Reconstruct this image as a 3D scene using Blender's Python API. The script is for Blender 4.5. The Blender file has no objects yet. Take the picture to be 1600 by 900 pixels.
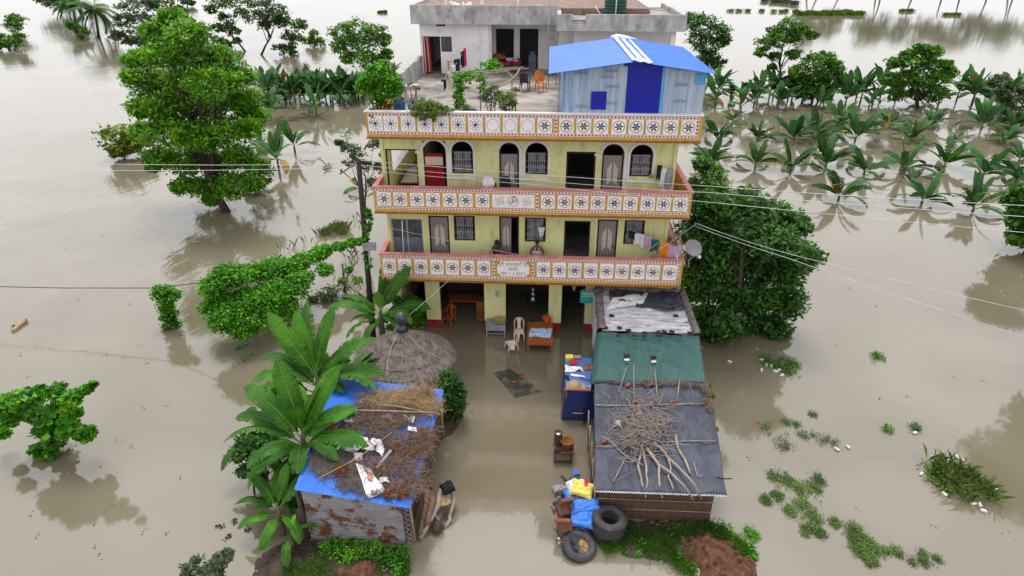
import bpy, math, random
import numpy as np
from mathutils import Vector, Matrix, noise
S = bpy.context.scene
COL = S.collection
PI = math.pi
R = math.radians

# ------------------------------------------------------------------ camera
CAM = np.array([0.6289, -25.295, 16.254]); YAW, PITCH, FPX = -0.0549, 0.4835, 1026.6
cam = bpy.data.cameras.new('camera'); cam.sensor_width = 36; cam.lens = FPX / 1600 * 36
cam.clip_end = 3000; cam.clip_start = 0.1
cob = bpy.data.objects.new('camera', cam); COL.objects.link(cob)
cob.location = CAM; cob.rotation_euler = (PI / 2 - PITCH, 0, -YAW)
S.camera = cob
# ------------------------------------------------------------------ sky, sun, exposure
SUN_EL, SUN_AZ = R(72), R(-14)          # high sun behind thin cloud, beyond the house
w = bpy.data.worlds.new("World"); S.world = w; w.use_nodes = True
nt = w.node_tree; bg = nt.nodes['Background']
sky = nt.nodes.new('ShaderNodeTexSky'); sky.sky_type = 'NISHITA'; sky.sun_disc = False
sky.sun_elevation = SUN_EL; sky.sun_rotation = SUN_AZ
sky.air_density = 1.0; sky.dust_density = 4.0; sky.ozone_density = 1.0
hs = nt.nodes.new('ShaderNodeHueSaturation'); hs.inputs['Saturation'].default_value = 0.12
mx = nt.nodes.new('ShaderNodeMix'); mx.data_type = 'RGBA'; mx.inputs[0].default_value = 0.6
mx.inputs[7].default_value = (10.0, 10.0, 10.4, 1)      # even cloud deck
nt.links.new(sky.outputs[0], hs.inputs['Color']); nt.links.new(hs.outputs[0], mx.inputs[6])
nt.links.new(mx.outputs[2], bg.inputs['Color']); bg.inputs['Strength'].default_value = 0.135
sl = bpy.data.lights.new('sun', 'SUN'); sl.energy = 1.5; sl.angle = R(20); sl.color = (1, 0.97, 0.92)
so = bpy.data.objects.new('sun', sl); COL.objects.link(so)
sd = Vector((math.sin(SUN_AZ) * math.cos(SUN_EL), math.cos(SUN_AZ) * math.cos(SUN_EL), math.sin(SUN_EL)))
so.rotation_euler = (-sd).to_track_quat('-Z', 'Y').to_euler(); so.location = (0, -30, 60)
S.view_settings.view_transform = 'Standard'; S.view_settings.look = 'None'
S.view_settings.exposure = 0.35; S.view_settings.gamma = 1
S.cycles.max_bounces = 6; S.cycles.transparent_max_bounces = 6

# ------------------------------------------------------------------ measuring from the photograph
def ray(px, py):
    cy, sy, cp, sp = math.cos(YAW), math.sin(YAW), math.cos(PITCH), math.sin(PITCH)
    f0 = np.array([sy, cy, 0]); r = np.array([cy, -sy, 0]); u0 = np.array([0, 0, 1.])
    f = f0 * cp - u0 * sp; u = u0 * cp + f0 * sp
    return f * FPX + r * (px - 800) - u * (py - 450)
def atz(px, py, z=0.0):
    d = ray(px, py); p = CAM + d * ((z - CAM[2]) / d[2]); return Vector(p)
def at(px, py, Y):
    d = ray(px, py); p = CAM + d * ((Y - CAM[1]) / d[1]); return Vector(p)
def ppm(p):                                    # photo pixels per metre at p
    f = ray(800, 450) / FPX; return FPX / float(np.dot(np.array(p) - CAM, f))

# ------------------------------------------------------------------ materials
def nodes_of(name):
    m = bpy.data.materials.new(name); m.use_nodes = True
    t = m.node_tree; return m, t, t.nodes['Principled BSDF']
def c4(c): return (c[0], c[1], c[2], 1)
def mat(name, c1, c2=None, rough=0.8, scale=3.0, detail=6, bump=0.0, bscale=None, metal=0.0, dirt=None, dscale=1.2, dlo=.5, dhi=.7,
        stretch=(1, 1, 1), spec=0.3, coord='Object', objrand=0.0, island=0.0, transl=0.0):
    m, t, b = nodes_of(name); N = t.nodes.new; L = t.links.new
    tc = N('ShaderNodeTexCoord'); mp = N('ShaderNodeMapping'); mp.inputs['Scale'].default_value = stretch
    L(tc.outputs[coord], mp.inputs[0])
    c2 = c2 or tuple(x * 0.8 for x in c1)
    nz = N('ShaderNodeTexNoise'); nz.inputs['Scale'].default_value = scale; nz.inputs['Detail'].default_value = detail
    nz.inputs['Roughness'].default_value = .65; L(mp.outputs[0], nz.inputs['Vector'])
    rp = N('ShaderNodeValToRGB'); rp.color_ramp.elements[0].position = .36; rp.color_ramp.elements[1].position = .64
    rp.color_ramp.elements[0].color = c4(c2); rp.color_ramp.elements[1].color = c4(c1)
    L(nz.outputs[0], rp.inputs[0]); out = rp.outputs[0]
    if dirt:
        n2 = N('ShaderNodeTexNoise'); n2.inputs['Scale'].default_value = dscale; n2.inputs['Detail'].default_value = 8
        n2.inputs['Roughness'].default_value = .7; L(mp.outputs[0], n2.inputs['Vector'])
        mr = N('ShaderNodeMapRange'); mr.inputs[1].default_value = dlo; mr.inputs[2].default_value = dhi; L(n2.outputs[0], mr.inputs[0])
        mm = N('ShaderNodeMix'); mm.data_type = 'RGBA'; L(mr.outputs[0], mm.inputs[0]); L(out, mm.inputs[6]); mm.inputs[7].default_value = c4(dirt)
        out = mm.outputs[2]
    if objrand or island:
        src = N('ShaderNodeObjectInfo').outputs['Random'] if objrand else N('ShaderNodeNewGeometry').outputs['Random Per Island']
        k = objrand or island
        mr = N('ShaderNodeMapRange'); mr.inputs[3].default_value = 1 - k; mr.inputs[4].default_value = 1 + k; L(src, mr.inputs[0])
        h = N('ShaderNodeHueSaturation'); L(mr.outputs[0], h.inputs['Value']); L(out, h.inputs['Color'])
        m2 = N('ShaderNodeMapRange'); m2.inputs[3].default_value = .5 + k * .07; m2.inputs[4].default_value = .5 - k * .05; L(src, m2.inputs[0])
        L(m2.outputs[0], h.inputs['Hue']); out = h.outputs[0]
    L(out, b.inputs['Base Color'])
    b.inputs['Roughness'].default_value = rough; b.inputs['Metallic'].default_value = metal
    b.inputs['Specular IOR Level'].default_value = spec
    if bump:
        bn = N('ShaderNodeTexNoise'); bn.inputs['Scale'].default_value = bscale or scale * 4; bn.inputs['Detail'].default_value = 5
        L(mp.outputs[0], bn.inputs['Vector'])
        bp = N('ShaderNodeBump'); bp.inputs['Strength'].default_value = bump; bp.inputs['Distance'].default_value = .03
        L(bn.outputs[0], bp.inputs['Height']); L(bp.outputs[0], b.inputs['Normal'])
    if transl:
        tr = N('ShaderNodeBsdfTranslucent'); L(out, tr.inputs['Color'])
        ms = N('ShaderNodeMixShader'); ms.inputs[0].default_value = transl
        L(b.outputs[0], ms.inputs[1]); L(tr.outputs[0], ms.inputs[2]); L(ms.outputs[0], t.nodes['Material Output'].inputs[0])
    return m
def leafmat(name, c1, c2, island=.45, transl=.3, rough=.55):
    return mat(name, c1, c2, rough=rough, scale=.7, detail=3, island=island, transl=transl, spec=.35, coord='Object')
M = {}
M['wall'] = mat('lime_yellow_paint', (.76, .74, .36), (.68, .66, .31), scale=1.5, bump=.15, bscale=30, dirt=(.30, .29, .16), dscale=.9, dlo=.53, dhi=.8, stretch=(2.2, 2.2, .6))
M['ochre'] = mat('ochre_paint', (.56, .33, .07), (.46, .25, .045), scale=4, bump=.1, dirt=(.25, .15, .06), dscale=2.5, dlo=.62, dhi=.8)
M['ochre_dark'] = mat('brown_drip_edge_paint', (.30, .13, .03), (.2, .09, .03), scale=4)
M['pink'] = mat('pink_paint', (.58, .22, .20), (.48, .16, .15), scale=2, dirt=(.7, .45, .38), dscale=2, dlo=.55, dhi=.7)
M['redbase'] = mat('dark_red_paint', (.30, .03, .04), (.2, .02, .03), scale=4)
M['tile'] = mat('white_panel_paint', (.80, .77, .78), (.72, .68, .70), scale=3, rough=.5, objrand=.05)
M['tilebrown'] = mat('brown_ring_paint', (.22, .12, .05), (.3, .17, .06), scale=8)
M['tilegreen'] = mat('olive_ring_paint', (.33, .27, .10), (.25, .2, .08), scale=8)
M['petal'] = mat('dark_petal_paint', (.02, .015, .03), (.03, .02, .04), scale=8)
M['maroon'] = mat('maroon_pattern_paint', (.28, .05, .10), (.2, .04, .08), scale=8)
M['strip'] = mat('pale_pink_strip_paint', (.78, .66, .66), (.7, .58, .58), scale=5)
M['white'] = mat('white_plaster', (.78, .76, .75), (.68, .66, .65), scale=1.2, bump=.1, dirt=(.45, .43, .42), dscale=1.0, dlo=.55, dhi=.8)
M['concrete'] = mat('weathered_concrete', (.50, .49, .48), (.30, .29, .29), scale=2.2, detail=9, bump=.4, bscale=14, dirt=(.14, .13, .13), dscale=1.6, dlo=.52, dhi=.72, stretch=(1, 1, .5))
M['terrace'] = mat('stained_terrace_concrete', (.40, .355, .32), (.26, .23, .205), scale=.8, detail=9, bump=.2, dirt=(.09, .08, .065), dscale=.5, dlo=.44, dhi=.64)
M['roofbrown'] = mat('brown_rubble_roof', (.26, .17, .13), (.17, .11, .09), scale=2.5, detail=10, bump=.6, dirt=(.4, .37, .34), dscale=2, dlo=.56, dhi=.7)
M['dark'] = mat('shade_painted_plaster', (.08, .075, .06), (.05, .05, .04), scale=2)  # gloom of the rooms behind the openings is put into this wall colour
M['black'] = mat('near_black_paint', (.012, .012, .014), (.02, .018, .02), rough=.6)
M['doorgrey'] = mat('grey_brown_door_paint', (.27, .24, .23), (.22, .195, .19), scale=3, stretch=(6, 6, .6), rough=.5)
M['doorpale'] = mat('pale_door_inlay', (.55, .51, .42), (.46, .42, .34), scale=8)
M['doorframe'] = mat('dark_brown_wood', (.045, .03, .025), (.03, .02, .018), scale=6, stretch=(4, 4, 1))
M['grille'] = mat('pale_iron_grille', (.42, .42, .43), (.32, .32, .33), scale=8, rough=.5)
M['glass'] = mat('dusty_dark_glass', (.05, .06, .065), (.10, .11, .12), rough=.15, scale=2, spec=.6)
M['frost'] = mat('pale_shutter_board', (.20, .205, .24), (.12, .125, .15), scale=4)
M['curtain'] = mat('red_curtain_cloth', (.30, .008, .012), (.20, .005, .008), scale=3, rough=.9)
M['cream'] = mat('cream_cloth', (.62, .52, .42), (.5, .42, .33), scale=8, rough=.9)
M['shutter'] = mat('slate_blue_shutter', (.055, .10, .14), (.04, .07, .10), scale=3, rough=.5)
M['blueroof'] = mat('bright_blue_roof_sheet', (.035, .17, .66), (.03, .14, .55), rough=.45, scale=1.5, spec=.35, dirt=(.12, .22, .45), dscale=2.2, dlo=.55, dhi=.8, stretch=(1, 1, 1))
M['navy'] = mat('deep_blue_sheet', (.005, .012, .33), (.004, .01, .27), rough=.4, scale=2)
M['bluegrey'] = mat('weathered_blue_white_sheet', (.44, .49, .56), (.24, .33, .46), scale=1.5, detail=9, stretch=(5, 5, .3), rough=.6, dirt=(.11, .27, .50), dscale=.9, dlo=.55, dhi=.66)
M['skyblue'] = mat('sky_blue_sheet_paint', (.10, .36, .66), (.08, .28, .5), scale=2, rough=.45)
M['whitesheet'] = mat('white_sheet', (.78, .78, .80), (.65, .65, .68), scale=3, rough=.6)
M['print'] = mat('grey_stencil_ink', (.16, .17, .2), (.25, .26, .3), scale=20)
M['tank'] = mat('dark_green_tank_plastic', (.008, .045, .035), (.012, .06, .045), rough=.4)
M['pole'] = mat('dark_weathered_wood_pole', (.05, .033, .03), (.03, .02, .02), scale=3, stretch=(3, 3, .4), bump=.4)
M['wire'] = mat('pale_cable', (.66, .66, .68), (.5, .5, .52), scale=2)
M['darkwire'] = mat('dark_cable', (.06, .06, .07), (.1, .1, .1), scale=2)
M['thatch'] = mat('grey_brown_thatch', (.20, .165, .15), (.09, .074, .066), scale=5, detail=8, bump=.8, bscale=30, island=.35)
M['straw'] = mat('golden_straw', (.42, .30, .16), (.28, .19, .095), scale=5, island=.4)
M['drybrush'] = mat('dry_brown_brush', (.23, .155, .11), (.13, .085, .06), scale=5, island=.45)
M['rustleaf'] = mat('rust_brown_dry_leaves', (.20, .065, .02), (.11, .035, .015), scale=5, island=.4)
M['wood'] = mat('grey_brown_branch_bark', (.36, .29, .25), (.22, .175, .15), scale=6, bump=.5, island=.2)
M['wood2'] = mat('brown_driftwood', (.26, .16, .10), (.11, .065, .045), scale=4, bump=.6, stretch=(2, 2, 1))
M['bamboo'] = mat('old_bamboo_pole', (.34, .27, .20), (.2, .155, .12), scale=5, stretch=(1, 1, 1), bump=.2)
M['mat'] = mat('brown_bamboo_matting', (.15, .085, .055), (.07, .042, .03), scale=5, stretch=(7, 7, .6), bump=.6)
M['tarp'] = mat('slate_black_tarpaulin', (.062, .070, .095), (.036, .042, .058), rough=.55, scale=1.4, spec=.3, bump=.5, bscale=7, stretch=(1, .45, 1), dirt=(.11, .11, .12), dscale=2.5, dlo=.58, dhi=.8)
M['green'] = mat('green_shade_net', (.055, .125, .115), (.038, .095, .088), rough=.85, scale=1.5, stretch=(3, 1, 1), bump=.25, bscale=12)
M['dirtywhite'] = mat('dirty_white_plastic', (.66, .64, .68), (.40, .39, .43), scale=2.2, detail=8, rough=.5, dirt=(.17, .17, .2), dscale=1.5, dlo=.52, dhi=.66, stretch=(1, 3, 1))
M['darkplastic'] = mat('dark_grey_plastic_film', (.06, .065, .08), (.03, .033, .045), rough=.35, scale=4, spec=.5, bump=.4)
M['plastic'] = mat('white_plastic_bag', (.72, .70, .70), (.55, .53, .54), scale=6, rough=.5)
M['brickdark'] = mat('sooty_dark_brick', (.085, .042, .036), (.04, .025, .024), scale=12, bump=.4, objrand=.3)
M['brick'] = mat('red_brick', (.27, .085, .05), (.18, .06, .04), scale=12, bump=.4, objrand=.25)
M['tin'] = mat('grey_rusted_tin', (.30, .29, .30), (.20, .195, .205), scale=2, rough=.5, metal=.25, dirt=(.13, .045, .018), dscale=1.6, dlo=.51, dhi=.56, stretch=(1, 1, 1.2))
M['rust'] = mat('dark_rust', (.14, .06, .035), (.07, .035, .025), scale=6, bump=.5)
M['rustin'] = mat('orange_rust', (.30, .12, .05), (.2, .08, .04), scale=6, bump=.3)
M['steel'] = mat('dull_steel', (.45, .45, .45), (.3, .3, .3), metal=.8, rough=.35)
M['tyre'] = mat('worn_black_rubber', (.045, .045, .05), (.075, .072, .075), scale=5, rough=.75, bump=.4, dirt=(.16, .14, .12), dscale=2, dlo=.55, dhi=.8)
M['orangewood'] = mat('orange_brown_varnished_wood', (.38, .12, .03), (.25, .075, .02), scale=3, stretch=(1, 5, 1), rough=.5)
M['chairwhite'] = mat('cream_plastic', (.72, .58, .48), (.66, .52, .43), rough=.4)
M['chairorange'] = mat('orange_plastic', (.62, .18, .02), (.5, .14, .02), rough=.4)
M['chairbrown'] = mat('dark_plum_plastic', (.06, .02, .025), (.05, .015, .02), rough=.4)
M['chairred'] = mat('red_orange_plastic', (.42, .08, .02), (.32, .06, .02), rough=.45)
M['navycart'] = mat('navy_cart_paint', (.004, .015, .12), (.006, .025, .17), rough=.28, scale=2, spec=.6, dirt=(.03, .05, .1), dscale=3, dlo=.6, dhi=.8)
M['bluetop'] = mat('faded_blue_cart_top', (.05, .16, .45), (.07, .12, .26), scale=2.5, rough=.5, dirt=(.4, .4, .42), dscale=3, dlo=.58, dhi=.7)
M['tan'] = mat('tan_wicker', (.45, .30, .17), (.33, .22, .10), scale=14, bump=.7)
M['yellowsack'] = mat('yellow_plastic_sack', (.74, .62, .12), (.6, .5, .1), rough=.5, scale=3, bump=.3)
M['bluesack'] = mat('blue_plastic_sack', (.06, .22, .70), (.05, .16, .55), rough=.45, scale=3, bump=.3)
M['brownseat'] = mat('brown_leather_seat', (.24, .085, .04), (.15, .055, .03), rough=.5, scale=3)
M['magenta'] = mat('magenta_cloth', (.62, .01, .18), (.5, .01, .13))
M['redcloth'] = mat('red_cloth', (.45, .02, .03), (.3, .02, .03))
M['orangecloth'] = mat('orange_cloth', (.78, .28, .01), (.66, .2, .01), rough=.9)
M['orangeshirt'] = mat('bright_orange_shirt', (.72, .09, .01), (.6, .07, .01), rough=.9)
M['greencloth'] = mat('dark_green_cloth', (.03, .10, .085), (.02, .07, .06), rough=.9)
M['lilac'] = mat('lilac_cloth', (.48, .34, .44), (.38, .27, .36), rough=.9)
M['greycloth'] = mat('grey_cloth', (.35, .35, .40), (.2, .2, .24), rough=.9, stretch=(6, 1, 1))
M['blackcloth'] = mat('black_cloth', (.012, .012, .015), (.02, .02, .024), rough=.9)
M['bedcloth'] = mat('blue_white_flowered_cloth', (.60, .66, .78), (.25, .42, .65), scale=9, detail=2, rough=.9, dirt=(.2, .03, .18), dscale=5, dlo=.66, dhi=.7)
M['greensign'] = mat('teal_sign_cloth', (.02, .30, .24), (.02, .24, .19), rough=.7)
M['skin'] = mat('brown_skin', (.17, .08, .045), (.14, .065, .035), rough=.5)
M['hair'] = mat('black_hair', (.01, .008, .008), (.015, .012, .012), rough=.5)
M['vest'] = mat('white_vest_cloth', (.62, .55, .55), (.5, .42, .42), rough=.9)
M['sari'] = mat('dark_brown_shawl', (.07, .03, .02), (.1, .045, .03), rough=.9)
M['soil'] = mat('wet_brown_soil', (.16, .066, .032), (.045, .022, .014), scale=3.5, detail=10, bump=1.0, bscale=9, rough=.8)
M['mud'] = mat('dark_mud', (.06, .043, .028), (.03, .022, .015), scale=3, detail=8, bump=.8, rough=.7)
M['potblue'] = mat('blue_tub_plastic', (.04, .18, .40), (.03, .14, .32), rough=.45)
M['terracotta'] = mat('terracotta', (.32, .12, .06), (.25, .09, .05), scale=5)
M['plum'] = mat('navy_plastic_drum', (.02, .05, .14), (.015, .04, .11), rough=.4)
M['greydish'] = mat('grey_dish_metal', (.28, .26, .28), (.22, .2, .22), rough=.5)
M['rug'] = mat('sunken_dark_mat', (.055, .055, .045), (.03, .032, .03), scale=1.6, detail=6, rough=.3, dirt=(.13, .12, .085), dscale=1.2, dlo=.5, dhi=.6)
M['bark'] = mat('dark_tree_bark', (.075, .055, .045), (.045, .034, .028), scale=5, bump=.5)
M['bananabark'] = mat('banana_stem', (.13, .12, .045), (.10, .07, .04), scale=4, stretch=(2, 2, .5), bump=.3)
M['midrib'] = mat('pale_green_midrib', (.22, .34, .08), (.16, .27, .06), scale=3)
# leaves
M['leaf_big'] = leafmat('bright_tree_leaf', (.17, .40, .012), (.06, .19, .008), island=.5)
M['leaf_mid'] = leafmat('mid_green_leaf', (.125, .29, .022), (.05, .15, .014))
M['leaf_dark'] = leafmat('dark_green_leaf', (.07, .185, .022), (.03, .10, .015))
M['leaf_grey'] = leafmat('grey_green_leaf', (.12, .17, .07), (.07, .115, .05))
M['leaf_vine'] = leafmat('vine_leaf', (.12, .37, .012), (.05, .20, .008), island=.5)
M['leaf_lime'] = leafmat('yellow_green_leaf', (.16, .25, .025), (.09, .17, .02), island=.5)
M['leaf_gold'] = leafmat('gold_green_leaf', (.22, .28, .03), (.10, .18, .02), island=.5)
M['leaf_weed'] = leafmat('water_weed_leaf', (.12, .21, .03), (.06, .12, .025), island=.5)
M['reed_green'] = leafmat('pale_green_reed', (.34, .46, .13), (.22, .34, .08), island=.4)
M['grass'] = leafmat('grass_blade', (.14, .30, .03), (.08, .19, .022), island=.5)
M['reed'] = leafmat('grey_reed', (.42, .42, .30), (.30, .32, .20), island=.4)
def banana_mat(name, c1, c2, rim=(.25, .3, .06)):
    m, t, b = nodes_of(name); N = t.nodes.new; L = t.links.new
    tc = N('ShaderNodeTexCoord'); wv = N('ShaderNodeTexWave'); wv.bands_direction = 'X'; wv.inputs['Scale'].default_value = 4.2
    wv.inputs['Distortion'].default_value = 1.5; wv.inputs['Detail'].default_value = 2; L(tc.outputs['Object'], wv.inputs[0])
    nz = N('ShaderNodeTexNoise'); nz.inputs['Scale'].default_value = 1.6; L(tc.outputs['Object'], nz.inputs[0])
    ad = N('ShaderNodeMath'); ad.operation = 'MULTIPLY_ADD'; ad.inputs[1].default_value = .12; L(wv.outputs['Fac'], ad.inputs[0]); L(nz.outputs[0], ad.inputs[2])
    rp = N('ShaderNodeValToRGB'); rp.color_ramp.elements[0].color = c4(c2); rp.color_ramp.elements[1].color = c4(c1)
    rp.color_ramp.elements[0].position = .4; rp.color_ramp.elements[1].position = .85; L(ad.outputs[0], rp.inputs[0])
    oi = N('ShaderNodeObjectInfo'); mr = N('ShaderNodeMapRange'); mr.inputs[3].default_value = .65; mr.inputs[4].default_value = 1.5; L(oi.outputs['Random'], mr.inputs[0])
    h = N('ShaderNodeHueSaturation'); L(mr.outputs[0], h.inputs['Value']); L(rp.outputs[0], h.inputs['Color'])
    L(h.outputs[0], b.inputs['Base Color']); b.inputs['Roughness'].default_value = .6; b.inputs['Specular IOR Level'].default_value = .2
    bp = N('ShaderNodeBump'); bp.inputs['Strength'].default_value = .2; bp.inputs['Distance'].default_value = .01; L(wv.outputs['Fac'], bp.inputs['Height']); L(bp.outputs[0], b.inputs['Normal'])
    tr = N('ShaderNodeBsdfTranslucent'); L(h.outputs[0], tr.inputs[0]); ms = N('ShaderNodeMixShader'); ms.inputs[0].default_value = .25
    L(b.outputs[0], ms.inputs[1]); L(tr.outputs[0], ms.inputs[2]); L(ms.outputs[0], t.nodes['Material Output'].inputs[0])
    return m
M['ban'] = banana_mat('banana_leaf', (.075, .215, .014), (.022, .095, .009))
M['ban_far'] = banana_mat('banana_leaf_far', (.06, .16, .03), (.022, .078, .02))
M['ban_new'] = banana_mat('young_banana_leaf', (.17, .36, .03), (.09, .25, .02))
M['ban_yellow'] = banana_mat('yellowed_banana_leaf', (.34, .22, .04), (.20, .13, .035))

# ------------------------------------------------------------------ mesh builder
def wtrans(o):
    v = Vector((0, 0, 0))
    while o: v += o.location; o = o.parent
    return v
class MB:
    def __init__(s): s.v = []; s.f = []; s.m = []; s.sm = []
    def add(s, vs, fs, m=0, smooth=False):
        n = len(s.v); s.v += [tuple(v) for v in vs]
        for f in fs: s.f.append([i + n for i in f]); s.m.append(m); s.sm.append(smooth)
        return s
    def box(s, x0, x1, y0, y1, z0, z1, m=0):
        return s.add([(x0, y0, z0), (x1, y0, z0), (x1, y1, z0), (x0, y1, z0), (x0, y0, z1), (x1, y0, z1), (x1, y1, z1), (x0, y1, z1)],
                     [(0, 3, 2, 1), (4, 5, 6, 7), (0, 1, 5, 4), (1, 2, 6, 5), (2, 3, 7, 6), (3, 0, 4, 7)], m)
    def obox(s, c, size, rot=(0, 0, 0), m=0):
        from mathutils import Euler
        Rm = Euler(rot).to_matrix(); c = Vector(c); hx, hy, hz = size[0] / 2, size[1] / 2, size[2] / 2
        vs = [c + Rm @ Vector(p) for p in [(-hx, -hy, -hz), (hx, -hy, -hz), (hx, hy, -hz), (-hx, hy, -hz), (-hx, -hy, hz), (hx, -hy, hz), (hx, hy, hz), (-hx, hy, hz)]]
        return s.add(vs, [(0, 3, 2, 1), (4, 5, 6, 7), (0, 1, 5, 4), (1, 2, 6, 5), (2, 3, 7, 6), (3, 0, 4, 7)], m)
    def tube(s, pts, r, n=6, m=0, smooth=True, cap=True):
        pts = [Vector(p) for p in pts]
        if not hasattr(r, '__len__'): r = [r] * len(pts)
        base = len(s.v); vs = []; up = None
        for i, p in enumerate(pts):
            d = (pts[min(i + 1, len(pts) - 1)] - pts[max(i - 1, 0)])
            d = d.normalized() if d.length > 1e-9 else Vector((0, 0, 1))
            if up is None: up = Vector((1, 0, 0)) if abs(d.z) > .9 else Vector((0, 0, 1))
            a = d.cross(up);
            if a.length < 1e-6: a = d.orthogonal()
            a.normalize(); b = a.cross(d); up = b
            for k in range(n):
                t = 2 * PI * k / n; vs.append(p + (a * math.cos(t) + b * math.sin(t)) * r[i])
        fs = [(i * n + k, i * n + (k + 1) % n, (i + 1) * n + (k + 1) % n, (i + 1) * n + k) for i in range(len(pts) - 1) for k in range(n)]
        s.add(vs, fs, m, smooth)
        if cap: s.add([], [], m); s.f.append([base + k for k in range(n)][::-1]); s.m.append(m); s.sm.append(False); s.f.append([base + (len(pts) - 1) * n + k for k in range(n)]); s.m.append(m); s.sm.append(False)
        return s
    def lathe(s, prof, c=(0, 0, 0), n=16, m=0, smooth=True, sx=1, sy=1):
        vs = [(c[0] + r * math.cos(2 * PI * k / n) * sx, c[1] + r * math.sin(2 * PI * k / n) * sy, c[2] + z) for r, z in prof for k in range(n)]
        fs = [(i * n + k, i * n + (k + 1) % n, (i + 1) * n + (k + 1) % n, (i + 1) * n + k) for i in range(len(prof) - 1) for k in range(n)]
        return s.add(vs, fs, m, smooth)
    def prism(s, pts, y0, y1, m=0):                       # XZ outline (counter clockwise seen from the front) pushed along y
        n = len(pts); vs = [(x, y0, z) for x, z in pts] + [(x, y1, z) for x, z in pts]
        fs = [tuple(range(n)), tuple(range(2 * n - 1, n - 1, -1))] + [(i, i + n, (i + 1) % n + n, (i + 1) % n) for i in range(n)]
        return s.add(vs, fs, m)
    def grid(s, fn, nu, nv, m=0, smooth=True, thick=0):
        vs = [fn(i / nu, j / nv) for j in range(nv + 1) for i in range(nu + 1)]
        fs = [(j * (nu + 1) + i, j * (nu + 1) + i + 1, (j + 1) * (nu + 1) + i + 1, (j + 1) * (nu + 1) + i) for j in range(nv) for i in range(nu)]
        s.add(vs, fs, m, smooth)
        if thick:
            s.add([Vector(v) - Vector((0, 0, thick)) for v in vs], [f[::-1] for f in fs], m, smooth)
            # rim
            ring = [i for i in range(nu + 1)] + [j * (nu + 1) + nu for j in range(1, nv + 1)] + [nv * (nu + 1) + i for i in range(nu - 1, -1, -1)] + [j * (nu + 1) for j in range(nv - 1, 0, -1)]
            b = len(s.v) - 2 * len(vs); k = len(vs)
            for a, c in zip(ring, ring[1:] + ring[:1]): s.f.append([b + c, b + a, b + a + k, b + c + k]); s.m.append(m); s.sm.append(False)
        return s
    def mesh(s, name, mats):
        me = bpy.data.meshes.new(name); me.from_pydata(s.v, [], s.f)
        for mm in (mats if isinstance(mats, (list, tuple)) else [mats]): me.materials.append(M[mm] if isinstance(mm, str) else mm)
        me.polygons.foreach_set('material_index', s.m); me.polygons.foreach_set('use_smooth', s.sm); me.update(); return me
    def build(s, name, mats, parent=None, **kw):
        return link(name, s.mesh(name, mats), parent, **kw)
def link(name, me, parent=None, label=None, cat=None, group=None, kind=None, loc=None, rot=None, scale=None):
    o = bpy.data.objects.new(name, me); COL.objects.link(o)
    if parent: o.parent = parent; o.location = -wtrans(parent)
    if loc is not None: o.location = o.location + Vector(loc)
    if rot is not None: o.rotation_euler = rot
    if scale is not None: o.scale = scale if hasattr(scale, '__len__') else (scale,) * 3
    if label: o['label'] = label
    if cat: o['category'] = cat
    if group: o['group'] = group
    if kind: o['kind'] = kind
    return o
def thing(name, label, cat, loc=(0, 0, 0), group=None, rz=0):
    o = bpy.data.objects.new(name, None); COL.objects.link(o); o.empty_display_size = .2
    o.location = loc; o.rotation_euler = (0, 0, rz); o['label'] = label; o['category'] = cat
    if group: o['group'] = group
    return o
def dup(root, loc, rz, label, group=None, scale=1):
    r = root.copy(); COL.objects.link(r); r.location = loc; r.rotation_euler = (0, 0, rz); r.scale = (scale,) * 3
    r['label'] = label
    if group: r['group'] = group
    for ch in list(root.children):
        c = ch.copy(); COL.objects.link(c); c.parent = r
        for g in list(ch.children):
            d = g.copy(); COL.objects.link(d); d.parent = c
    return r
def nz(p, s=1.0, seed=0): return noise.noise(Vector((p[0] * s + seed * 7.3, p[1] * s + seed * 3.1, p[2] * s)))

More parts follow.
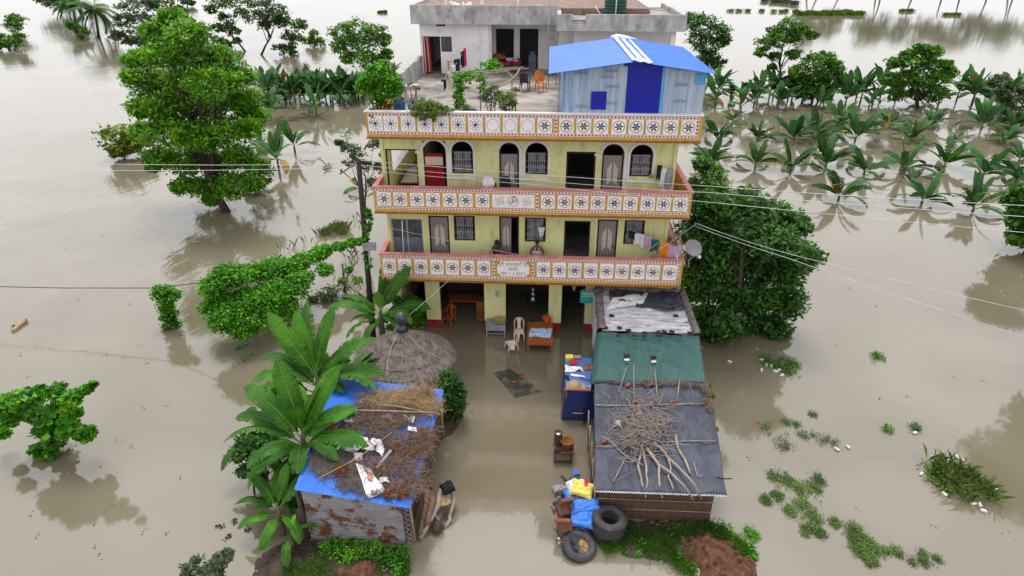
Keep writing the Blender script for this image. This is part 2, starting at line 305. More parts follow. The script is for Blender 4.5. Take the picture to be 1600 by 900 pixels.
# ------------------------------------------------------------------ flood water
def water_mat():
    m, t, b = nodes_of('silty_flood_water'); N = t.nodes.new; L = t.links.new
    tc = N('ShaderNodeTexCoord')
    n1 = N('ShaderNodeTexNoise'); n1.inputs['Scale'].default_value = .09; n1.inputs['Detail'].default_value = 9; n1.inputs['Distortion'].default_value = 1.6; L(tc.outputs['Object'], n1.inputs[0])
    rp = N('ShaderNodeValToRGB'); rp.color_ramp.elements[0].position = .35; rp.color_ramp.elements[1].position = .68
    rp.color_ramp.elements[0].color = (.155, .133, .090, 1); rp.color_ramp.elements[1].color = (.195, .170, .122, 1)
    L(n1.outputs[0], rp.inputs[0]); L(rp.outputs[0], b.inputs['Base Color'])
    b.inputs['Roughness'].default_value = .07; b.inputs['IOR'].default_value = 2.0
    def layer(scale, stretch, rot, detail, dist):
        mp = N('ShaderNodeMapping'); mp.inputs['Scale'].default_value = stretch; mp.inputs['Rotation'].default_value = (0, 0, R(rot)); L(tc.outputs['Object'], mp.inputs[0])
        q = N('ShaderNodeTexNoise'); q.inputs['Scale'].default_value = scale; q.inputs['Detail'].default_value = detail; q.inputs['Roughness'].default_value = .5
        q.inputs['Distortion'].default_value = dist; L(mp.outputs[0], q.inputs[0]); return q.outputs[0]
    a = layer(1.3, (1, .45, 1), 15, 4, .6); c = layer(5.5, (1, .6, 1), -20, 2, .3)
    # current runs on the left river side: ripples grow there, the yard is still
    ms = N('ShaderNodeTexNoise'); ms.inputs['Scale'].default_value = .045; ms.inputs['Detail'].default_value = 3; L(tc.outputs['Object'], ms.inputs[0])
    mr = N('ShaderNodeMapRange'); mr.inputs[1].default_value = .42; mr.inputs[2].default_value = .66; mr.inputs[3].default_value = .25; mr.inputs[4].default_value = 1.0; L(ms.outputs[0], mr.inputs[0])
    sx = N('ShaderNodeSeparateXYZ'); L(tc.outputs['Object'], sx.inputs[0])
    mx1 = N('ShaderNodeMapRange'); mx1.inputs[1].default_value = -10; mx1.inputs[2].default_value = -24; mx1.inputs[3].default_value = .4; mx1.inputs[4].default_value = 2.4; L(sx.outputs[0], mx1.inputs[0])
    mu = N('ShaderNodeMath'); mu.operation = 'MULTIPLY'; L(mr.outputs[0], mu.inputs[0]); L(mx1.outputs[0], mu.inputs[1])
    ad = N('ShaderNodeMath'); ad.operation = 'MULTIPLY_ADD'; ad.inputs[1].default_value = .12; L(c, ad.inputs[0]); L(a, ad.inputs[2])
    m2 = N('ShaderNodeMath'); m2.operation = 'MULTIPLY'; L(ad.outputs[0], m2.inputs[0]); L(mu.outputs[0], m2.inputs[1])
    bp = N('ShaderNodeBump'); bp.inputs['Strength'].default_value = .6; bp.inputs['Distance'].default_value = .035; L(m2.outputs[0], bp.inputs['Height']); L(bp.outputs[0], b.inputs['Normal'])
    return m
M['water'] = water_mat()
MB().add([(-900, -70, 0), (900, -70, 0), (900, 1500, 0), (-900, 1500, 0)], [(0, 1, 2, 3)]).build('flood_water', 'water', kind='structure')

# ------------------------------------------------------------------ the house
WY = 1.4; HX = 6.456
F = [0.0, 3.35, 6.45, 9.67]
house = thing('house', 'three-storey lime yellow house with ochre patterned balconies standing in flood water', 'house', (0, 3, 0))
def cells(mb, x0, x1, z0, z1, y, t, holes, m=0):
    xs = sorted({x0, x1, *[min(max(h[0], x0), x1) for h in holes], *[min(max(h[1], x0), x1) for h in holes]})
    zs = sorted({z0, z1, *[min(max(h[2], z0), z1) for h in holes], *[min(max(h[3], z0), z1) for h in holes]})
    def solid(i, j):
        if i < 0 or j < 0 or i >= len(xs) - 1 or j >= len(zs) - 1: return False
        cx, cz = (xs[i] + xs[i + 1]) / 2, (zs[j] + zs[j + 1]) / 2
        return not any(h[0] < cx < h[1] and h[2] < cz < h[3] for h in holes)
    for i in range(len(xs) - 1):
        for j in range(len(zs) - 1):
            if not solid(i, j): continue
            a, b, c, d = xs[i], xs[i + 1], zs[j], zs[j + 1]
            mb.add([(a, y, c), (b, y, c), (b, y, d), (a, y, d)], [(0, 1, 2, 3)], m)
            mb.add([(a, y + t, c), (b, y + t, c), (b, y + t, d), (a, y + t, d)], [(3, 2, 1, 0)], m)
            if not solid(i - 1, j): mb.add([(a, y, c), (a, y, d), (a, y + t, d), (a, y + t, c)], [(0, 1, 2, 3)], m)
            if not solid(i + 1, j): mb.add([(b, y, c), (b, y, d), (b, y + t, d), (b, y + t, c)], [(3, 2, 1, 0)], m)
            if not solid(i, j - 1): mb.add([(a, y, c), (b, y, c), (b, y + t, c), (a, y + t, c)], [(3, 2, 1, 0)], m)
            if not solid(i, j + 1): mb.add([(a, y, d), (b, y, d), (b, y + t, d), (a, y + t, d)], [(0, 1, 2, 3)], m)
def fx(px, py): return at(px, py, WY)[0]
def fz(px, py): return at(px, py, WY)[2]
XL, XR = fx(598, 222), 5.80
# openings per level (x0,x1,z0,z1)
lv1 = [(fx(610, 340), fx(659, 340), F[1] + .02, fz(640, 342)), (fx(669, 340), fx(701, 340), F[1] + .02, fz(685, 337)), (fx(709, 350), fx(742, 350), fz(725, 376), fz(725, 337)),
       (fx(780, 350), fx(811, 350), F[1] + .02, fz(795, 338)), (fx(820, 350), fx(853, 350), fz(836, 378), fz(836, 340)), (fx(882, 350), fx(923, 350), F[1] + .02, fz(900, 345)),
       (fx(934, 350), fx(966, 350), F[1] + .02, fz(950, 343)), (fx(976, 350), fx(1008, 350), fz(990, 382), fz(990, 344))]
lv2 = [(fx(603, 250), fx(652, 250), F[2] + .02, fz(628, 233)), (fx(662, 250), fx(697, 250), F[2] + .02, fz(680, 220)), (fx(706, 250), fx(739, 250), fz(722, 271), fz(722, 221)),
       (fx(780, 250), fx(811, 250), F[2] + .02, fz(795, 223)), (fx(821, 250), fx(856, 250), fz(838, 273), fz(838, 223)), (fx(885, 250), fx(931, 250), F[2] + .02, fz(908, 237)),
       (fx(941, 250), fx(975, 250), F[2] + .02, fz(957, 225)), (fx(985, 250), fx(1020, 250), fz(1002, 276), fz(1002, 226))]
px0 = [(666, 688), (757, 790), (857, 877), (914, 936)]
gp = [(fx(a, 480), fx(b, 480)) for a, b in px0]
lv0 = [(-6.0, gp[0][0], -.3, 2.75), (gp[0][1], gp[1][0], -.3, 2.9), (gp[1][1], gp[2][0], -.3, 2.9), (gp[2][1], gp[3][0], -.3, 2.85), (gp[3][1] + .6, 5.5, .6, 2.6)]
wb = MB()
cells(wb, XL, XR, -.5, 3.12, WY, .22, lv0); cells(wb, XL, XR, F[1], 6.25, WY, .22, lv1); cells(wb, XL, XR, F[2], 9.38, WY, .22, lv2)
wb.build('front_wall', 'wall', house)
sw = MB()
for i, (z0, z1) in enumerate([(-.5, 3.12), (F[1], 6.25), (F[2], 9.38)]):
    if i == 2:   # corner room with open side: low wall with gap above
        sw.box(XL, XL + .18, WY + .225, 2.0, z0, z1); sw.box(XL, XL + .18, 2.0, 6.6, z0, z0 + .95); sw.box(XL, XL + .18, 6.6, 17.8, z0, z1)
        sw.box(XL, XL + .18, 2.0, 6.6, z1 - .35, z1)
    else: sw.box(XL, XL + .18, WY + .225, 17.8, z0, z1)
    sw.box(XR - .2, XR, WY + .225, 17.8, z0, z1); sw.box(XL, XR, 17.8, 18, z0, z1)
sw.build('side_wall', 'wall', house)
# white coping on the corner-room side wall
MB().box(XL - .06, XL + .24, 2.0, 6.6, F[2] + .955, F[2] + 1.05).build('side_coping', 'white', house)
# rooms behind: partitions, plain back walls
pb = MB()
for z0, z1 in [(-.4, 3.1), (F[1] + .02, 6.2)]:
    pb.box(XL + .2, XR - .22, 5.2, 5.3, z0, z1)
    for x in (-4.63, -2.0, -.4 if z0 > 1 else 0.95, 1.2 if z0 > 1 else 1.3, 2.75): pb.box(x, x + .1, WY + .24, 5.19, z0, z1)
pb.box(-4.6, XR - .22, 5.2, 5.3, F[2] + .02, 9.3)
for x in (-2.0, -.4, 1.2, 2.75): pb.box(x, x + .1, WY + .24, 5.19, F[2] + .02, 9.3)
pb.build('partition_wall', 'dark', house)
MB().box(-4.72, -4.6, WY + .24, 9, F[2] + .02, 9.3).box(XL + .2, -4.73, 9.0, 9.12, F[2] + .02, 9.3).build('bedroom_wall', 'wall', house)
# floor slabs and terrace floor
fl = MB(); fl.box(-HX + .02, HX - .02, .13, WY - .003, 3.2, F[1]); fl.box(XL + .01, XR - .01, WY - .003, 17.9, 3.125, F[1] - .004)
fl.box(-HX + .02, HX - .02, .13, WY - .003, 6.33, F[2]); fl.box(XL + .01, XR - .01, WY - .003, 17.9, 6.255, F[2] - .004)
fl.box(XR, HX - .13, WY, 6.8, 3.2, F[1]); fl.box(XR, HX - .13, WY, 6.8, 6.33, F[2]); fl.box(-HX + .13, XL - .003, WY, 3.4, 3.2, F[1]); fl.box(-HX + .13, XL - .003, WY, 3.4, 6.33, F[2])
fl.build('floor_slab', 'concrete', house)
MB().box(-HX + .1, HX - .1, .13, 4.4, 9.4, F[3]).build('terrace_floor', 'terrace', house)
MB().box(-6.77, 6.9, 4.4, 22, 9.4, F[3]).build('terrace_floor', 'terrace', house)
# dark red base on ground floor piers
for a, b in gp + [(gp[3][1] + .013, gp[3][1] + .55)]: MB().box(a - .012, b + .012, WY - .014, WY + .1, -.4, .42).build('red_base', 'redbase', house)

def diamonds(mb, x0, x1, zc, y, w=.085, h=.05, pitch=.135, m=0, vert=False):
    n = max(1, int((x1 - x0) / pitch)); p = (x1 - x0) / n
    for i in range(n):
        c = x0 + p * (i + .5)
        if vert: mb.add([(zc - h, y, c), (zc, y, c - w * .62), (zc + h, y, c), (zc, y, c + w * .62)], [(0, 1, 2, 3)], m)
        else: mb.add([(c - w * .62, y, zc), (c, y, zc - h * .75), (c + w * .62, y, zc), (c, y, zc + h * .75)], [(0, 1, 2, 3)], m)
def ring2(mb, cx, cz, r0, r1, y, n=28, m=0):
    vs = [(cx + r * math.cos(2 * PI * k / n), y, cz + r * math.sin(2 * PI * k / n)) for r in (r0, r1) for k in range(n)]
    mb.add(vs, [(k, (k + 1) % n, n + (k + 1) % n, n + k)[::-1] for k in range(n)], m)
def petal(mb, cx, cz, a, r, wd, y, m, inner=0.0, widest=.5):
    d = (math.cos(a), math.sin(a)); q = (-d[1], d[0])
    P = lambda u, v: (cx + d[0] * u + q[0] * v, y, cz + d[1] * u + q[1] * v)
    mb.add([P(inner, 0), P(r * widest, -wd), P(r, 0), P(r * widest, wd)], [(0, 1, 2, 3)], m)
def tile_mesh(kind, w, h, ringc):
    mb = MB(); mb.box(-w / 2, w / 2, -.010, .004, -h / 2, h / 2, 0)
    r = .235
    ring2(mb, 0, 0, r - .016, r, -.0125, m=1)
    if kind == 'star': ring2(mb, 0, 0, r - .030, r - .019, -.0125, m=3)
    if kind == 'star':
        for k in range(6): petal(mb, 0, 0, k * PI / 3 + .12, .192, .036, -.0135 - k * .0003, 2)
    elif kind == 'wheel':
        for k in range(8): petal(mb, 0, 0, k * PI / 4 + .1, .21, .017, -.0135 - k * .0003, 2, widest=.6)
        n = 10; mb.add([(.055 * math.cos(2 * PI * k / n), -.0165, .055 * math.sin(2 * PI * k / n)) for k in range(n)], [tuple(range(n))], 2)
    return mb.mesh('tile', ['tile', 'tilebrown' if ringc else 'tilegreen', 'petal', 'ochre'])
TM = {(k, s): tile_mesh(k, .56, hh, k == 'star') for k in ('star', 'wheel', 'blank') for s, hh in (('s', .575), ('t', .70))}
def text_mesh(body, size):
    c = bpy.data.curves.new('lettering', 'FONT'); c.body = body; c.size = size; c.align_x = 'CENTER'; c.extrude = .001
    o = bpy.data.objects.new('tmp', c); COL.objects.link(o); bpy.context.view_layer.update()
    me = bpy.data.meshes.new_from_object(o.evaluated_get(bpy.context.evaluated_depsgraph_get()))
    bpy.data.objects.remove(o); me.materials.clear(); return me
def parapet(zb, zt, px_tiles, py, coping, divs, tall, extra=None, back_r=6.8, back_l=3.4):
    h = zt - zb; p = MB()
    p.box(-HX, HX, 0, .12, zb + .06, zt - .055)
    p.box(HX - .12, HX, .12, back_r, zb + .06, zt - .055); p.box(-HX, -HX + .12, .12, back_l, zb + .06, zt - .055)
    par = p.build('parapet', 'ochre', house)
    MB().box(-HX - .03, HX + .03, -.035, .15, zb - .02, zb + .055).box(HX - .15, HX + .03, .15, back_r, zb - .02, zb + .055).build('drip_edge', 'ochre_dark', par)
    MB().box(-HX - .04, HX + .04, -.045, .17, zt - .05, zt).box(HX - .16, HX + .04, .17, back_r, zt - .05, zt).box(-HX - .04, -HX + .16, .17, back_l, zt - .05, zt).build('coping', coping, par)
    zs1, zs2 = zb + .23, zt - .135
    st = MB(); dm = MB()
    for z in (zs1, zs2): st.box(-HX + .09, HX - .09, -.006, .004, z - .048, z + .048); diamonds(dm, -HX + .1, HX - .1, z, -.009)
    for xd in [-HX + .17, HX - .17] + divs:
        st.box(xd - .05, xd + .05, -.006, .004, zs1 + .06, zs2 - .06); diamonds(dm, zs1 + .07, zs2 - .07, xd, -.009, vert=True)
    st.build('pattern_strip', 'strip', par); dm.build('diamond_pattern', 'maroon', par, kind='stuff')
    zc = (zs1 + zs2) / 2
    for px, k in px_tiles:
        x = at(px, py, 0)[0]
        link('tile', TM[(k, tall)], par, loc=(x, 0, zc), rot=(0, random.uniform(-.02, .02), 0))
    return par, zc
random.seed(5)
Z3b, Z3t, Z2b, Z2t, Z1b, Z1t = 9.45, 10.522, 6.32, 7.472, 3.19, 4.471
t3 = [(p, 'wheel') for p in (587, 611, 638, 664, 690, 716, 743)] + [(p, 'blank') for p in (770, 797, 824)] + [(p, 'star') for p in (851, 885, 912, 939, 967, 994, 1021, 1048, 1076)]
par3, zc3 = parapet(Z3b, Z3t, t3, 198, 'white', [at(868, 198, 0)[0]], 's', back_r=13.0, back_l=4.4)
t2 = [(p, 'star') for p in (601, 626, 652, 677, 703, 728, 754, 856, 882, 908, 934, 960, 985, 1012, 1037, 1063)]
par2, zc2 = parapet(Z2b, Z2t, t2, 318, 'pink', [at(839, 318, 0)[0]], 's')
t1 = [(p, 'star') for p in (609, 633, 658, 683, 707, 731, 756, 849, 874, 898, 923, 948, 972, 997, 1021, 1047)]
par1, zc1 = parapet(Z1b, Z1t, t1, 420, 'pink', [at(771, 420, 0)[0], at(833, 420, 0)[0]], 't')
# emblem panel (om between two swastikas) on the middle balcony
x0, x1 = at(769, 318, 0)[0], at(835, 318, 0)[0]; xc = (x0 + x1) / 2
em = MB().box(x0, x1, -.010, .004, zc2 - .285, zc2 + .285).build('emblem_panel', 'tile', par2)
sg = MB()
for cx in (xc - .55, xc + .55):
    a, t_ = .17, .012; y0, y1 = -.014, -.0105
    sg.box(cx - t_, cx + t_, y0, y1, zc2 - a, zc2 + a, 0); sg.box(cx - a, cx - t_ - .0005, y0, y1, zc2 - t_, zc2 + t_, 0); sg.box(cx + t_ + .0005, cx + a, y0, y1, zc2 - t_, zc2 + t_, 0)
    sg.box(cx + t_ + .0005, cx + a, y0, y1, zc2 + a - 2 * t_, zc2 + a, 0); sg.box(cx - a, cx - t_ - .0005, y0, y1, zc2 - a, zc2 - a + 2 * t_, 0)
    sg.box(cx + a - 2 * t_, cx + a, y0, y1, zc2 - a, zc2 - t_ - .0005, 0); sg.box(cx - a, cx - a + 2 * t_, y0, y1, zc2 + t_ + .0005, zc2 + a, 0)
    for ax, az in ((.08, .08), (-.08, .08), (.08, -.08), (-.08, -.08)): sg.box(cx + ax - .018, cx + ax + .018, y0, y1, zc2 + az - .018, zc2 + az + .018, 1)
sg.build('swastika_emblem', ['ochre', 'petal'], par2)
rg = MB(); ring2(rg, xc, zc2, .20, .225, -.0125, m=0); rg.build('emblem_ring', 'tilebrown', par2)
def lettering(body, size, x, z, parent, m, y=-.0125, bold=0):
    me = text_mesh(body, size); me.materials.append(M[m]); o = link('lettering', me, parent, loc=(x, y, z), rot=(PI / 2, 0, 0)); return o
lettering('ॐ', .40, xc, zc2 - .13, par2, 'maroon')
# name board on the lowest balcony
x0, x1 = at(777, 420, 0)[0], at(827, 420, 0)[0]; xc = (x0 + x1) / 2; hw = (x1 - x0) / 2; c = .14; hh = .36
ol = []
for sx_, sz_, a0 in ((1, 1, 270), (-1, 1, 0), (-1, -1, 90), (1, -1, 180)):
    ol += [(xc + sx_ * hw + c * math.cos(R(a)), zc1 + sz_ * hh + c * math.sin(R(a))) for a in ([a0 - k * 22.5 for k in range(5)] if True else [])]
MB().prism(ol, -.010, .003).build('name_board', 'tile', par1)
lettering('श्री धनार्कि राय', .24, xc, zc1 + .13, par1, 'tilebrown'); lettering('भवन', .23, xc, zc1 - .08, par1, 'tilebrown'); lettering('सन 1-1-2012', .21, xc, zc1 - .29, par1, 'tilebrown')

# doors and windows
def hexpoly(cx, z0, z1, w, flip):
    s = 1 if flip else -1
    return [(cx - w * s, z0 + .16), (cx + w * s, z0), (cx + w * s, z1), (cx - w * s, z1 - .2)][::(1 if s > 0 else -1)]
def door(x0, x1, z0, z1, frame=True, panel=True, arch=False, ajar=0):
    d = MB(); t_ = .07; y0 = WY + .05
    d.box(x0, x0 + t_, y0, y0 + .09, z0, z1); d.box(x1 - t_, x1, y0, y0 + .09, z0, z1); d.box(x0 + t_, x1 - t_, y0, y0 + .09, z1 - .09, z1)
    dr = d.build('door', 'doorframe', house)
    if arch: zt = z1 - .5
    else: zt = z1 - .095
    if panel:
        w_ = x1 - x0 - 2 * t_; p = MB(); p.box(0, w_ * (1 if not ajar else .62), 0, .04, z0 + .01, zt, 0)
        ww = w_ * (1 if not ajar else .62)
        H_ = zt - z0
        for i, f in enumerate((.34, .68)):
            hx = ww * f; hwd = ww * .12
            zz0, zz1 = z0 + H_ * .36, z0 + H_ * .86
            q = [(hx - hwd, zz0 + (.0 if i == 0 else .18)), (hx + hwd, zz0 + (.18 if i == 0 else .0)), (hx + hwd, zz1 - (0 if i == 0 else .28)), (hx - hwd, zz1 - (.28 if i == 0 else 0))]
            p.prism(q, -.012, 0, 1)
        for f in (.15, .33, .5, .67, .85): p.box(ww * f - .012, ww * f + .012, -.006, 0, z0 + .05, z0 + H_ * .30, 2)
        link('door_leaf', p.mesh('door_leaf', ['doorgrey', 'doorpale', 'doorframe']), dr, loc=(x0 + t_, y0 + .03, 0))
        if not ajar: MB().obox((x1 - t_ - .08, y0 + .0, z0 + 1.0), (.03, .05, .16)).build('handle', 'black', dr)
    return dr
def window(x0, x1, z0, z1, rosette=False, arch=False):
    y0 = WY + .06; d = MB(); t_ = .06
    d.box(x0, x0 + t_, y0, y0 + .08, z0, z1); d.box(x1 - t_, x1, y0, y0 + .08, z0, z1); d.box(x0 + t_, x1 - t_, y0, y0 + .08, z1 - t_, z1); d.box(x0 + t_, x1 - t_, y0, y0 + .08, z0, z0 + t_)
    wn = d.build('window', 'doorframe', house)
    zt = z1 - (.42 if arch else .06)
    g = MB(); n = 11
    for i in range(1, n): x = x0 + t_ + (x1 - x0 - 2 * t_) * i / n; g.box(x - .010, x + .010, y0 - .02, y0 - .008, z0 + t_, zt)
    for f in (.08, .3, .36, .62, .94): z = z0 + (zt - z0) * f; g.box(x0 + t_, x1 - t_, y0 - .0075, y0 + .0, z - .008, z + .008)
    if rosette:
        for rr in (.1, .16, .22): g.add([], [], 0); ring2(g, (x0 + x1) / 2, z0 + (zt - z0) * .62, rr - .009, rr + .009, y0 - .024)
        g.obox(((x0 + x1) / 2, y0 - .023, z0 + (zt - z0) * .3), (.5, .006, .014), (0, .6, 0)); g.obox(((x0 + x1) / 2, y0 - .0245, z0 + (zt - z0) * .3), (.5, .006, .014), (0, -.6, 0))
    g.build('window_grille', 'grille', wn)
    s = MB(); xm = (x0 + x1) / 2
    for a, b in ((x0 + .12, xm - .07), (xm + .07, x1 - .12)):
        for u, v in ((.06, .42), (.56, .93)): s.box(a, b, y0 + .10, y0 + .13, z0 + (zt - z0) * u, z0 + (zt - z0) * v)
    s.build('shutter_board', 'frost', wn)
    return wn
def arch(x0, x1, ztop, zside_l, zside_r, sill):
    # spandrels fill the square corners of the opening, a raised white moulding follows the arch
    r = (x1 - x0) / 2; xc = (x0 + x1) / 2; zc = ztop - r; n = 14
    sp = MB()
    for sgn in (-1, 1):
        pts = [(xc + sgn * r * math.cos(PI / 2 * k / n), zc + r * math.sin(PI / 2 * k / n)) for k in range(n + 1)]
        for a, b in zip(pts, pts[1:]):
            q = [(a[0], a[1]), (b[0], b[1]), (b[0], ztop + .002), (a[0], ztop + .002)]
            vs = [(x, WY + .001, z) for x, z in q] + [(x, WY + .16, z) for x, z in q]
            sp.add(vs, [(0, 1, 2, 3) if sgn < 0 else (3, 2, 1, 0), (0, 4, 5, 1)])
    sp.build('arch_spandrel', 'wall', house)
    w_ = .10; mo = MB(); r0, r1 = r + .02, r + .02 + w_
    pts0 = [(xc + r0 * math.cos(PI * k / 20), zc + r0 * math.sin(PI * k / 20)) for k in range(21)]; pts1 = [(xc + r1 * math.cos(PI * k / 20), zc + r1 * math.sin(PI * k / 20)) for k in range(21)]
    for k in range(20): mo.prism([pts0[k + 1], pts0[k], pts1[k], pts1[k + 1]], WY - .045, WY - .001)
    for x, zs in ((x0 - .02 - w_, zside_l), (x1 + .02, zside_r)):
        if zs is not None: mo.box(x, x + w_, WY - .045, WY - .001, zs, zc)
    if zside_l is None: mo.box(x0 - .33, x0 - .02, WY - .06, WY - .001, zc - .05, zc + .05)
    if sill: mo.box(x0 - .15, x1 + .15, WY - .09, WY - .001, sill - .12, sill)
    mo.build('arch_moulding', 'white', house)
for i, h in enumerate(lv1):
    if i in (2, 4, 7): window(*h, rosette=(i == 4))
    elif i in (1, 6): door(*h)
    elif i == 3: door(*h, ajar=1)
    elif i == 5: door(*h, panel=False)
# left ground of level 1: glazed grey gate with white lower panels
h = lv1[0]; y0 = WY + .06
gt = MB().box(h[0], h[0] + .05, y0, y0 + .06, h[2], h[3]).box(h[1] - .05, h[1], y0, y0 + .06, h[2], h[3]).box(h[0] + .05, h[1] - .05, y0, y0 + .06, h[3] - .06, h[3]).box((h[0] + h[1]) / 2 - .03, (h[0] + h[1]) / 2 + .03, y0, y0 + .05, h[2], h[3] - .065).build('balcony_gate', 'grille', house)
zm = h[2] + 1.25
MB().box(h[0] + .05, (h[0] + h[1]) / 2 - .03, y0 + .02, y0 + .03, zm, h[3] - .07).box((h[0] + h[1]) / 2 + .03, h[1] - .05, y0 + .02, y0 + .03, zm, h[3] - .07).build('glass_pane', 'glass', gt)
MB().box(h[0] + .05, (h[0] + h[1]) / 2 - .03, y0 + .01, y0 + .04, h[2], zm - .01).box((h[0] + h[1]) / 2 + .03, h[1] - .05, y0 + .01, y0 + .04, h[2], zm - .01).build('lower_panel', 'frost', gt)
for i, h in enumerate(lv2):
    if i in (2, 4, 7): window(*h, arch=True)
    elif i in (3, 6): door(*h, arch=True)
    elif i == 5: door(*h, panel=False)
    elif i in (0, 1):
        t_ = .05; MB().box(h[0], h[0] + t_, WY - .01, WY + .1, h[2], h[3]).box(h[1] - t_, h[1], WY - .01, WY + .1, h[2], h[3]).box(h[0] + t_, h[1] - t_, WY - .01, WY + .1, h[3] - t_, h[3]).build('door', 'doorframe', house)
for a, b in ((1, 2), (3, 4), (6, 7)):
    arch(lv2[a][0], lv2[a][1], lv2[a][3], None, F[2] + .02, None)
    arch(lv2[b][0], lv2[b][1], lv2[b][3], lv2[b][2] - .11, lv2[b][2] - .11, None)
    w0, w1 = lv2[b][0], lv2[b][1]; MB().box(lv2[a][1] + .13, w1 + .02 + .10, WY - .06, WY - .046, lv2[b][2] - .24, lv2[b][2] - .12).build('window_ledge', 'white', house)
# corner columns and ground shutters
for a, b, z0, z1, d in ((XL - .12, XL - .002, F[1], 6.25, .2), (XL - .12, XL - .002, F[2], 9.38, .2), (XR + .002, XR + .14, F[1], 6.25, .3), (XR + .002, XR + .14, F[2], 9.38, .3)): MB().box(a, b, WY - .05, WY + d, z0, z1).build('corner_column', 'wall', house)
for a, b, zt in ((gp[0][1], gp[1][0], 2.9), (gp[1][1], gp[2][0], 2.9)):
    sh = MB(); n = 7
    for i in range(n): sh.box(a + .02, b - .02, WY + .14 + .01 * (i % 2), WY + .16, zt - .42 + i * .06, zt - .36 + i * .06 - .004)
    sh.build('rolling_shutter', 'shutter', house)
for x, z in ((fx(777, 461), 2.35),):
    mb = MB().box(x - .09, x + .09, WY - .05, WY - .002, fz(777, 463), fz(777, 455)); mb.build('meter_box', 'grille', house)
MB().box(gp[2][1], gp[2][1] + .04, WY + .1, WY + .16, -.3, 2.8).box(gp[3][0] - .04, gp[3][0], WY + .1, WY + .16, -.3, 2.8).build('doorway_frame', 'shutter', house)

# penthouse on the terrace
def P13(px, py, Y=13.0): return at(px, py, Y)
YW = 13.3
def wx(px, py=70): return at(px, py, YW)[0]
def wz(py, px=700): return at(px, py, YW)[2]
pw = MB()
vx0, vx1 = wx(768), wx(873)
cells(pw, wx(657), wx(1048), F[3], wz(30), YW, .2, [(wx(663), wx(688), F[3], wz(57)), (wx(688) + .04, wx(706), wz(81), wz(57)), (vx0, vx1, F[3], wz(36)), (wx(683), wx(697), wz(41), wz(35))])
pw.box(wx(657), wx(657) + .2, YW + .2, 20, F[3], wz(30)).box(wx(657), 5.9, 20, 20.2, F[3], wz(30))
pw.build('penthouse_wall', 'white', house)
inw = MB(); yi = YW + 1.7
def ix(px): return at(px, 70, yi)[0]
cells(inw, vx0 - .4, vx1 + .4, F[3], wz(33), yi, .15, [(ix(775), ix(803), F[3] + .3, at(790, 45, yi)[2]), (ix(812), ix(841), F[3], at(825, 45, yi)[2])])
inw.box(vx0 - .4, vx0 - .25, YW + .2, yi, F[3], wz(33)).box(vx1 + .25, vx1 + .4, YW + .2, yi, F[3], wz(33))
inw.build('veranda_wall', 'white', house)
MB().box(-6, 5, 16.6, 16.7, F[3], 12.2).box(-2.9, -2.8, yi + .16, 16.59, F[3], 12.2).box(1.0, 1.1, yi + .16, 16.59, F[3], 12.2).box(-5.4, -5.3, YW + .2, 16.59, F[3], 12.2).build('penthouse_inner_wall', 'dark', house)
sb = MB(); zb, zt = P13(700, 38, 12.8)[2], P13(700, 8, 12.8)[2]
sb.box(-7.0, 1.15, 12.8, 12.98, zb, zt).box(-7.0, -6.8, 12.98, 20.5, zb, zt); sb.box(-6.8, 5.9, 12.98, 20.5, zb + .05, zb + .25)
sb.build('roof_edge_beam', 'concrete', house)
MB().box(-6.79, 5.9, 12.99, 20.5, zb + .26, zt - .14).build('roof_fill', 'roofbrown', house)
zb2, zt2 = at(960, 49, 10.4)[2], at(960, 23, 10.4)[2]
a2, b2, g0, g1 = at(871, 35, 10.4)[0], at(1073, 35, 10.4)[0], at(895, 35, 10.4)[0], at(915, 35, 10.4)[0]
r2 = MB().box(a2, g0, 10.4, 10.6, zb2, zt2).box(g1, b2, 10.4, 10.6, zb2, zt2).box(b2 - .2, b2, 10.6, 18, zb2, zt2).box(a2, a2 + .2, 10.6, 13, zb2, zt2).box(a2 + .2, b2 - .2, 10.61, 18, zb2, zt2 - .35)
r2.box(g0, g1, 10.42, 10.6, zb2, zb2 + .3)
r2.build('terrace_canopy', 'concrete', house)
MB().box(a2 + .21, b2 - .21, 10.62, 18, zt2 - .345, zt2 - .25).build('canopy_fill', 'terrace', house)
MB().box(at(1047, 60, 11)[0], at(1047, 60, 11)[0] + .25, 10.8, 11.05, F[3], zb2).box(a2 + .9, b2 - .8, 12.0, 12.15, F[3], zb2).build('canopy_wall', 'white', house)
MB().box(wx(752), wx(764), YW - .12, YW - .003, F[3], zb - .01).build('pilaster', 'white', house)
MB().box(wx(663) + .04, wx(663) + .08, YW + .05, YW + .9, F[3], wz(58)).build('penthouse_door', 'shutter', house)
pwn = MB().box(wx(688) + .04, wx(706), YW + .01, YW + .03, wz(81), wz(81) + .05).box(wx(688) + .04, wx(706), YW + .01, YW + .03, wz(57) - .05, wz(57)).box(wx(706) - .05, wx(706), YW + .01, YW + .03, wz(81) + .05, wz(57) - .05).build('penthouse_window', 'shutter', house)
g = MB(); x0, x1 = wx(688) + .05, wx(706) - .06
for i in range(9): x = x0 + (x1 - x0) * i / 8; g.box(x - .008, x + .008, YW + .04, YW + .05, wz(81), wz(57))
for i in range(7): z = wz(81) + (wz(57) - wz(81)) * i / 6; g.box(x0, x1, YW + .051, YW + .06, z - .008, z + .008)
g.build('window_grille', 'greydish', pwn)
# grey raised parapet along the left terrace edge
gy0, gy1 = 4.4, 13.2
gpw = MB()
n = 8
for i in range(n):
    ya, yb = gy0 + (gy1 - gy0) * i / n, gy0 + (gy1 - gy0) * (i + 1) / n
    gpw.box(-6.75 + .02 * (i % 2), -6.55, ya, yb - .012, F[3] - .1, F[3] + .95 + .03 * (i % 3))
gpw.build('terrace_side_parapet', 'concrete', house)

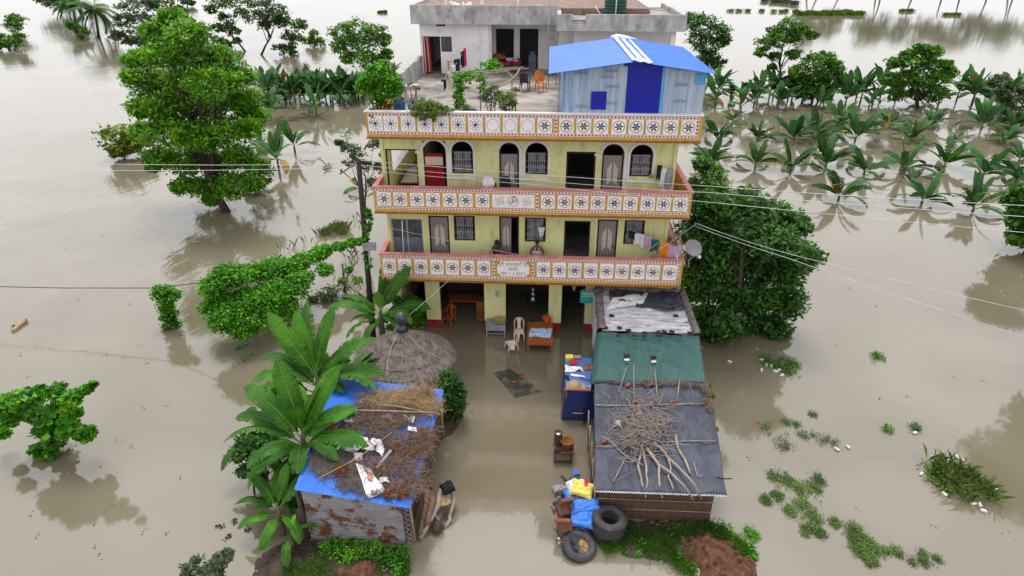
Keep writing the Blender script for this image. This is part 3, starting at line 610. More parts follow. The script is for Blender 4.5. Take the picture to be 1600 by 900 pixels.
# ------------------------------------------------------------------ foliage builders
rng = np.random.default_rng(11)
def leaf_mesh(name, P, size, matn, up=.35, aspect=.45, droop=.35, nrm=None):
    """P: (N,3) leaf positions; every leaf is a small folded quad of its own"""
    N = len(P); P = np.asarray(P, float)
    n = rng.normal(size=(N, 3)); n[:, 2] = np.abs(n[:, 2]) + up * 2.2
    if nrm is not None: n = n * .6 + nrm * 1.4
    n /= np.linalg.norm(n, axis=1)[:, None]
    d = rng.normal(size=(N, 3)); d[:, 2] -= droop; d -= n * (d * n).sum(1)[:, None]; d /= np.linalg.norm(d, axis=1)[:, None] + 1e-9
    s = np.cross(n, d); L = (size * rng.uniform(.6, 1.35, N))[:, None]; W = L * aspect
    V = np.empty((N, 4, 3)); V[:, 0] = P - d * L * .5; V[:, 1] = P + s * W * .5 - n * L * .05 - d * L * .02; V[:, 2] = P + d * L * .5 - n * L * .12; V[:, 3] = P - s * W * .5 - n * L * .05 - d * L * .02
    me = bpy.data.meshes.new(name); me.vertices.add(N * 4); me.vertices.foreach_set('co', V.reshape(-1))
    me.loops.add(N * 4); me.loops.foreach_set('vertex_index', np.arange(N * 4, dtype=np.int32))
    me.polygons.add(N); me.polygons.foreach_set('loop_start', np.arange(0, N * 4, 4, dtype=np.int32)); me.polygons.foreach_set('loop_total', np.full(N, 4, dtype=np.int32))
    me.materials.append(M[matn]); me.update(calc_edges=True); me.validate(); return me
def clump_points(c, rx, ry, rz, n, twig=14, hollow=.45):
    """points grouped in twigs through an ellipsoid, denser to the outside and the top"""
    nt_ = max(3, int(n / twig)); u = rng.normal(size=(nt_, 3)); u /= np.linalg.norm(u, axis=1)[:, None]
    u[:, 2] = np.where(rng.random(nt_) < .3, np.abs(u[:, 2]), u[:, 2])
    r = (hollow + (1 - hollow) * rng.random(nt_) ** .5)[:, None]; C = u * r * np.array([rx, ry, rz])
    idx = rng.integers(0, nt_, n); sp = min(rx, ry, rz) * .3
    return np.array(c) + C[idx] + rng.normal(size=(n, 3)) * sp * np.array([1, 1, .55])
def tree(name, label, cat, base, clumps, leaf, matn, trunk_r=.12, lean=(0, 0), bark='bark', group=None, dens=1.0, limbs=True, aspect=.5, droop=.5, hollow=.45, fork=None):
    """clumps: (centre, rx, ry, rz, n)"""
    t = thing(name, label, cat, base, group)
    P = np.vstack([clump_points(c, rx, ry, rz, int(n * dens), hollow=hollow) for c, rx, ry, rz, n in clumps])
    P = P[P[:, 2] > .03]
    link('crown', leaf_mesh('crown', P, leaf, matn, aspect=aspect, droop=droop), t)
    tb = MB(); b = Vector(base); C = [Vector(c) for c, *_ in clumps]
    mid = sum(C, Vector()) / len(C); top = max(C, key=lambda v: v.z)
    k = Vector((mid.x, mid.y, base[2] + (mid.z - base[2]) * (fork or .45)))
    pts = [b + Vector((0, 0, -.4)), b * .5 + k * .5 + Vector((random.uniform(-.1, .1) * trunk_r * 8, 0, 0)), k, k * .4 + top * .6]
    tb.tube(pts, [trunk_r * 1.15, trunk_r * .9, trunk_r * .7, trunk_r * .2], 8)
    tr_ = tb.build('trunk', bark, t)
    if limbs:
        for c in C[:14]:
            s0 = b.lerp(k, .6 + .4 * random.random()) if c.z > k.z * .8 else b.lerp(k, .4)
            m_ = s0.lerp(c, .5) + Vector((0, 0, (c - s0).length * .1))
            MB().tube([s0, m_, c], [trunk_r * .42, trunk_r * .3, trunk_r * .08], 5).build('limb', bark, t)
    return t
def pxtree(name, label, cat, base_px, cl, leaf, matn, n=500, depth=.8, zsc=.75, **kw):
    """clumps measured in the photograph (px,py,r px) at the tree's own distance, given real depth"""
    b = atz(*base_px); out = []
    for i, q in enumerate(cl):
        px, py, r = q[:3]; k = ppm((b.x, b.y, 3)); rad = r / k * random.uniform(.8, 1.12)
        dy = random.uniform(-1, 1) * depth * rad
        p = at(px, py, b.y + dy); p.z = max(p.z, rad * .3)
        out.append((p, rad, rad * 1.05, rad * zsc, int(n * (q[3] if len(q) > 3 else 1))))
    return tree(name, label, cat, b, out, leaf, matn, **kw)

# banana plants: one stem, every leaf a part
def banana_leaf(L, W, rise, droop, seed, n=18, rag=.5, fold=.25):
    rd = random.Random(seed); mb = MB(); a = rise; p = Vector((0, 0, 0)); path = []; st = L / n
    for i in range(n + 1):
        path.append((p.copy(), a)); a -= droop / n * (0.5 + 1.0 * i / n); p = p + Vector((math.cos(a), 0, math.sin(a))) * st
    def width(t):
        if t < .16: return .02 + .0 * t
        u = (t - .16) / .84
        return W * .5 * min(1, (u / .16) ** .6 if u > 0 else 0) * (1 - max(0, (u - .62) / .38) ** 2.2) + .015
    torn = {0: set(), 1: set()}
    for sgn in (1, -1):
        sag = 0
        i0 = 0
        for i in range(n):
            if rd.random() < rag * .55: sag = rd.uniform(-.12, .40) * rag; 
            t0, t1 = i / n, (i + 1) / n
            (p0, a0), (p1, a1) = path[i], path[i + 1]
            tear = rd.random() < rag * .5
            pinch = rd.uniform(.2, .75) * st if tear else 0
            vs = []
            for (pp, aa, tt, off) in ((p0, a0, t0, pinch), (p1, a1, t1, -pinch)):
                w_ = width(tt); tdir = Vector((math.cos(aa), 0, math.sin(aa))); nn = Vector((-math.sin(aa), 0, math.cos(aa)))
                s1 = Vector((0, sgn, 0))
                q1 = pp + s1 * w_ * .5 + nn * w_ * .5 * fold + tdir * w_ * .10
                q2 = pp + s1 * w_ * (1 - .25 * abs(sag)) + nn * (w_ * .5 * fold - w_ * (.15 + sag)) + tdir * (w_ * .22 + off)
                vs += [pp, q1, q2]
            f = [(0, 3, 4, 1), (1, 4, 5, 2)]
            if sgn < 0: f = [g[::-1] for g in f]
            mb.add(vs, f, 0, True)
    mb.tube([q[0] + Vector((0, 0, .006)) for q in path[::2]], [max(.003, .016 * (1 - i / (n / 2 + 1))) * (L / 2.2) for i in range(len(path[::2]))], 4, 1, cap=False)
    return mb
BL = {}
def leafset(key, L, W, matn, n=18, rag=.6, cnt=4):
    BL[key] = [[banana_leaf(L, W, rise, dr, 100 * i + j + len(key), n, rag).mesh('leaf', [matn, 'midrib']) for j in range(cnt)] for i, (rise, dr) in enumerate([(1.4, .35), (1.2, .9), (1.0, 1.4), (.6, 1.4)] if key == 'far' else [(1.38, .55), (1.2, 1.25), (.95, 1.7), (.5, 1.6)])]
leafset('near', 2.4, .58, 'ban', 34, .68, 6); leafset('near_whole', 2.35, .58, 'ban', 24, .15); leafset('new', 1.5, .38, 'ban_new', 16, .1, 2); leafset('far', 2.2, .50, 'ban_far', 9, .45, 3); leafset('yellow', 2.0, .5, 'ban_yellow', 9, .6, 2)
def more(seed, k, lo=2, hi=3):
    r_ = random.Random(seed); return [(r_.uniform(0, 6.28), r_.randint(lo, hi), r_.uniform(.65, 1.0), r_.choice(['near', 'near_whole', 'near'])) for _ in range(k)]
def banana(label, x, y, h, n, sc, key='far', seed=0, group=None, stem_r=.1, base_z=0, az0=None, young=1, yellow=0, z_low=True, spec=None, lean=(0, 0)):
    rd = random.Random(seed); t = thing('banana_plant', label, 'banana plant', (x, y, base_z), group)
    top = Vector((lean[0], lean[1], h))
    MB().tube([(0, 0, -.4), (lean[0] * .4, lean[1] * .4, h * .5), top], [stem_r * 1.2, stem_r, stem_r * .55], 7).build('stem', 'bananabark', t, loc=wtrans(t))
    a0 = rd.uniform(0, 6.28) if az0 is None else az0
    for i in range(len(spec) if spec else n):
        az = a0 + i * 2.4 + rd.uniform(-.3, .3); lev = spec[i][1] if spec else min(3, int(i * 4 / n) if z_low else rd.choice((0, 1, 1, 2, 2, 3)))
        if spec: az = spec[i][0]
        k = key if (spec or i >= young) else 'new'
        if not spec and (i >= n - yellow or (i == n - 1 and seed % 3 == 0)): k = 'yellow'
        if spec and len(spec[i]) > 3: k = spec[i][3]
        me = rd.choice(BL[k][lev]); s = sc * (spec[i][2] if spec else rd.uniform(.8, 1.1))
        o = link('leaf', me, t, loc=wtrans(t) + top * (1 - .10 * lev), rot=(rd.uniform(-.45, .45), 0, az), scale=(s, s * rd.uniform(.8, 1.1), s))
    return t

# ------------------------------------------------------------------ vegetation far and middle
random.seed(3)
def px_ban(label, px, py, hpx, n, seed, group=None, key='far', young=1, yellow=0, stem=None, az0=None):
    """px,py foot in the photograph; hpx total visible height in px"""
    n = int(n * 1.5) + 2; b = atz(px, py); k = ppm(b); H = hpx / k * 1.12; low = py > 185 and px > 1000; sc = max(.45, min(1.35, H / (2.05 if low else 2.3)))
    st_ = max(.1, H * (.14 if low else .30) - .1) if stem is None else stem
    return banana(label, b.x, b.y, st_, n, sc, key, seed, group, stem_r=.09, z_low=False, young=young, yellow=yellow, az0=az0)
# the big bright tree on the left
pxtree('broadleaf_tree', 'tall bright green tree with layered leaning crown standing in the river left of the house', 'tree', (357, 331),
       [(268, 26, 20), (250, 48, 26), (292, 52, 30), (215, 92, 26), (255, 88, 34), (300, 90, 34), (340, 92, 28), (205, 118, 14, .5), (240, 130, 34), (285, 130, 38), (330, 130, 36), (366, 122, 26),
        (225, 168, 26), (262, 170, 34), (305, 172, 40), (350, 168, 36), (382, 158, 26), (225, 205, 22), (262, 212, 34), (306, 215, 38), (350, 212, 36), (385, 200, 22), (248, 246, 24), (290, 254, 34), (334, 256, 34), (376, 246, 26), (404, 262, 18, .7),
        (290, 290, 20, .8), (325, 292, 24), (362, 290, 28), (396, 288, 18, .8), (330, 312, 12, .5), (240, 262, 12, .5), (395, 180, 20)],
       .36, 'leaf_big', n=1500, depth=1.5, zsc=.6, trunk_r=.26, fork=.4, aspect=.36, droop=1.0, hollow=.3)
pxtree('shrub', 'yellow-green rounded bush in the river to the left of the tall bright tree', 'bush', (192, 246), [(180, 215, 22), (200, 228, 22), (185, 235, 16), (215, 222, 18)], .45, 'leaf_gold', n=450, trunk_r=.07)
pxtree('shrub', 'grey-green low bush at the right foot of the tall bright tree', 'bush', (402, 300), [(400, 270, 18), (408, 285, 14), (392, 290, 12)], .3, 'leaf_grey', n=350, trunk_r=.05)
# far left bank
pxtree('broadleaf_tree', 'small green tree near the left edge of the river above the bank bushes', 'tree', (22, 52), [(20, 28, 10), (30, 32, 11), (12, 36, 8), (24, 42, 10)], .6, 'leaf_mid', n=260)
pxtree('shrub', 'low green bush mass at the far left edge of the river', 'bush', (12, 78), [(5, 62, 14), (18, 66, 14), (30, 58, 10), (2, 72, 8)], .6, 'leaf_mid', n=350)
for nm, lb, bp, cl, lm, lf in [
    ('broadleaf_tree', 'dark dense tree at the top left corner behind the palms', (95, 22), [(70, 2, 14), (90, 6, 16), (112, 8, 14), (104, -8, 16), (80, -10, 14)], 'leaf_dark', .8),
    ('shrub', 'dark low bush at the foot of the left-hand palms', (128, 60), [(118, 44, 9), (130, 52, 10), (108, 38, 7)], 'leaf_mid', .6),
    ('broadleaf_tree', 'wide olive green tree behind the top of the tall bright tree', (228, 78), [(190, 30, 16), (205, 12, 18), (230, 5, 20), (258, 8, 18), (280, 18, 12), (185, 55, 13), (212, 38, 20), (240, 40, 20), (200, 66, 10), (225, 62, 14)], 'leaf_grey', .7),
    ('broadleaf_tree', 'tall dark tree with bare leaning trunk left of the willow trunk', (385, 80), [(330, 14, 10), (345, 5, 16), (370, 2, 18), (352, 30, 14), (378, 22, 14), (340, 44, 11), (362, 46, 12)], 'leaf_dark', .55),
    ('broadleaf_tree', 'tall grey-green tree with thin bare trunk in the upper left water', (406, 86), [(395, 5, 18), (420, 8, 16), (402, 26, 16), (424, 28, 14), (438, 18, 12), (412, 40, 12), (436, 34, 10)], 'leaf_grey', .55),
    ('shrub', 'dark bushy tree touching the water right of the thin bare trunks', (452, 84), [(442, 32, 11), (456, 42, 14), (470, 38, 12), (450, 60, 14), (466, 62, 13), (440, 76, 11), (458, 78, 12)], 'leaf_dark', .5),
    ('shrub', 'small green bush at the right end of the dark upper bushes', (492, 72), [(490, 52, 8), (486, 64, 10), (498, 66, 9)], 'leaf_mid', .5),
    ('shrub', 'dark low bush under the far trees at the left', (352, 74), [(340, 62, 8), (355, 68, 9), (370, 64, 7)], 'leaf_dark', .5),
    ('shrub', 'tiny green bush alone in open water at the top', (597, 20), [(593, 19, 3.5), (600, 18, 4)], 'leaf_mid', .5),
    ('broadleaf_tree', 'dark tree cut by the top edge right of the olive tree', (292, 10), [(288, 2, 7), (298, 4, 6)], 'leaf_dark', .8)]:
    pxtree(nm, lb, 'tree' if nm != 'shrub' else 'bush', bp, cl, lf, lm, n=330, trunk_r=.17, hollow=.3)
pxtree('broadleaf_tree', 'rounded bright green tree above the banana row left of the terrace', 'tree', (572, 108), [(535, 52, 16), (558, 44, 18), (585, 48, 18), (600, 62, 14), (530, 72, 15), (552, 70, 20), (578, 72, 20), (604, 84, 12), (545, 90, 15), (570, 92, 18), (592, 96, 14)], .5, 'leaf_mid', n=500, trunk_r=.16)
# fan palms
def palm(label, px, py, toppx, toppy, sc, seed):
    b = atz(px, py); tp = at(toppx, toppy, b.y); rd = random.Random(seed)
    t = thing('palm_tree', label, 'palm tree', b)
    MB().tube([b + Vector((0, 0, -.3)), b.lerp(tp, .5) + Vector((.1, 0, 0)), tp], [.3, .22, .2], 7).build('trunk', 'bark', t)
    for i in range(34):
        mb = MB(); az = rd.uniform(0, 6.28); el = rd.uniform(-.9, 1.1); L = sc * rd.uniform(.8, 1.1); pts = [Vector((0, 0, 0))]; a = el
        for k in range(6): a -= .18; pts.append(pts[-1] + Vector((math.cos(a), 0, math.sin(a))) * L / 6)
        mb.tube(pts, [.05, .04, .04, .03, .03, .02, .01], 3, cap=False)
        for k in range(1, 7):
            for sg_ in (-1, 1):
                for q in (0, .25, .5, .75):
                    p = pts[k].lerp(pts[k - 1], q); ln = L * .32 * (1 - .08 * k)
                    tip = p + Vector((.3 * ln, sg_ * ln * .75, -ln * .55)); mb.add([p, p + Vector((.2, 0, 0)), tip], [(0, 1, 2)], 0)
        link('frond', mb.mesh('frond', 'leaf_dark'), t, loc=tp, rot=(0, 0, az))
    return t
palm('tall palm with drooping dark fronds standing in water at the top left', 154, 58, 147, 14, 5.2, 4)
palm('thinner palm to the left and behind the tall palm', 118, 38, 112, 4, 4.6, 7)
# right side
pxtree('broadleaf_tree', 'dark green tree rising behind the right end of the blue roofed hut', 'tree', (1108, 128), [(1085, 32, 16), (1100, 42, 20), (1122, 50, 17), (1090, 62, 20), (1112, 72, 20), (1132, 62, 10), (1105, 92, 18), (1120, 98, 12)], .45, 'leaf_dark', n=600, trunk_r=.14)
pxtree('broadleaf_tree', 'slender tree with one bare trunk and side-swept crown right of the blue roofed hut', 'tree', (1218, 152), [(1210, 50, 14), (1230, 40, 15), (1250, 44, 12), (1196, 66, 13), (1218, 64, 16), (1240, 60, 13), (1268, 54, 10), (1190, 82, 9), (1210, 88, 9), (1240, 84, 11), (1207, 104, 7)], .42, 'leaf_mid', n=420, trunk_r=.13, fork=.7)
pxtree('shrub', 'wide dark bushy tree right of the slender single trunk tree', 'bush', (1280, 160), [(1250, 110, 14), (1270, 98, 15), (1290, 92, 13), (1305, 104, 13), (1255, 128, 16), (1280, 122, 18), (1304, 118, 14), (1268, 142, 16), (1292, 142, 13), (1245, 145, 10)], .45, 'leaf_mid', n=480, trunk_r=.1)
pxtree('broadleaf_tree', 'large dense round green tree in the upper right among banana plants', 'tree', (1435, 168), [(1420, 84, 12), (1440, 76, 12), (1458, 82, 13), (1398, 98, 14), (1424, 98, 17), (1450, 98, 17), (1476, 100, 12), (1392, 124, 14), (1416, 122, 18), (1444, 122, 20), (1470, 122, 16), (1400, 148, 15), (1430, 148, 18), (1462, 146, 16), (1486, 112, 9)], .42, 'leaf_mid', n=620, trunk_r=.2, zsc=.7)
pxtree('shrub', 'olive and yellow-green bushes at the right edge among banana plants', 'bush', (1585, 190), [(1568, 150, 14), (1588, 160, 18), (1575, 178, 14), (1595, 185, 12), (1560, 128, 12), (1600, 140, 12)], .45, 'leaf_grey', n=450, trunk_r=.1)
pxtree('broadleaf_tree', 'dark leafy tree at the right edge of the picture level with the balconies', 'tree', (1612, 392), [(1590, 318, 18), (1612, 300, 24), (1600, 345, 24), (1625, 340, 30), (1596, 372, 16), (1620, 375, 24), (1640, 310, 30)], .42, 'leaf_mid', n=800, trunk_r=.2)
pxtree('broadleaf_tree', 'tree just outside the right edge mirrored in the lower right water', 'tree', (1760, 560), [(1720, 380, 50), (1790, 340, 60), (1750, 430, 60), (1830, 400, 60), (1710, 470, 36), (1780, 300, 40)], .4, 'leaf_mid', n=1200, trunk_r=.22)
# dense dark trees behind the right end of the house
pxtree('broadleaf_tree', 'dense dark green tree mass crowding the right side of the house behind the dish', 'tree', (1165, 515),
       [(1098, 318, 26), (1128, 330, 30), (1165, 322, 30), (1200, 340, 32), (1100, 365, 30), (1135, 372, 34), (1175, 372, 34), (1215, 380, 34), (1108, 410, 30), (1145, 415, 36), (1190, 420, 36), (1225, 425, 30), (1100, 452, 28), (1140, 460, 34), (1185, 465, 36), (1225, 470, 30), (1095, 495, 22), (1125, 505, 30), (1165, 510, 34), (1210, 512, 28), (1112, 535, 20), (1150, 545, 26), (1240, 350, 26), (1250, 400, 26)],
       .26, 'leaf_dark', n=1500, depth=1.6, trunk_r=.2, hollow=.25)
pxtree('shrub', 'light green climbing shrub on the right corner of the lowest balcony', 'bush', (1075, 520), [(1062, 425, 13), (1075, 440, 14), (1058, 446, 12), (1084, 424, 10), (1078, 462, 12), (1050, 436, 7, .5)], .16, 'leaf_mid', n=550, trunk_r=.03)
pxtree('broadleaf_tree', 'green garden tree standing behind the right balcony rails', 'tree', (1110, 330), [(1098, 255, 16), (1112, 275, 20), (1100, 300, 20), (1125, 300, 20), (1085, 285, 10, .6)], .3, 'leaf_mid', n=700, trunk_r=.1)
pxtree('broadleaf_tree', 'leafy papaya-like tree right behind the leaning utility pole', 'tree', (568, 392), [(542, 232, 13), (560, 238, 14), (585, 226, 11), (548, 252, 13), (572, 258, 12), (595, 262, 10), (583, 285, 10), (600, 240, 7), (530, 222, 6)], .22, 'leaf_grey', n=260, trunk_r=.05, fork=.8, aspect=.4)
# banana plants, far left row and singles
GB = 'banana plants standing in the flood water'
row = [(422, 163, 66, 9, 'tall banana plant at the left end of the left-hand row beside the bright tree'), (446, 160, 48, 7, 'banana plant second from the left in the left-hand row'), (462, 163, 44, 6, 'banana plant with a thin bare stem in the middle of the left-hand row'),
       (485, 158, 50, 7, 'banana plant with one tall upright leaf in the left-hand row'), (500, 161, 62, 8, 'banana plant with two crossed raised leaves in the left-hand row'), (520, 160, 50, 7, 'dark banana plant right of the crossed leaves in the left-hand row'),
       (536, 163, 55, 9, 'broad banana plant in front of the rounded green tree'), (556, 158, 48, 7, 'dark banana plant just left of the terrace pot tree'), (610, 130, 30, 5, 'small banana plant seen past the pots beyond the terrace edge')]
for i, (x, y, h, n, lb) in enumerate(row): px_ban(lb, x, y, h, n, 10 + i, GB)
for i, (x, y, h, n, lb, kw) in enumerate([(424, 188, 56, 6, 'slim banana plant with long stem in the water below the left-hand row', {}), (495, 182, 56, 7, 'single banana plant with wide light leaves in front of the left-hand row', {}), (446, 162, 14, 4, 'tiny banana shoot at the water line of the left-hand row', {}),
      (436, 266, 72, 6, 'banana plant with drooping dead leaves nearest below the left-hand group', {'yellow': 1}), (461, 238, 40, 4, 'small banana plant with one bright upright leaf beside the drooping one', {}), (404, 213, 40, 5, 'banana plant half hidden by the right side of the tall bright tree', {}),
      (408, 238, 30, 4, 'low banana plant tucked under the right side of the tall bright tree', {}), (510, 262, 14, 3, 'nearly drowned banana plant left of the utility pole', {}), (562, 300, 30, 3, 'single dark banana leaf tuft beside the utility pole', {}), (540, 212, 10, 3, 'drowned banana shoot left of the top balcony corner', {})]):
    px_ban(lb, x, y, h, n, 40 + i, GB, **kw)
rt = [(1120, 155, 60, 9), (1157, 176, 38, 5), (1183, 158, 34, 5), (1216, 168, 36, 7), (1208, 152, 34, 6), (1237, 156, 48, 8), (1253, 158, 50, 7), (1268, 158, 48, 7), (1280, 172, 34, 6), (1299, 158, 36, 6), (1144, 192, 20, 5), (1120, 222, 48, 9), (1184, 219, 26, 7), (1240, 221, 42, 9), (1271, 217, 38, 7), (1313, 197, 36, 8), (1336, 220, 44, 8),
      (1344, 160, 48, 9), (1357, 170, 26, 5), (1387, 197, 38, 7), (1423, 221, 34, 8), (1455, 199, 30, 8), (1517, 166, 72, 11), (1533, 202, 52, 10), (1548, 168, 36, 6), (1576, 160, 52, 8), (1597, 165, 54, 8), (1581, 204, 30, 8), (1569, 224, 30, 9), (1493, 222, 18, 5), (1592, 252, 34, 8), (1588, 285, 42, 8),
      (1110, 262, 44, 7), (1180, 262, 40, 7), (1235, 268, 44, 7), (1290, 262, 46, 8), (1350, 272, 44, 7), (1412, 268, 46, 8), (1475, 262, 44, 7), (1535, 278, 44, 7), (1310, 312, 48, 7), (1440, 318, 48, 7), (1520, 330, 46, 7)]
rl = ['big dark banana plant right beside the blue roofed hut', 'slim banana plant with pale leaves just right of the hut cluster', 'small arching banana plant left of the slender tree', 'bright banana plant in front of the slender tree trunk', 'dark banana plant behind the foot of the slender tree',
      'drooping dark banana plant right of the slender tree trunk', 'dark banana plant under the wide bushy tree, left side', 'dark banana plant under the wide bushy tree, middle', 'small bright banana plant at the foot of the wide bushy tree', 'banana plant at the right end of the wide bushy tree',
      'short drowned banana plant below the hut-side cluster', 'wide banana plant in the row nearest the top balcony corner', 'low spreading banana plant second in the near right row', 'bushy banana plant with spiky crown in the near right row', 'banana plant with long right-hand leaves in the near right row',
      'flat spreading banana plant above the near right row', 'banana plant with upright narrow leaves in the middle of the near right row', 'dark feathery banana plant left of the large round tree', 'small yellow-green banana plant at the foot of the feathery one', 'banana plant with one orange dead leaf below the large round tree',
      'spiky banana plant below the large round tree in the near right row', 'low star-shaped banana plant below the large round tree', 'large dark banana plant right of the large round tree', 'dense banana plant with tall light shoot right of the star-shaped one', 'banana plant between the large dark one and the olive bushes',
      'banana plant with tall new leaf behind the olive bushes', 'banana plant at the right edge with one tall bright leaf', 'low banana plant under the olive bushes', 'broad banana plant at the right end of the near right row', 'tiny drowned banana plant in the near right row',
      'banana plant at the right edge below the near right row', 'banana plant at the right edge above the dark leafy tree', 'banana plant just right of the top balcony corner', 'banana plant in the second right row nearest the house', 'banana plant in the second right row, second from the house', 'banana plant in the second right row, third from the house',
      'banana plant in the second right row, fourth from the house', 'banana plant in the second right row, fifth from the house', 'banana plant in the second right row, sixth from the house', 'banana plant in the second right row, farthest from the house', 'banana plant in the lowest right row nearest the dense trees', 'banana plant in the lowest right row, second one', 'banana plant in the lowest right row nearest the right edge tree']
for i, ((x, y, h, n), lb) in enumerate(zip(rt, rl)): px_ban(lb, x, y, h, n, 80 + i, GB, yellow=2 if 'orange dead' in lb else 0)
random.seed(77)
for i in range(16):
    x = 414 + i * 10.5 + random.uniform(-3, 3); px_ban('banana plant crowded into the dense left-hand row above the single plants', x, 152 + random.uniform(-4, 8), random.uniform(34, 48), 6, 300 + i, 'banana plants crowding the left-hand row')
for i in range(22):
    x = 1112 + i * 22.5 + random.uniform(-7, 7); px_ban('banana plant crowded into the dense upper right row', x, 160 + random.uniform(-9, 6), random.uniform(30, 46), 6, 330 + i, 'banana plants crowding the upper right row')
# strips of marsh grass far out
def tuft(name, label, pts_px, size, n, matn, cat='grass', spread=1.0, h=.8, z=0, kind=None, bl=None):
    """blades of grass around the given ground points"""
    P = []; 
    for px, py, r in pts_px:
        b = atz(px, py, z); rr = r / ppm(b)
        q = rng.normal(size=(n, 2)) * rr * .5; P.append(np.c_[b.x + q[:, 0] * 1.0, b.y + q[:, 1] * spread, np.full(n, z)])
    return blades(name, label, np.vstack(P), h, size, matn, cat, kind)
def blades(name, label, P, h, wdt, matn, cat='grass', kind=None, lean=.45, parent=None):
    N = len(P); hh = h * rng.uniform(.5, 1.2, N)[:, None]; a = rng.uniform(0, 2 * PI, N); d = np.c_[np.cos(a), np.sin(a), np.zeros(N)]; e = np.c_[-np.sin(a), np.cos(a), np.zeros(N)]
    ln = rng.uniform(.1, lean * 1.6, N)[:, None]; up = np.array([0, 0, 1.])
    V = np.empty((N, 5, 3)); w_ = wdt
    V[:, 0] = P - e * w_ * .5; V[:, 1] = P + e * w_ * .5; m = P + up * hh * .6 + d * hh * ln * .4
    V[:, 2] = m + e * w_ * .4; V[:, 3] = P + up * hh * (1 - ln * .3) + d * hh * ln * 1.1; V[:, 4] = m - e * w_ * .4
    me = bpy.data.meshes.new(name); me.vertices.add(N * 5); me.vertices.foreach_set('co', V.reshape(-1)); me.loops.add(N * 5); me.loops.foreach_set('vertex_index', np.arange(N * 5, dtype=np.int32))
    me.polygons.add(N); me.polygons.foreach_set('loop_start', np.arange(0, N * 5, 5, dtype=np.int32)); me.polygons.foreach_set('loop_total', np.full(N, 5, dtype=np.int32)); me.materials.append(M[matn]); me.update(calc_edges=True)
    return link(name, me, parent, label=label, cat=cat if label else None, kind=kind)
tuft('marsh_grass', 'long strip of pale green marsh grass far out at the top right', [(x + random.uniform(-3, 3), 23 + random.uniform(-2.5, 1.5), random.uniform(4, 8)) for x in range(1246, 1352, 6)], .14, 150, 'leaf_lime', kind='stuff', h=1.1)
tuft('marsh_grass', 'broken line of small grass tufts in open water at the top', [(1142, 18, 5), (1155, 18, 5), (1168, 18, 4), (1190, 18, 4), (1208, 19, 5), (1222, 19, 5), (1228, 18, 3)], .12, 70, 'leaf_lime', kind='stuff', h=.8)
tuft('marsh_grass', 'short bright grass tufts near the mirrored tree trunks at the top right', [(1410, 18, 4), (1422, 18, 5), (1480, 24, 6), (1495, 24, 6)], .12, 140, 'leaf_lime', kind='stuff', h=.8)
tuft('marsh_grass', 'olive grass patch cut by the top edge of the picture', [(1210, 4, 8), (1225, 5, 8), (1240, 7, 8), (1195, 2, 6)], .14, 160, 'leaf_grey', kind='stuff', h=1.3)
# far tree belt beyond the top edge, seen mirrored in the top right water
random.seed(9)
for i in range(13):
    x = 92 + i * 7.5 + random.uniform(-2, 2); y = 236 + random.uniform(-6, 14); H = random.uniform(13, 19)
    cl = [((x + random.uniform(-3.5, 3.5), y + random.uniform(-3, 3), H * random.uniform(.55, 1)), 3.2, 3, 2.6, 260) for _ in range(7)]
    tree('broadleaf_tree', 'far belt tree seen as a dark mirror image at the top right', 'tree', (x, y, 0), cl, 1.1, 'leaf_dark', trunk_r=.3, group='far trees mirrored at the top right', limbs=False, fork=.5)

# ------------------------------------------------------------------ near vegetation on the left
random.seed(21)
# vine-covered mass between the pole and the river
def leafcloud(name, label, cat, base, items, leaf, matn, **kw):
    t = thing(name, label, cat, base)
    P = np.vstack([clump_points(c, rx, ry, rz, n, hollow=kw.get('hollow', .5)) for c, rx, ry, rz, n in items]); P = P[P[:, 2] > .02]
    link('foliage', leaf_mesh('foliage', P, leaf, matn, aspect=kw.get('aspect', .8), droop=kw.get('droop', .6)), t); return t
vit = []
for px, py, r, Y, n in [(335, 452, 20, -.2, 2200), (352, 436, 18, 0, 2200), (378, 430, 18, .5, 2200), (405, 424, 17, 1.4, 2200), (430, 420, 17, 2.2, 2000), (452, 414, 15, 3, 1800), (474, 408, 14, 3.8, 1600), (494, 401, 12, 4.6, 1400), (512, 393, 11, 5.2, 1200), (530, 386, 9, 5.8, 900), (548, 378, 7, 6.2, 700), (562, 372, 6, 6.4, 500),
                        (330, 480, 16, -.6, 1500), (356, 480, 26, -.6, 3000), (395, 470, 26, .2, 3000), (430, 458, 22, 1, 2400), (465, 446, 20, 1.8, 2000), (350, 505, 18, -1, 1600), (385, 500, 24, -.6, 2600), (420, 492, 20, 0, 2000), (372, 520, 14, -1.2, 1000), (450, 480, 16, .8, 1300), (480, 440, 15, 2.6, 1300), (504, 420, 12, 3.8, 900), (495, 398, 9, 4.4, 700), (322, 440, 8, 0, 400)]:
    p = at(px, py, Y); k = ppm(p); r_ = r / k; p.z = max(p.z, .25); vit.append((p + Vector((random.gauss(0, .12), 0, random.gauss(0, .1))), r_ * random.uniform(.85, 1.3), r_ * 1.3, r_ * random.uniform(.6, 1.0), int(n * 1.3)))
vm = leafcloud('creeper', 'huge bright green creeper mass draped over a rope and dead bush beside the pole', 'creeper', (-13.0, .6, 0), vit, .12, 'leaf_vine', hollow=.25)
MB().tube([(-13.2, .5, -.3), (-13.0, .7, 1.2), (-12.6, 1.2, 2.3)], [.12, .09, .03], 6).build('trunk', 'bark', vm)
MB().tube([(-9.8, 4.6, -.3), (-9.8, 4.8, 1.6)], [.06, .04], 6).build('stake', 'bark', vm)
p0, p1 = atz(268, 510), at(256, 455, .8)
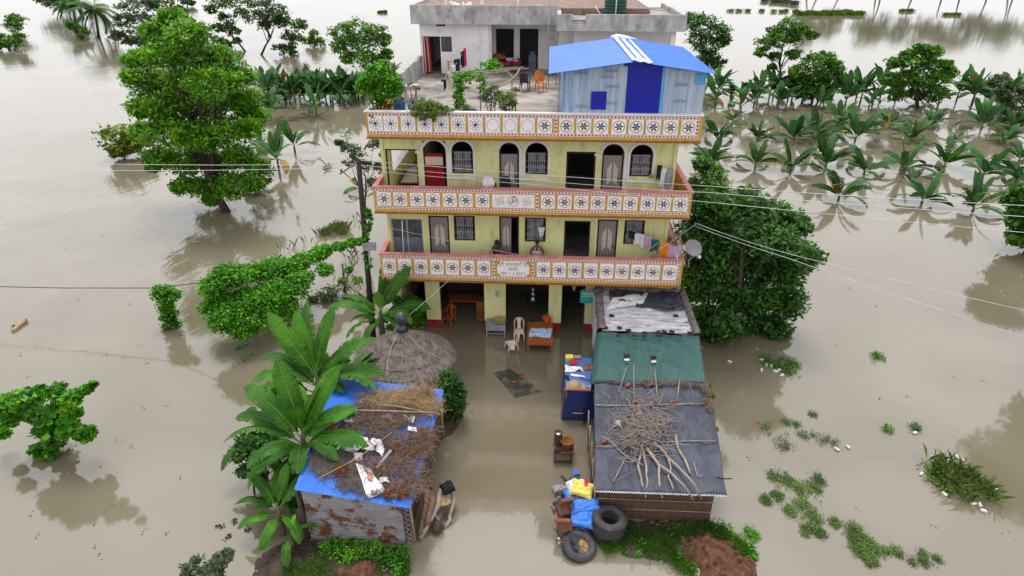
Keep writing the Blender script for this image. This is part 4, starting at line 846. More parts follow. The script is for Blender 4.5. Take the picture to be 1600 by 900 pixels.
lc = leafcloud('creeper', 'narrow post wrapped in green creeper leaning in the river at the left', 'creeper', p0,
          [(p0.lerp(p1, f) + Vector((0, 0, .1)), .34 + .16 * (f > .6), .34, .3, 700) for f in (0, .25, .5, .75, .95)] + [(at(275, 460, .6), .25, .2, .25, 300)], .12, 'leaf_vine')
MB().tube([p0 + Vector((0, 0, -.3)), p1], .07, 6).build('post', 'bark', lc)
# rope from far left to the creepers
a, b_, c = at(-40, 447, 1.2), at(240, 450, .8), at(330, 440, -.1)
MB().tube([a, a.lerp(b_, .5) + Vector((0, 0, -.05)), b_, c], .022, 5).build('rope', 'darkwire', label='dark rope strung low over the river to the creeper post', cat='rope')
# left edge bush
pxtree('shrub', 'round-leaved green bush rising from the brown water at the left edge', 'bush', (82, 712), [(15, 628, 20), (40, 622, 18), (62, 612, 13), (88, 612, 12), (112, 622, 14), (132, 612, 11), (145, 603, 5, .4), (20, 650, 20), (52, 645, 20), (85, 645, 20), (112, 645, 16), (70, 668, 20), (105, 668, 16), (132, 678, 12), (90, 690, 16), (60, 702, 13), (8, 678, 9, .5), (75, 710, 10), (142, 675, 5, .3), (0, 665, 8)],
       .26, 'leaf_vine', n=260, trunk_r=.06, aspect=.85, hollow=.2, droop=.3)
pxtree('shrub', 'feathery blue-green bush tops at the bottom edge left of the mud bank', 'bush', (320, 925), [(300, 884, 14), (320, 892, 14), (345, 874, 13), (355, 866, 8), (292, 895, 10), (335, 900, 18)], .16, 'leaf_grey', n=260, trunk_r=.04, aspect=.35)
pxtree('shrub', 'dark compound-leaved shrub behind the front banana plant at its left', 'bush', (395, 770), [(395, 690, 20), (378, 705, 16), (410, 720, 18), (385, 735, 14), (405, 745, 12), (372, 715, 8)], .15, 'leaf_dark', n=500, trunk_r=.04)
pxtree('shrub', 'dark green shrub between the umbrella hut and the flooded yard', 'bush', (712, 655), [(702, 590, 14), (712, 605, 15), (704, 625, 15), (718, 632, 12), (700, 648, 13), (712, 660, 9), (690, 610, 10), (722, 615, 8)], .14, 'leaf_dark', n=600, trunk_r=.03)
pxtree('shrub', 'dark shrub between the banana by the pole and the first green pier', 'bush', (640, 520), [(640, 470, 14), (652, 478, 14), (630, 488, 12), (648, 495, 13), (656, 505, 8), (620, 470, 8)], .16, 'leaf_mid', n=500, trunk_r=.03)
pxtree('shrub', 'weedy bush among flood debris between the creeper mass and the pole', 'bush', (540, 470), [(500, 470, 14), (520, 455, 12), (545, 470, 14), (560, 490, 12), (515, 490, 12), (580, 480, 10), (535, 440, 9), (545, 420, 8), (560, 440, 8), (490, 492, 10)], .14, 'leaf_mid', n=240, trunk_r=.03, hollow=.1)
pxtree('shrub', 'small shrub with bright leaves below the pole behind the umbrella hut', 'bush', (592, 525), [(585, 505, 10), (600, 498, 9), (610, 512, 8), (578, 490, 8)], .13, 'leaf_vine', n=300, trunk_r=.03)
# thin reeds and drowned weed stems
def stems(name, label, pts, h, wd, n, matn):
    tuft(name, label, pts, wd, n, matn, 'reeds', kind='stuff', h=h)
stems('reed_stems', 'thin grey weed stems poking out of the water left of the pole', [(442, 395, 14), (460, 388, 12), (480, 380, 12), (500, 370, 12), (520, 375, 14), (545, 360, 12), (468, 345, 8), (555, 345, 10), (570, 355, 8)], .7, .010, 7, 'reed')
stems('weed_stems', 'brown weed stems and flood trash between creeper and pole', [(540, 430, 22), (560, 450, 22), (520, 470, 20), (550, 400, 18), (575, 470, 14)], .6, .010, 26, 'reed')
tuft('grass_tussock', 'dark green fallen grass tussock in the water above the creeper mass', [(520, 362, 16), (530, 356, 14), (508, 366, 8), (535, 365, 8)], .012, 260, 'reed_green', 'grass', h=.4, kind='stuff')
# near banana plants: leaves laid out as in the photograph (direction, level, size)
GN = None
D = lambda deg: R(deg)
banana('large banana plant in front of the rusty tin shed corner with tall spread leaves', -7.05, -9.3, 2.35, 0, 1.0, 'near', 1, stem_r=.13, lean=(.1, 0), spec=[
    (D(150), 1, 1.15, 'near'), (D(165), 2, 1.2, 'near'), (D(125), 0, 1.1, 'near'), (D(95), 0, .95, 'near_whole'), (D(60), 0, 1.2, 'near_whole'), (D(20), 1, 1.05, 'near_whole'), (D(-10), 2, 1.15, 'near'), (D(-35), 2, .9, 'near'), (D(175), 3, 1.15, 'near'), (D(200), 2, 1.15, 'near'),
    (D(235), 2, .95, 'near_whole'), (D(285), 2, .85, 'near_whole'), (D(110), 0, 1.1, 'new'), (D(40), 2, .95, 'near'), (D(255), 3, .9, 'near_whole')] + more(5, 7) + more(6, 3, 0, 1))
banana('banana plant behind it whose leaves overhang the umbrella hut and blue roof', -7.4, -6.4, 2.55, 0, 1.0, 'near', 2, stem_r=.13, spec=[
    (D(130), 0, 1.2, 'near'), (D(105), 0, 1.05, 'near_whole'), (D(75), 0, 1.15, 'near'), (D(55), 0, 1.15, 'near_whole'), (D(30), 1, 1.2, 'near'), (D(0), 2, 1.2, 'near'), (D(-22), 2, 1.2, 'near'), (D(160), 2, 1.2, 'near'), (D(180), 3, 1.25, 'near'), (D(195), 2, 1.1, 'near'), (D(145), 1, 1.0, 'near'),
    (D(-60), 3, .9, 'near_whole'), (D(240), 3, .9, 'near_whole'), (D(90), 0, .9, 'new'), (D(15), 3, .9, 'near')] + more(7, 8) + more(8, 3, 1, 1))
banana('banana plant growing by the utility pole with leaves over the patterned balcony', -6.55, -.5, 1.9, 0, 1.0, 'near', 3, stem_r=.14, spec=[
    (D(105), 0, 1.15, 'near'), (D(125), 0, .9, 'near_whole'), (D(45), 0, 1.15, 'near_whole'), (D(25), 1, 1.1, 'near_whole'), (D(5), 2, 1.1, 'near'), (D(165), 2, 1.05, 'near'), (D(180), 2, 1.1, 'near'), (D(-35), 2, 1.0, 'near_whole'), (D(-90), 0, .95, 'new'), (D(215), 3, .8, 'near'), (D(70), 1, .8, 'near')] + more(9, 4))
banana('smaller banana plant at the left foot of the front banana, above the mud bank', -7.25, -11.2, 1.15, 0, .8, 'near', 4, stem_r=.08, spec=[
    (D(150), 1, .85, 'near_whole'), (D(185), 2, .8, 'near_whole'), (D(200), 3, .75, 'near_whole'), (D(60), 1, .9, 'near_whole'), (D(95), 0, .75, 'near_whole'), (D(-40), 3, .75, 'near_whole'), (D(265), 3, .7, 'near_whole'), (D(30), 2, .8, 'near_whole')])
banana('young banana shoot with hanging leaf beside the tin shed corner', -6.75, -11.7, .7, 0, .6, 'near_whole', 5, stem_r=.05, spec=[(D(-80), 3, .8, 'near_whole'), (D(100), 0, .6, 'new'), (D(10), 2, .7, 'near_whole')])

banana('banana plant farther left among the front group, leaning over the river', -8.7, -8.1, 1.7, 0, .9, 'near', 14, stem_r=.1, lean=(-.15, .05), spec=more(21, 7, 1, 2) + more(22, 5, 2, 3) + more(23, 2, 0, 0))
banana('banana plant at the back of the front group below the umbrella hut', -6.9, -5.0, 1.3, 0, .8, 'near', 15, stem_r=.09, spec=more(31, 6, 1, 2) + more(32, 4, 2, 3))
banana('short banana plant between the front banana and the blue roof edge', -6.95, -10.3, .9, 0, .75, 'near', 16, stem_r=.08, spec=more(41, 5, 1, 2) + more(42, 4, 2, 3))
pxtree('shrub', 'dark undergrowth filling the gaps below the front banana leaves', 'bush', (450, 800), [(452, 760, 14), (460, 785, 12), (446, 775, 12), (472, 745, 10)], .13, 'leaf_dark', n=300, trunk_r=.04)
# ------------------------------------------------------------------ utility pole and lines
pb0, pt0 = Vector((-7.25, .3, -.3)), at(560, 249, .3)
up = thing('utility_pole', 'dark leaning utility pole with a crossarm left of the house', 'utility pole', (-7.2, .3, 0))
MB().tube([pb0, pb0.lerp(pt0, .5), pt0], [.14, .12, .10], 9).build('pole_shaft', 'pole', up)
ca, cb = at(560, 252, .28), at(531, 272, 1.1)
MB().tube([ca, cb], .035, 6).build('crossarm', 'greydish', up)
MB().tube([at(536, 268, 1.0), at(561, 292, .25)], .022, 6).build('arm_brace', 'darkwire', up)
for f in (.05, .5, .9):
    q = ca.lerp(cb, f); MB().lathe([(.0, 0), (.035, .01), (.05, .05), (.03, .08), (.045, .11), (0, .14)], q + Vector((0, 0, .03)), 8).build('insulator', 'black', up)
MB().obox(at(577, 385, .05), (.55, .18, .32), (0, 0, .1)).obox(at(577, 400, .05), (.06, .1, .8), (0, .0, 0)).build('meter_cabinet', 'greycloth', up)
vine_pts = [(at(574 + 3 * math.sin(i), 330 + 11 * i, .2), .13, .13, .16, 130) for i in range(9)]
vt = leafcloud('climbing_vine', 'green vine climbing the middle of the utility pole', 'creeper', (-7.1, .2, 2.5), vine_pts, .12, 'leaf_vine')
def cable(label, pts, r=.014, m='wire', sag=.12, name='power_line', n=10):
    P = []
    for a, b in zip(pts, pts[1:]):
        a, b = Vector(a), Vector(b)
        for i in range(n): t_ = i / n; P.append(a.lerp(b, t_) - Vector((0, 0, sag * 4 * t_ * (1 - t_))))
    P.append(Vector(pts[-1])); return MB().tube(P, r, 4).build(name, m, label=label, cat='cable')
L0, L1, L2 = at(531, 262, 1.1), at(545, 256, .7), at(558, 250, .3)
cable('upper pale power line running left from the pole across the bright tree', [L1, at(-60, 250, .6)], .010)
cable('lower pale power line running left from the pole across the bright tree', [L0, at(-60, 263, 1.1)], .010)
cable('upper power line crossing in front of the upper balcony doors', [L2, at(1110, 291, -.9), at(1700, 326, -3)], .011, sag=.05)
cable('middle power line crossing just below the upper one before the doors', [L1, at(830, 281, -.5), at(1110, 301, -.9), at(1700, 345, -3)], .011, sag=.04)
cable('lowest power line crossing the pink railing at its right end', [L0, at(830, 288, -.4), at(1110, 316, -.9), at(1700, 372, -3)], .011, sag=.03)
br = at(1085, 348, .3)
cable('pale service line leaving the right corner of the house, upper one', [br, at(1230, 396, -1.5), at(1660, 498, -3)], .010, sag=.05)
cable('pale service line leaving the right corner of the house, lower one', [br + Vector((0, 0, -.12)), at(1230, 403, -1.5), at(1660, 545, -3)], .010, sag=.05)
cable('clothes wire slanting down across the lowest left doors', [at(592, 352, .4), at(832, 402, .1)], .008, sag=.05)
cable('thin wire from the lowest balcony down to the umbrella hut top', [at(735, 405, -.1), at(640, 492, -2.8)], .009, sag=.05)
cable('thin wire slanting to the balcony corner by the orange cloth, left one', [at(1075, 345, .5), at(985, 410, -.02)], .008, sag=.03)
cable('thin wire slanting to the balcony corner by the orange cloth, right one', [at(1087, 350, .4), at(1010, 402, -.02)], .008, sag=.05)
cable('white wire stretched along the front of the lowest balcony', [at(835, 417, -.05), at(1055, 425, -.05)], .008, sag=.02)
bw = MB(); bw.tube([at(1058, 398, .0), at(1060, 452, -.02)], .022, 6); bw.build('pipe', 'wire', label='white thin pipe standing before the right corner of the lowest balcony', cat='pipe')
MB().tube([at(628, 345, -.05), at(631, 402, -.03)], .018, 6).build('pipe', 'wire', label='white thin rod standing up from the left part of the lowest balcony', cat='pipe')
ld = thing('bamboo_ladder', 'leaning pink-brown ladder rails at the right end of the middle storey', 'ladder', at(1064, 398, .6))
la, lb_, = at(1046, 345, 2.2), at(1064, 398, .4)
for dx in (0, .16): MB().tube([la + Vector((dx, 0, 0)), lb_ + Vector((dx, 0, 0))], .025, 6).build('rail', 'bamboo', ld)
for i in range(7): q = la.lerp(lb_, .1 + i * .13); MB().tube([q, q + Vector((.16, 0, 0))], .016, 5).build('rung', 'pink', ld)
ds = thing('satellite_dish', 'grey satellite dish on a bracket right of the lowest balcony', 'satellite dish', at(1075, 410, .4))
dc = at(1082, 388, .3)
dm_ = MB().lathe([(0, .0), (.1, .005), (.2, .02), (.3, .05), (.36, .085), (.355, .1), (.3, .065), (.2, .035), (0, .015)], (0, 0, 0), 24, sx=1.15)
link('dish', dm_.mesh('dish', 'greydish'), ds, loc=dc, rot=(R(55), R(20), R(10)))
MB().tube([dc + Vector((0, .03, -.02)), at(1083, 402, .4), at(1076, 406, .3), at(1075, 418, .3)], .03, 6).build('bracket', 'greydish', ds)
MB().tube([dc + Vector((0, -.02, -.25)), dc + Vector((.22, -.42, -.22))], .015, 5).build('feed_arm', 'greydish', ds)
MB().lathe([(0, -.06), (.05, -.05), (.06, 0), (.05, .06), (0, .07)], dc + Vector((.24, -.44, -.2)), 10).build('feed_horn', 'white', ds)

# ------------------------------------------------------------------ rusty tin shed with blue roof (front left)
def corr(fn, u0, u1, n, m=0, amp=.018, per=.12, nv=2, normal=(0, 0, 1)):
    """corrugated sheet: waves travel along u; fn(u,v) gives the base point"""
    nu = max(4, int(n)); N_ = Vector(normal); mb = MB()
    mb.grid(lambda u, v: Vector(fn(u, v)) + N_ * (amp * math.sin(2 * PI * u * (u1 - u0) / per)), nu, nv, m, True); return mb
sh = thing('tin_shed', 'rusty corrugated tin shed with bright blue roof at the front left', 'shed', (-4.9, -9, 0))
FL, FR, BR, BLc = Vector((-6.45, -11.5, 2.2)), Vector((-3.05, -11.72, 1.87)), Vector((-2.89, -6.2, 2.0)), Vector((-6.82, -6.1, 2.3))
def roofpt(u, v): return (FL.lerp(FR, u)).lerp(BLc.lerp(BR, u), v)      # u across, v back
for i in range(6):                                    # roof sheets side by side, waves run front to back
    ua, ub = i / 6 - .004, (i + 1) / 6 + .004
    va, vb = 0, 1
    corr(lambda u, v: roofpt(ua + (ub - ua) * u, va + (vb - va) * v) + Vector((0, 0, .008 * (i % 2))), 0, .58, 30, amp=.014, per=.097, nv=3).build('roof_sheet', 'blueroof', sh)
wA, wB = Vector((-6.33, -11.32, 0)), Vector((-3.38, -11.38, 0))
def wallpt(u, z): return wA.lerp(wB, u) + Vector((0, 0, z))
for (u0, u1, z0, z1, z2, z3, off) in [(0, 1, .02, .02, .78, .74, 0), (.01, 1, .70, .66, 1.42, 1.28, .02), (0, 1.0, 1.36, 1.22, 2.13, 1.80, .04)]:
    mb = MB(); nv = 44
    mb.grid(lambda u, v: wallpt(u0 + (u1 - u0) * u, (z0 + (z1 - z0) * u) * (1 - v) + (z2 + (z3 - z2) * u) * v) + Vector((0, -off + .013 * math.sin(v * 2 * PI * 9), 0)), 8, nv)
    mb.build('wall_sheet', 'tin', sh)
MB().tube([wA + Vector((-.12, .02, -.2)), wA + Vector((-.18, .05, 2.1))], [.09, .07], 8).build('corner_post', 'bark', sh)
MB().tube([wB + Vector((.28, .1, -.2)), Vector((-3.12, -11.45, 1.85))], .035, 6).build('corner_post', 'bamboo', sh)
MB().tube([Vector((-2.98, -6.4, -.2)), Vector((-2.98, -6.4, 1.95))], .05, 6).build('corner_post', 'bamboo', sh)
me_ = MB()
for i in range(9):
    for s_ in (1, -1):
        z0 = .1 + i * .2; me_.tube([wB + Vector((.03, .03, z0)), wB + Vector((.27, .06, z0 + .22 * s_))], .008, 3, cap=False)
me_.build('wire_mesh', 'grille', sh, kind='stuff')
MB().grid(lambda u, v: wA.lerp(Vector((-6.6, -6.2, 0)), u) + Vector((0, 0, 2.15 * v)), 6, 2).build('side_wall', 'mat', sh)
MB().grid(lambda u, v: wB.lerp(Vector((-3.0, -6.3, 0)), u) + Vector((0, 0, 1.78 * v + .05 * v * u)), 6, 2).build('side_wall', 'mat', sh)
MB().grid(lambda u, v: Vector((-6.6, -6.25, 0)).lerp(Vector((-3.0, -6.35, 0)), u) + Vector((0, 0, 2.1 * v - .1 * u * v)), 6, 2).build('rear_wall', 'mat', sh)
# litter on the roof
def on_roof(px, py, dz=.0):
    p = atz(px, py, 2.05 + dz)
    for _ in range(4):
        v = (p.y + 11.55) / 5.4; u = (p.x - roofpt(0, v).x) / max(.1, (roofpt(1, v) - roofpt(0, v)).x); p = atz(px, py, roofpt(u, v).z + .02 + dz)
    return p
def straws(name, label, spots, n, ln, r, matn, up=.15, cat='straw', dirn=None, kind='stuff'):
    """loose stalks heaped around the spots, each a thin three-sided stalk"""
    V = []; Fc = []
    for (p, rad, h) in spots:
        for _ in range(n):
            a = random.gauss(0, .45) + dirn if dirn is not None else random.uniform(0, 2 * PI); q = Vector((p[0] + random.gauss(0, rad * .5), p[1] + random.gauss(0, rad * .5), p[2] + random.uniform(.02, h)))
            d = Vector((math.cos(a), math.sin(a), random.uniform(-up, up * 1.3))).normalized() * ln * random.uniform(.4, 1.1)
            s_ = d.cross(Vector((0, 0, 1))).normalized() * r; u_ = Vector((0, 0, r * 1.2)); mid = q + d * .5 + Vector((random.gauss(0, .12), random.gauss(0, .12), random.uniform(0, .15))) * ln
            b = len(V)
            for c_, k_ in ((q, 1), (mid, 1), (q + d, .5)): V += [c_ - s_ * k_, c_ + s_ * k_, c_ + u_ * k_]
            for j in (0, 3): Fc += [(b + j, b + j + 1, b + j + 4, b + j + 3), (b + j + 1, b + j + 2, b + j + 5, b + j + 4), (b + j + 2, b + j, b + j + 3, b + j + 5)]
    mb = MB(); mb.v = [tuple(v) for v in V]; mb.f = Fc; mb.m = [0] * len(Fc); mb.sm = [False] * len(Fc)
    return mb.build(name, matn, label=label, cat=cat if label else None, kind=kind)
random.seed(8)
g_ = lambda L_, rad, h: [(on_roof(x, y), rad, h) for x, y in L_]
straws('dry_brush', 'heap of dry brown brush spread over the middle of the blue roof', g_([(600, 665), (625, 660), (640, 650), (615, 690), (645, 690), (655, 710), (625, 720), (600, 735), (640, 740), (590, 650), (660, 680), (560, 660), (645, 765), (625, 765), (570, 640), (575, 730), (585, 675), (655, 690)], .40, .2), 225, .4, .007, 'drybrush')
straws('dry_leaves', 'rust-brown dry leaf clumps on the right front of the blue roof', g_([(618, 705), (638, 712), (600, 738), (608, 775), (655, 695), (660, 705), (520, 672), (535, 738), (628, 775)], .16, .18), 170, .14, .014, 'rustleaf', up=.8)
straws('straw_heap', 'golden straw heap at the back of the blue roof', g_([(630, 625), (645, 622), (615, 630), (655, 632), (600, 632), (585, 628), (670, 640)], .34, .26), 330, .55, .006, 'straw', up=.25)
sb_ = on_roof(668, 622)
straws('straw_sheaf', 'upright golden sheaf of straw at the back right corner of the blue roof', [(sb_, .16, .1)], 260, .75, .007, 'straw', up=2.6)
straws('grey_litter', 'flat grey-brown leaf litter over the left front of the blue roof', g_([(520, 715), (545, 735), (510, 735), (560, 745), (535, 720), (590, 755), (570, 700), (590, 700), (505, 690), (545, 755), (515, 700), (500, 720), (540, 675), (575, 765)], .36, .05), 340, .3, .006, 'thatch', up=.05)
def cloth(name, label, corners, matn, cat, wr=.05, n=14, freq=2.2, seed=1, thick=.012, lift=0, kw=None, flutter=1.0):
    c = [Vector(q) for q in corners]
    def fn(u, v):
        p = c[0].lerp(c[1], u).lerp(c[3].lerp(c[2], u), v); e = 1 + .6 * flutter * nz(p, 1.3, seed + 5)
        return p + Vector((nz(p, freq, seed + 2) * wr * .7, nz(p, freq, seed + 3) * wr * .7, nz(p, freq, seed) * wr * e + lift))
    mb = MB().grid(fn, n, n, thick=thick); return mb.build(name, matn, label=label, cat=cat, **(kw or {}))
R_ = lambda *q: [on_roof(x, y, d) for x, y, d in q]
cloth('plastic_sheet', 'white printed plastic sheet hanging to the front edge of the blue roof', R_((575, 778, .08), (602, 768, .08), (578, 730, .16), (555, 722, .16)), 'plastic', 'plastic sheet', .06)
cloth('plastic_sheet', 'crumpled white plastic sheet across the left middle of the blue roof', R_((520, 705, .05), (580, 702, .12), (572, 682, .12), (530, 680, .05)), 'plastic', 'plastic sheet', .16, n=22, freq=4)
cloth('plastic_sheet', 'ragged white plastic scraps at the back left of the blue roof', R_((522, 645, .05), (560, 648, .05), (556, 636, .05), (530, 633, .05)), 'plastic', 'plastic sheet', .14, n=18, freq=5, seed=4)
cloth('cloth_scrap', 'pink rag lying in the middle of the blue roof brush', R_((592, 654, .15), (616, 658, .15), (612, 648, .15), (596, 644, .15)), 'pink', 'rag', .1, freq=5, seed=6)
cloth('cloth_scrap', 'small red and pink rag on the white printed plastic sheet', R_((572, 745, .2), (584, 752, .2), (582, 738, .2), (574, 735, .2)), 'pink', 'rag', .08, freq=6, seed=9)
cloth('plastic_scrap', 'small white packet on the right side of the blue roof', R_((636, 672, .2), (652, 676, .2), (650, 668, .2), (638, 666, .2)), 'plastic', 'packet', .05, freq=6, seed=10)
cloth('cloth_scrap', 'turquoise rag at the left back of the blue roof litter', R_((540, 652, .1), (556, 656, .1), (552, 646, .1), (542, 643, .1)), 'greensign', 'rag', .08, freq=6, seed=12)
cloth('plastic_scrap', 'white plastic clump left of the brush near the banana leaf on the blue roof', R_((560, 700, .1), (600, 715, .1), (600, 695, .14), (575, 685, .1)), 'dirtywhite', 'packet', .18, n=20, freq=4, seed=13)
pk = thing('wooden_frame', 'small white-edged frame lying near the front edge of the blue roof', 'frame', on_roof(618, 768, .1))
for i_, (x_, y_, l_) in enumerate([(588, 690, 'white packet beside the grey board on the blue roof'), (560, 712, 'torn white plastic left of the long cane on the blue roof'), (545, 655, 'white plastic wad by the turquoise rag on the blue roof'), (600, 750, 'white packet between the printed sheet and the front brush'), (640, 655, 'pale plastic twist in the straw edge of the blue roof')]):
    cloth('plastic_scrap', l_, R_((x_ - 9, y_ + 4, .12), (x_ + 8, y_ + 5, .16), (x_ + 6, y_ - 5, .2), (x_ - 7, y_ - 4, .12)), 'dirtywhite' if i_ % 2 else 'plastic', 'packet', .14, n=14, freq=5, seed=40 + i_)
q = R_((610, 775, .1), (630, 770, .1), (622, 760, .1), (606, 765, .1))
for a, b in zip(q, q[1:] + q[:1]): MB().tube([a, b], .015, 5).build('frame_bar', 'plastic', pk)
def pole_on(label, pts, r, m='bamboo', name='bamboo_pole', cat='pole'): return MB().tube(pts, r, 6).build(name, m, label=label, cat=cat)
pole_on('long thin cane lying diagonally over the front of the blue roof', R_((497, 748, .08), (560, 715, .3), (612, 676, .25)), .014, 'straw')
pole_on('grey plank pole across the blue roof below the straw, upper one', R_((560, 628, .15), (620, 635, .3), (688, 648, .12)), .03)
pole_on('grey plank pole across the blue roof below the straw, lower one', R_((528, 641, .15), (600, 642, .3), (683, 645, .2)), .03)
MB().obox(on_roof(600, 717, .2), (.09, .8, .03), (.05, 0, -.35)).build('plank', 'wood', label='short grey board lying among the brush on the blue roof', cat='board')

# ------------------------------------------------------------------ right-hand huts
random.seed(31)
rs = thing('tarp_shed', 'bamboo-matting shed under slate-black tarpaulin at the front right', 'shed', (4.3, -7.8, 0))
rFL, rFR, rBR, rBL = Vector((2.33, -10.35, 1.6)), Vector((6.26, -10.3, 1.58)), Vector((6.72, -5.45, 2.12)), Vector((2.53, -5.6, 2.12))
def rroof(u, v):
    p = rFL.lerp(rFR, u).lerp(rBL.lerp(rBR, u), v); return p - Vector((0, 0, .06 * math.sin(PI * u) * math.sin(PI * ((v * 2) % 1))))
def tarp(u, v):
    p = rroof(u, v)
    w_ = nz((p.x * 1.1, p.y * .35, 0), 2.6, 1) * .055 + nz((p.x * .5 + p.y * .5, p.y - p.x, 0), 2.2, 4) * .06 * (.3 + u) + nz((p.x * 1.6, p.y * .5, 0), 5, 2) * .022 + nz(p, 9, 6) * .008
    edge = max(0, 1 - v * 14) + max(0, 1 - (1 - u) * 20) * .4 + max(0, 1 - u * 22) * .4
    p = p + Vector((nz(p, 3, 7) * .03, -.05 * edge if v < .1 else 0, .045 + w_ - .05 * edge)); return p
MB().grid(tarp, 90, 100, thick=.01).build('tarpaulin', 'tarp', rs)
mb = MB(); mb.grid(lambda u, v: rFL.lerp(rFR, u) + Vector((0, -.10 + v * .22, -.045 - v * .03 + .022 * math.sin(u * 2 * PI * 48))), 384, 1); mb.build('corrugated_edge', 'whitesheet', rs)
wl, wr = Vector((2.52, -9.95, 0)), Vector((6.02, -9.98, 0))
def plankwall(A, B, h0, h1, n, name='matting_strip'):
    for i in range(n):
        z0 = h0 + (h1 - h0) * i / n; z1 = h0 + (h1 - h0) * (i + 1) / n + .03; o_ = .012 * (i % 2)
        MB().grid(lambda u, v: A.lerp(B, u) + Vector((.015 * nz((u * 9, v, i), 1), -o_ - .02 * (1 - v) + .012 * math.sin(u * 90), z0 + (z1 - z0) * v)), 60, 2).build(name, 'mat', rs)
plankwall(wl, wr, -.1, 1.54, 4)
for z in (.45, .86, 1.25): MB().tube([wl + Vector((-.05, -.06, z)), wr + Vector((.05, -.06, z + .03))], .018, 5).build('batten', 'bamboo', rs)
MB().grid(lambda u, v: Vector((2.5, -9.95, -.1)).lerp(Vector((2.62, -5.7, -.1)), u) + Vector((.01 * math.sin(u * 160), 0, v * (1.66 + .45 * u))), 120, 2).build('side_wall', 'mat', rs)
MB().grid(lambda u, v: Vector((6.05, -9.95, -.1)).lerp(Vector((6.5, -5.7, -.1)), u) + Vector((.01 * math.sin(u * 160), 0, v * (1.66 + .45 * u))), 120, 2).build('side_wall', 'mat', rs)
MB().grid(lambda u, v: Vector((2.6, -5.72, -.1)).lerp(Vector((6.5, -5.68, -.1)), u) + Vector((0, 0, 2.1 * v)), 6, 2).build('rear_wall', 'mat', rs)
for i in range(5):
    q = Vector((2.46 - .015 * i, -9.9 + i * .75, 0)); MB().tube([q + Vector((-.03, 0, -.2)), q + Vector((-.10, 0, 1.62 + .05 * i))], .032, 6).build('wall_post', 'bamboo', rs)
def rr_(px, py, dz=.09):
    p = atz(px, py, 1.9)
    for _ in range(5):
        v = min(1.15, max(-.1, (p.y + 10.32) / 4.8)); u = (p.x - rroof(0, v).x) / (rroof(1, v).x - rroof(0, v).x); p = atz(px, py, tarp(min(1, max(0, u)), min(1, max(0, v))).z + dz)
    return p
def rpole(label, pts, r, m='bamboo', name='bamboo_pole', cat='pole', dz=.05): return MB().tube([rr_(x, y, dz) for x, y in pts], r, 6).build(name, m, label=label, cat=cat)
rpole('long bamboo batten across the upper part of the black tarpaulin', [(930, 633), (985, 634), (1040, 632), (1104, 630)], .022)
rpole('bamboo batten across the right middle of the black tarpaulin', [(1030, 692), (1075, 689), (1118, 689)], .02)
rpole('short bamboo batten at the left middle of the black tarpaulin', [(933, 698), (965, 696)], .02)
MB().tube([rr_(1120, 745, .02), rr_(1131, 748, .02), at(1144, 748, -9.6)], .02, 6).build('bamboo_pole', 'bark', label='dark stick jutting out at the right front corner of the black tarpaulin', cat='pole')
# ridge pole between net tent and tarpaulin
MB().tube([atz(928, 596, 2.2), atz(985, 600, 2.2), atz(1040, 602, 2.2)], .03, 6).build('bamboo_pole', 'bark', label='dark ridge pole where the green net meets the black tarpaulin', cat='pole')
for (a, b, lb) in [((979, 573), (967, 614), 'short leaning stick over the net edge, leftmost of four'), ((990, 568), (991, 629), 'upright stick over the net edge, second of four'), ((1023, 576), (1028, 629), 'stick over the net edge, third of four'), ((1062, 592), (1058, 628), 'pale stick over the net edge, rightmost of four')]:
    MB().tube([atz(a[0], a[1], 2.3), atz((a[0] + b[0]) / 2, (a[1] + b[1]) / 2, 2.27), rr_(b[0], b[1], .06)], .02, 6).build('stick', 'bamboo', label=lb, cat='stick')
# dry creeper on the back right corner
straws('dry_creeper', 'dry brown creeper along the back right edge of the black tarpaulin', [(rr_(x, y, .02), .16, .12) for x, y in [(1010, 600), (1030, 600), (1050, 601), (1068, 602), (1085, 604), (1098, 608), (1104, 615), (1104, 630), (1108, 640)]], 90, .14, .008, 'drybrush', up=.7)
leafcloud('creeper', 'green creeper hanging over the back right corner of the black tarpaulin', 'creeper', (6.7, -5.6, 2), [(at(1102, 606, -5.6), .22, .15, .12, 200), (at(1112, 616, -5.7), .1, .1, .25, 220), (at(1060, 601, -5.4), .2, .1, .06, 60), (at(1118, 672, -7), .08, .1, .14, 90)], .09, 'leaf_gold')
for x, y, lb in [(981, 602, 'brick on the ridge pole above the second stick'), (1016, 601, 'brick on the ridge pole right of the third stick'), (1051, 628, 'brick at the lower end of the rightmost stick'), (945, 690, 'rusty brick at the left edge of the black tarpaulin by the brushwood'), (992, 628, 'brick at the foot of the second stick on the tarpaulin')]:
    MB().obox(rr_(x, y, .08), (.2, .1, .07), (0, 0, random.random())).build('brick', 'brick', label=lb, cat='brick')
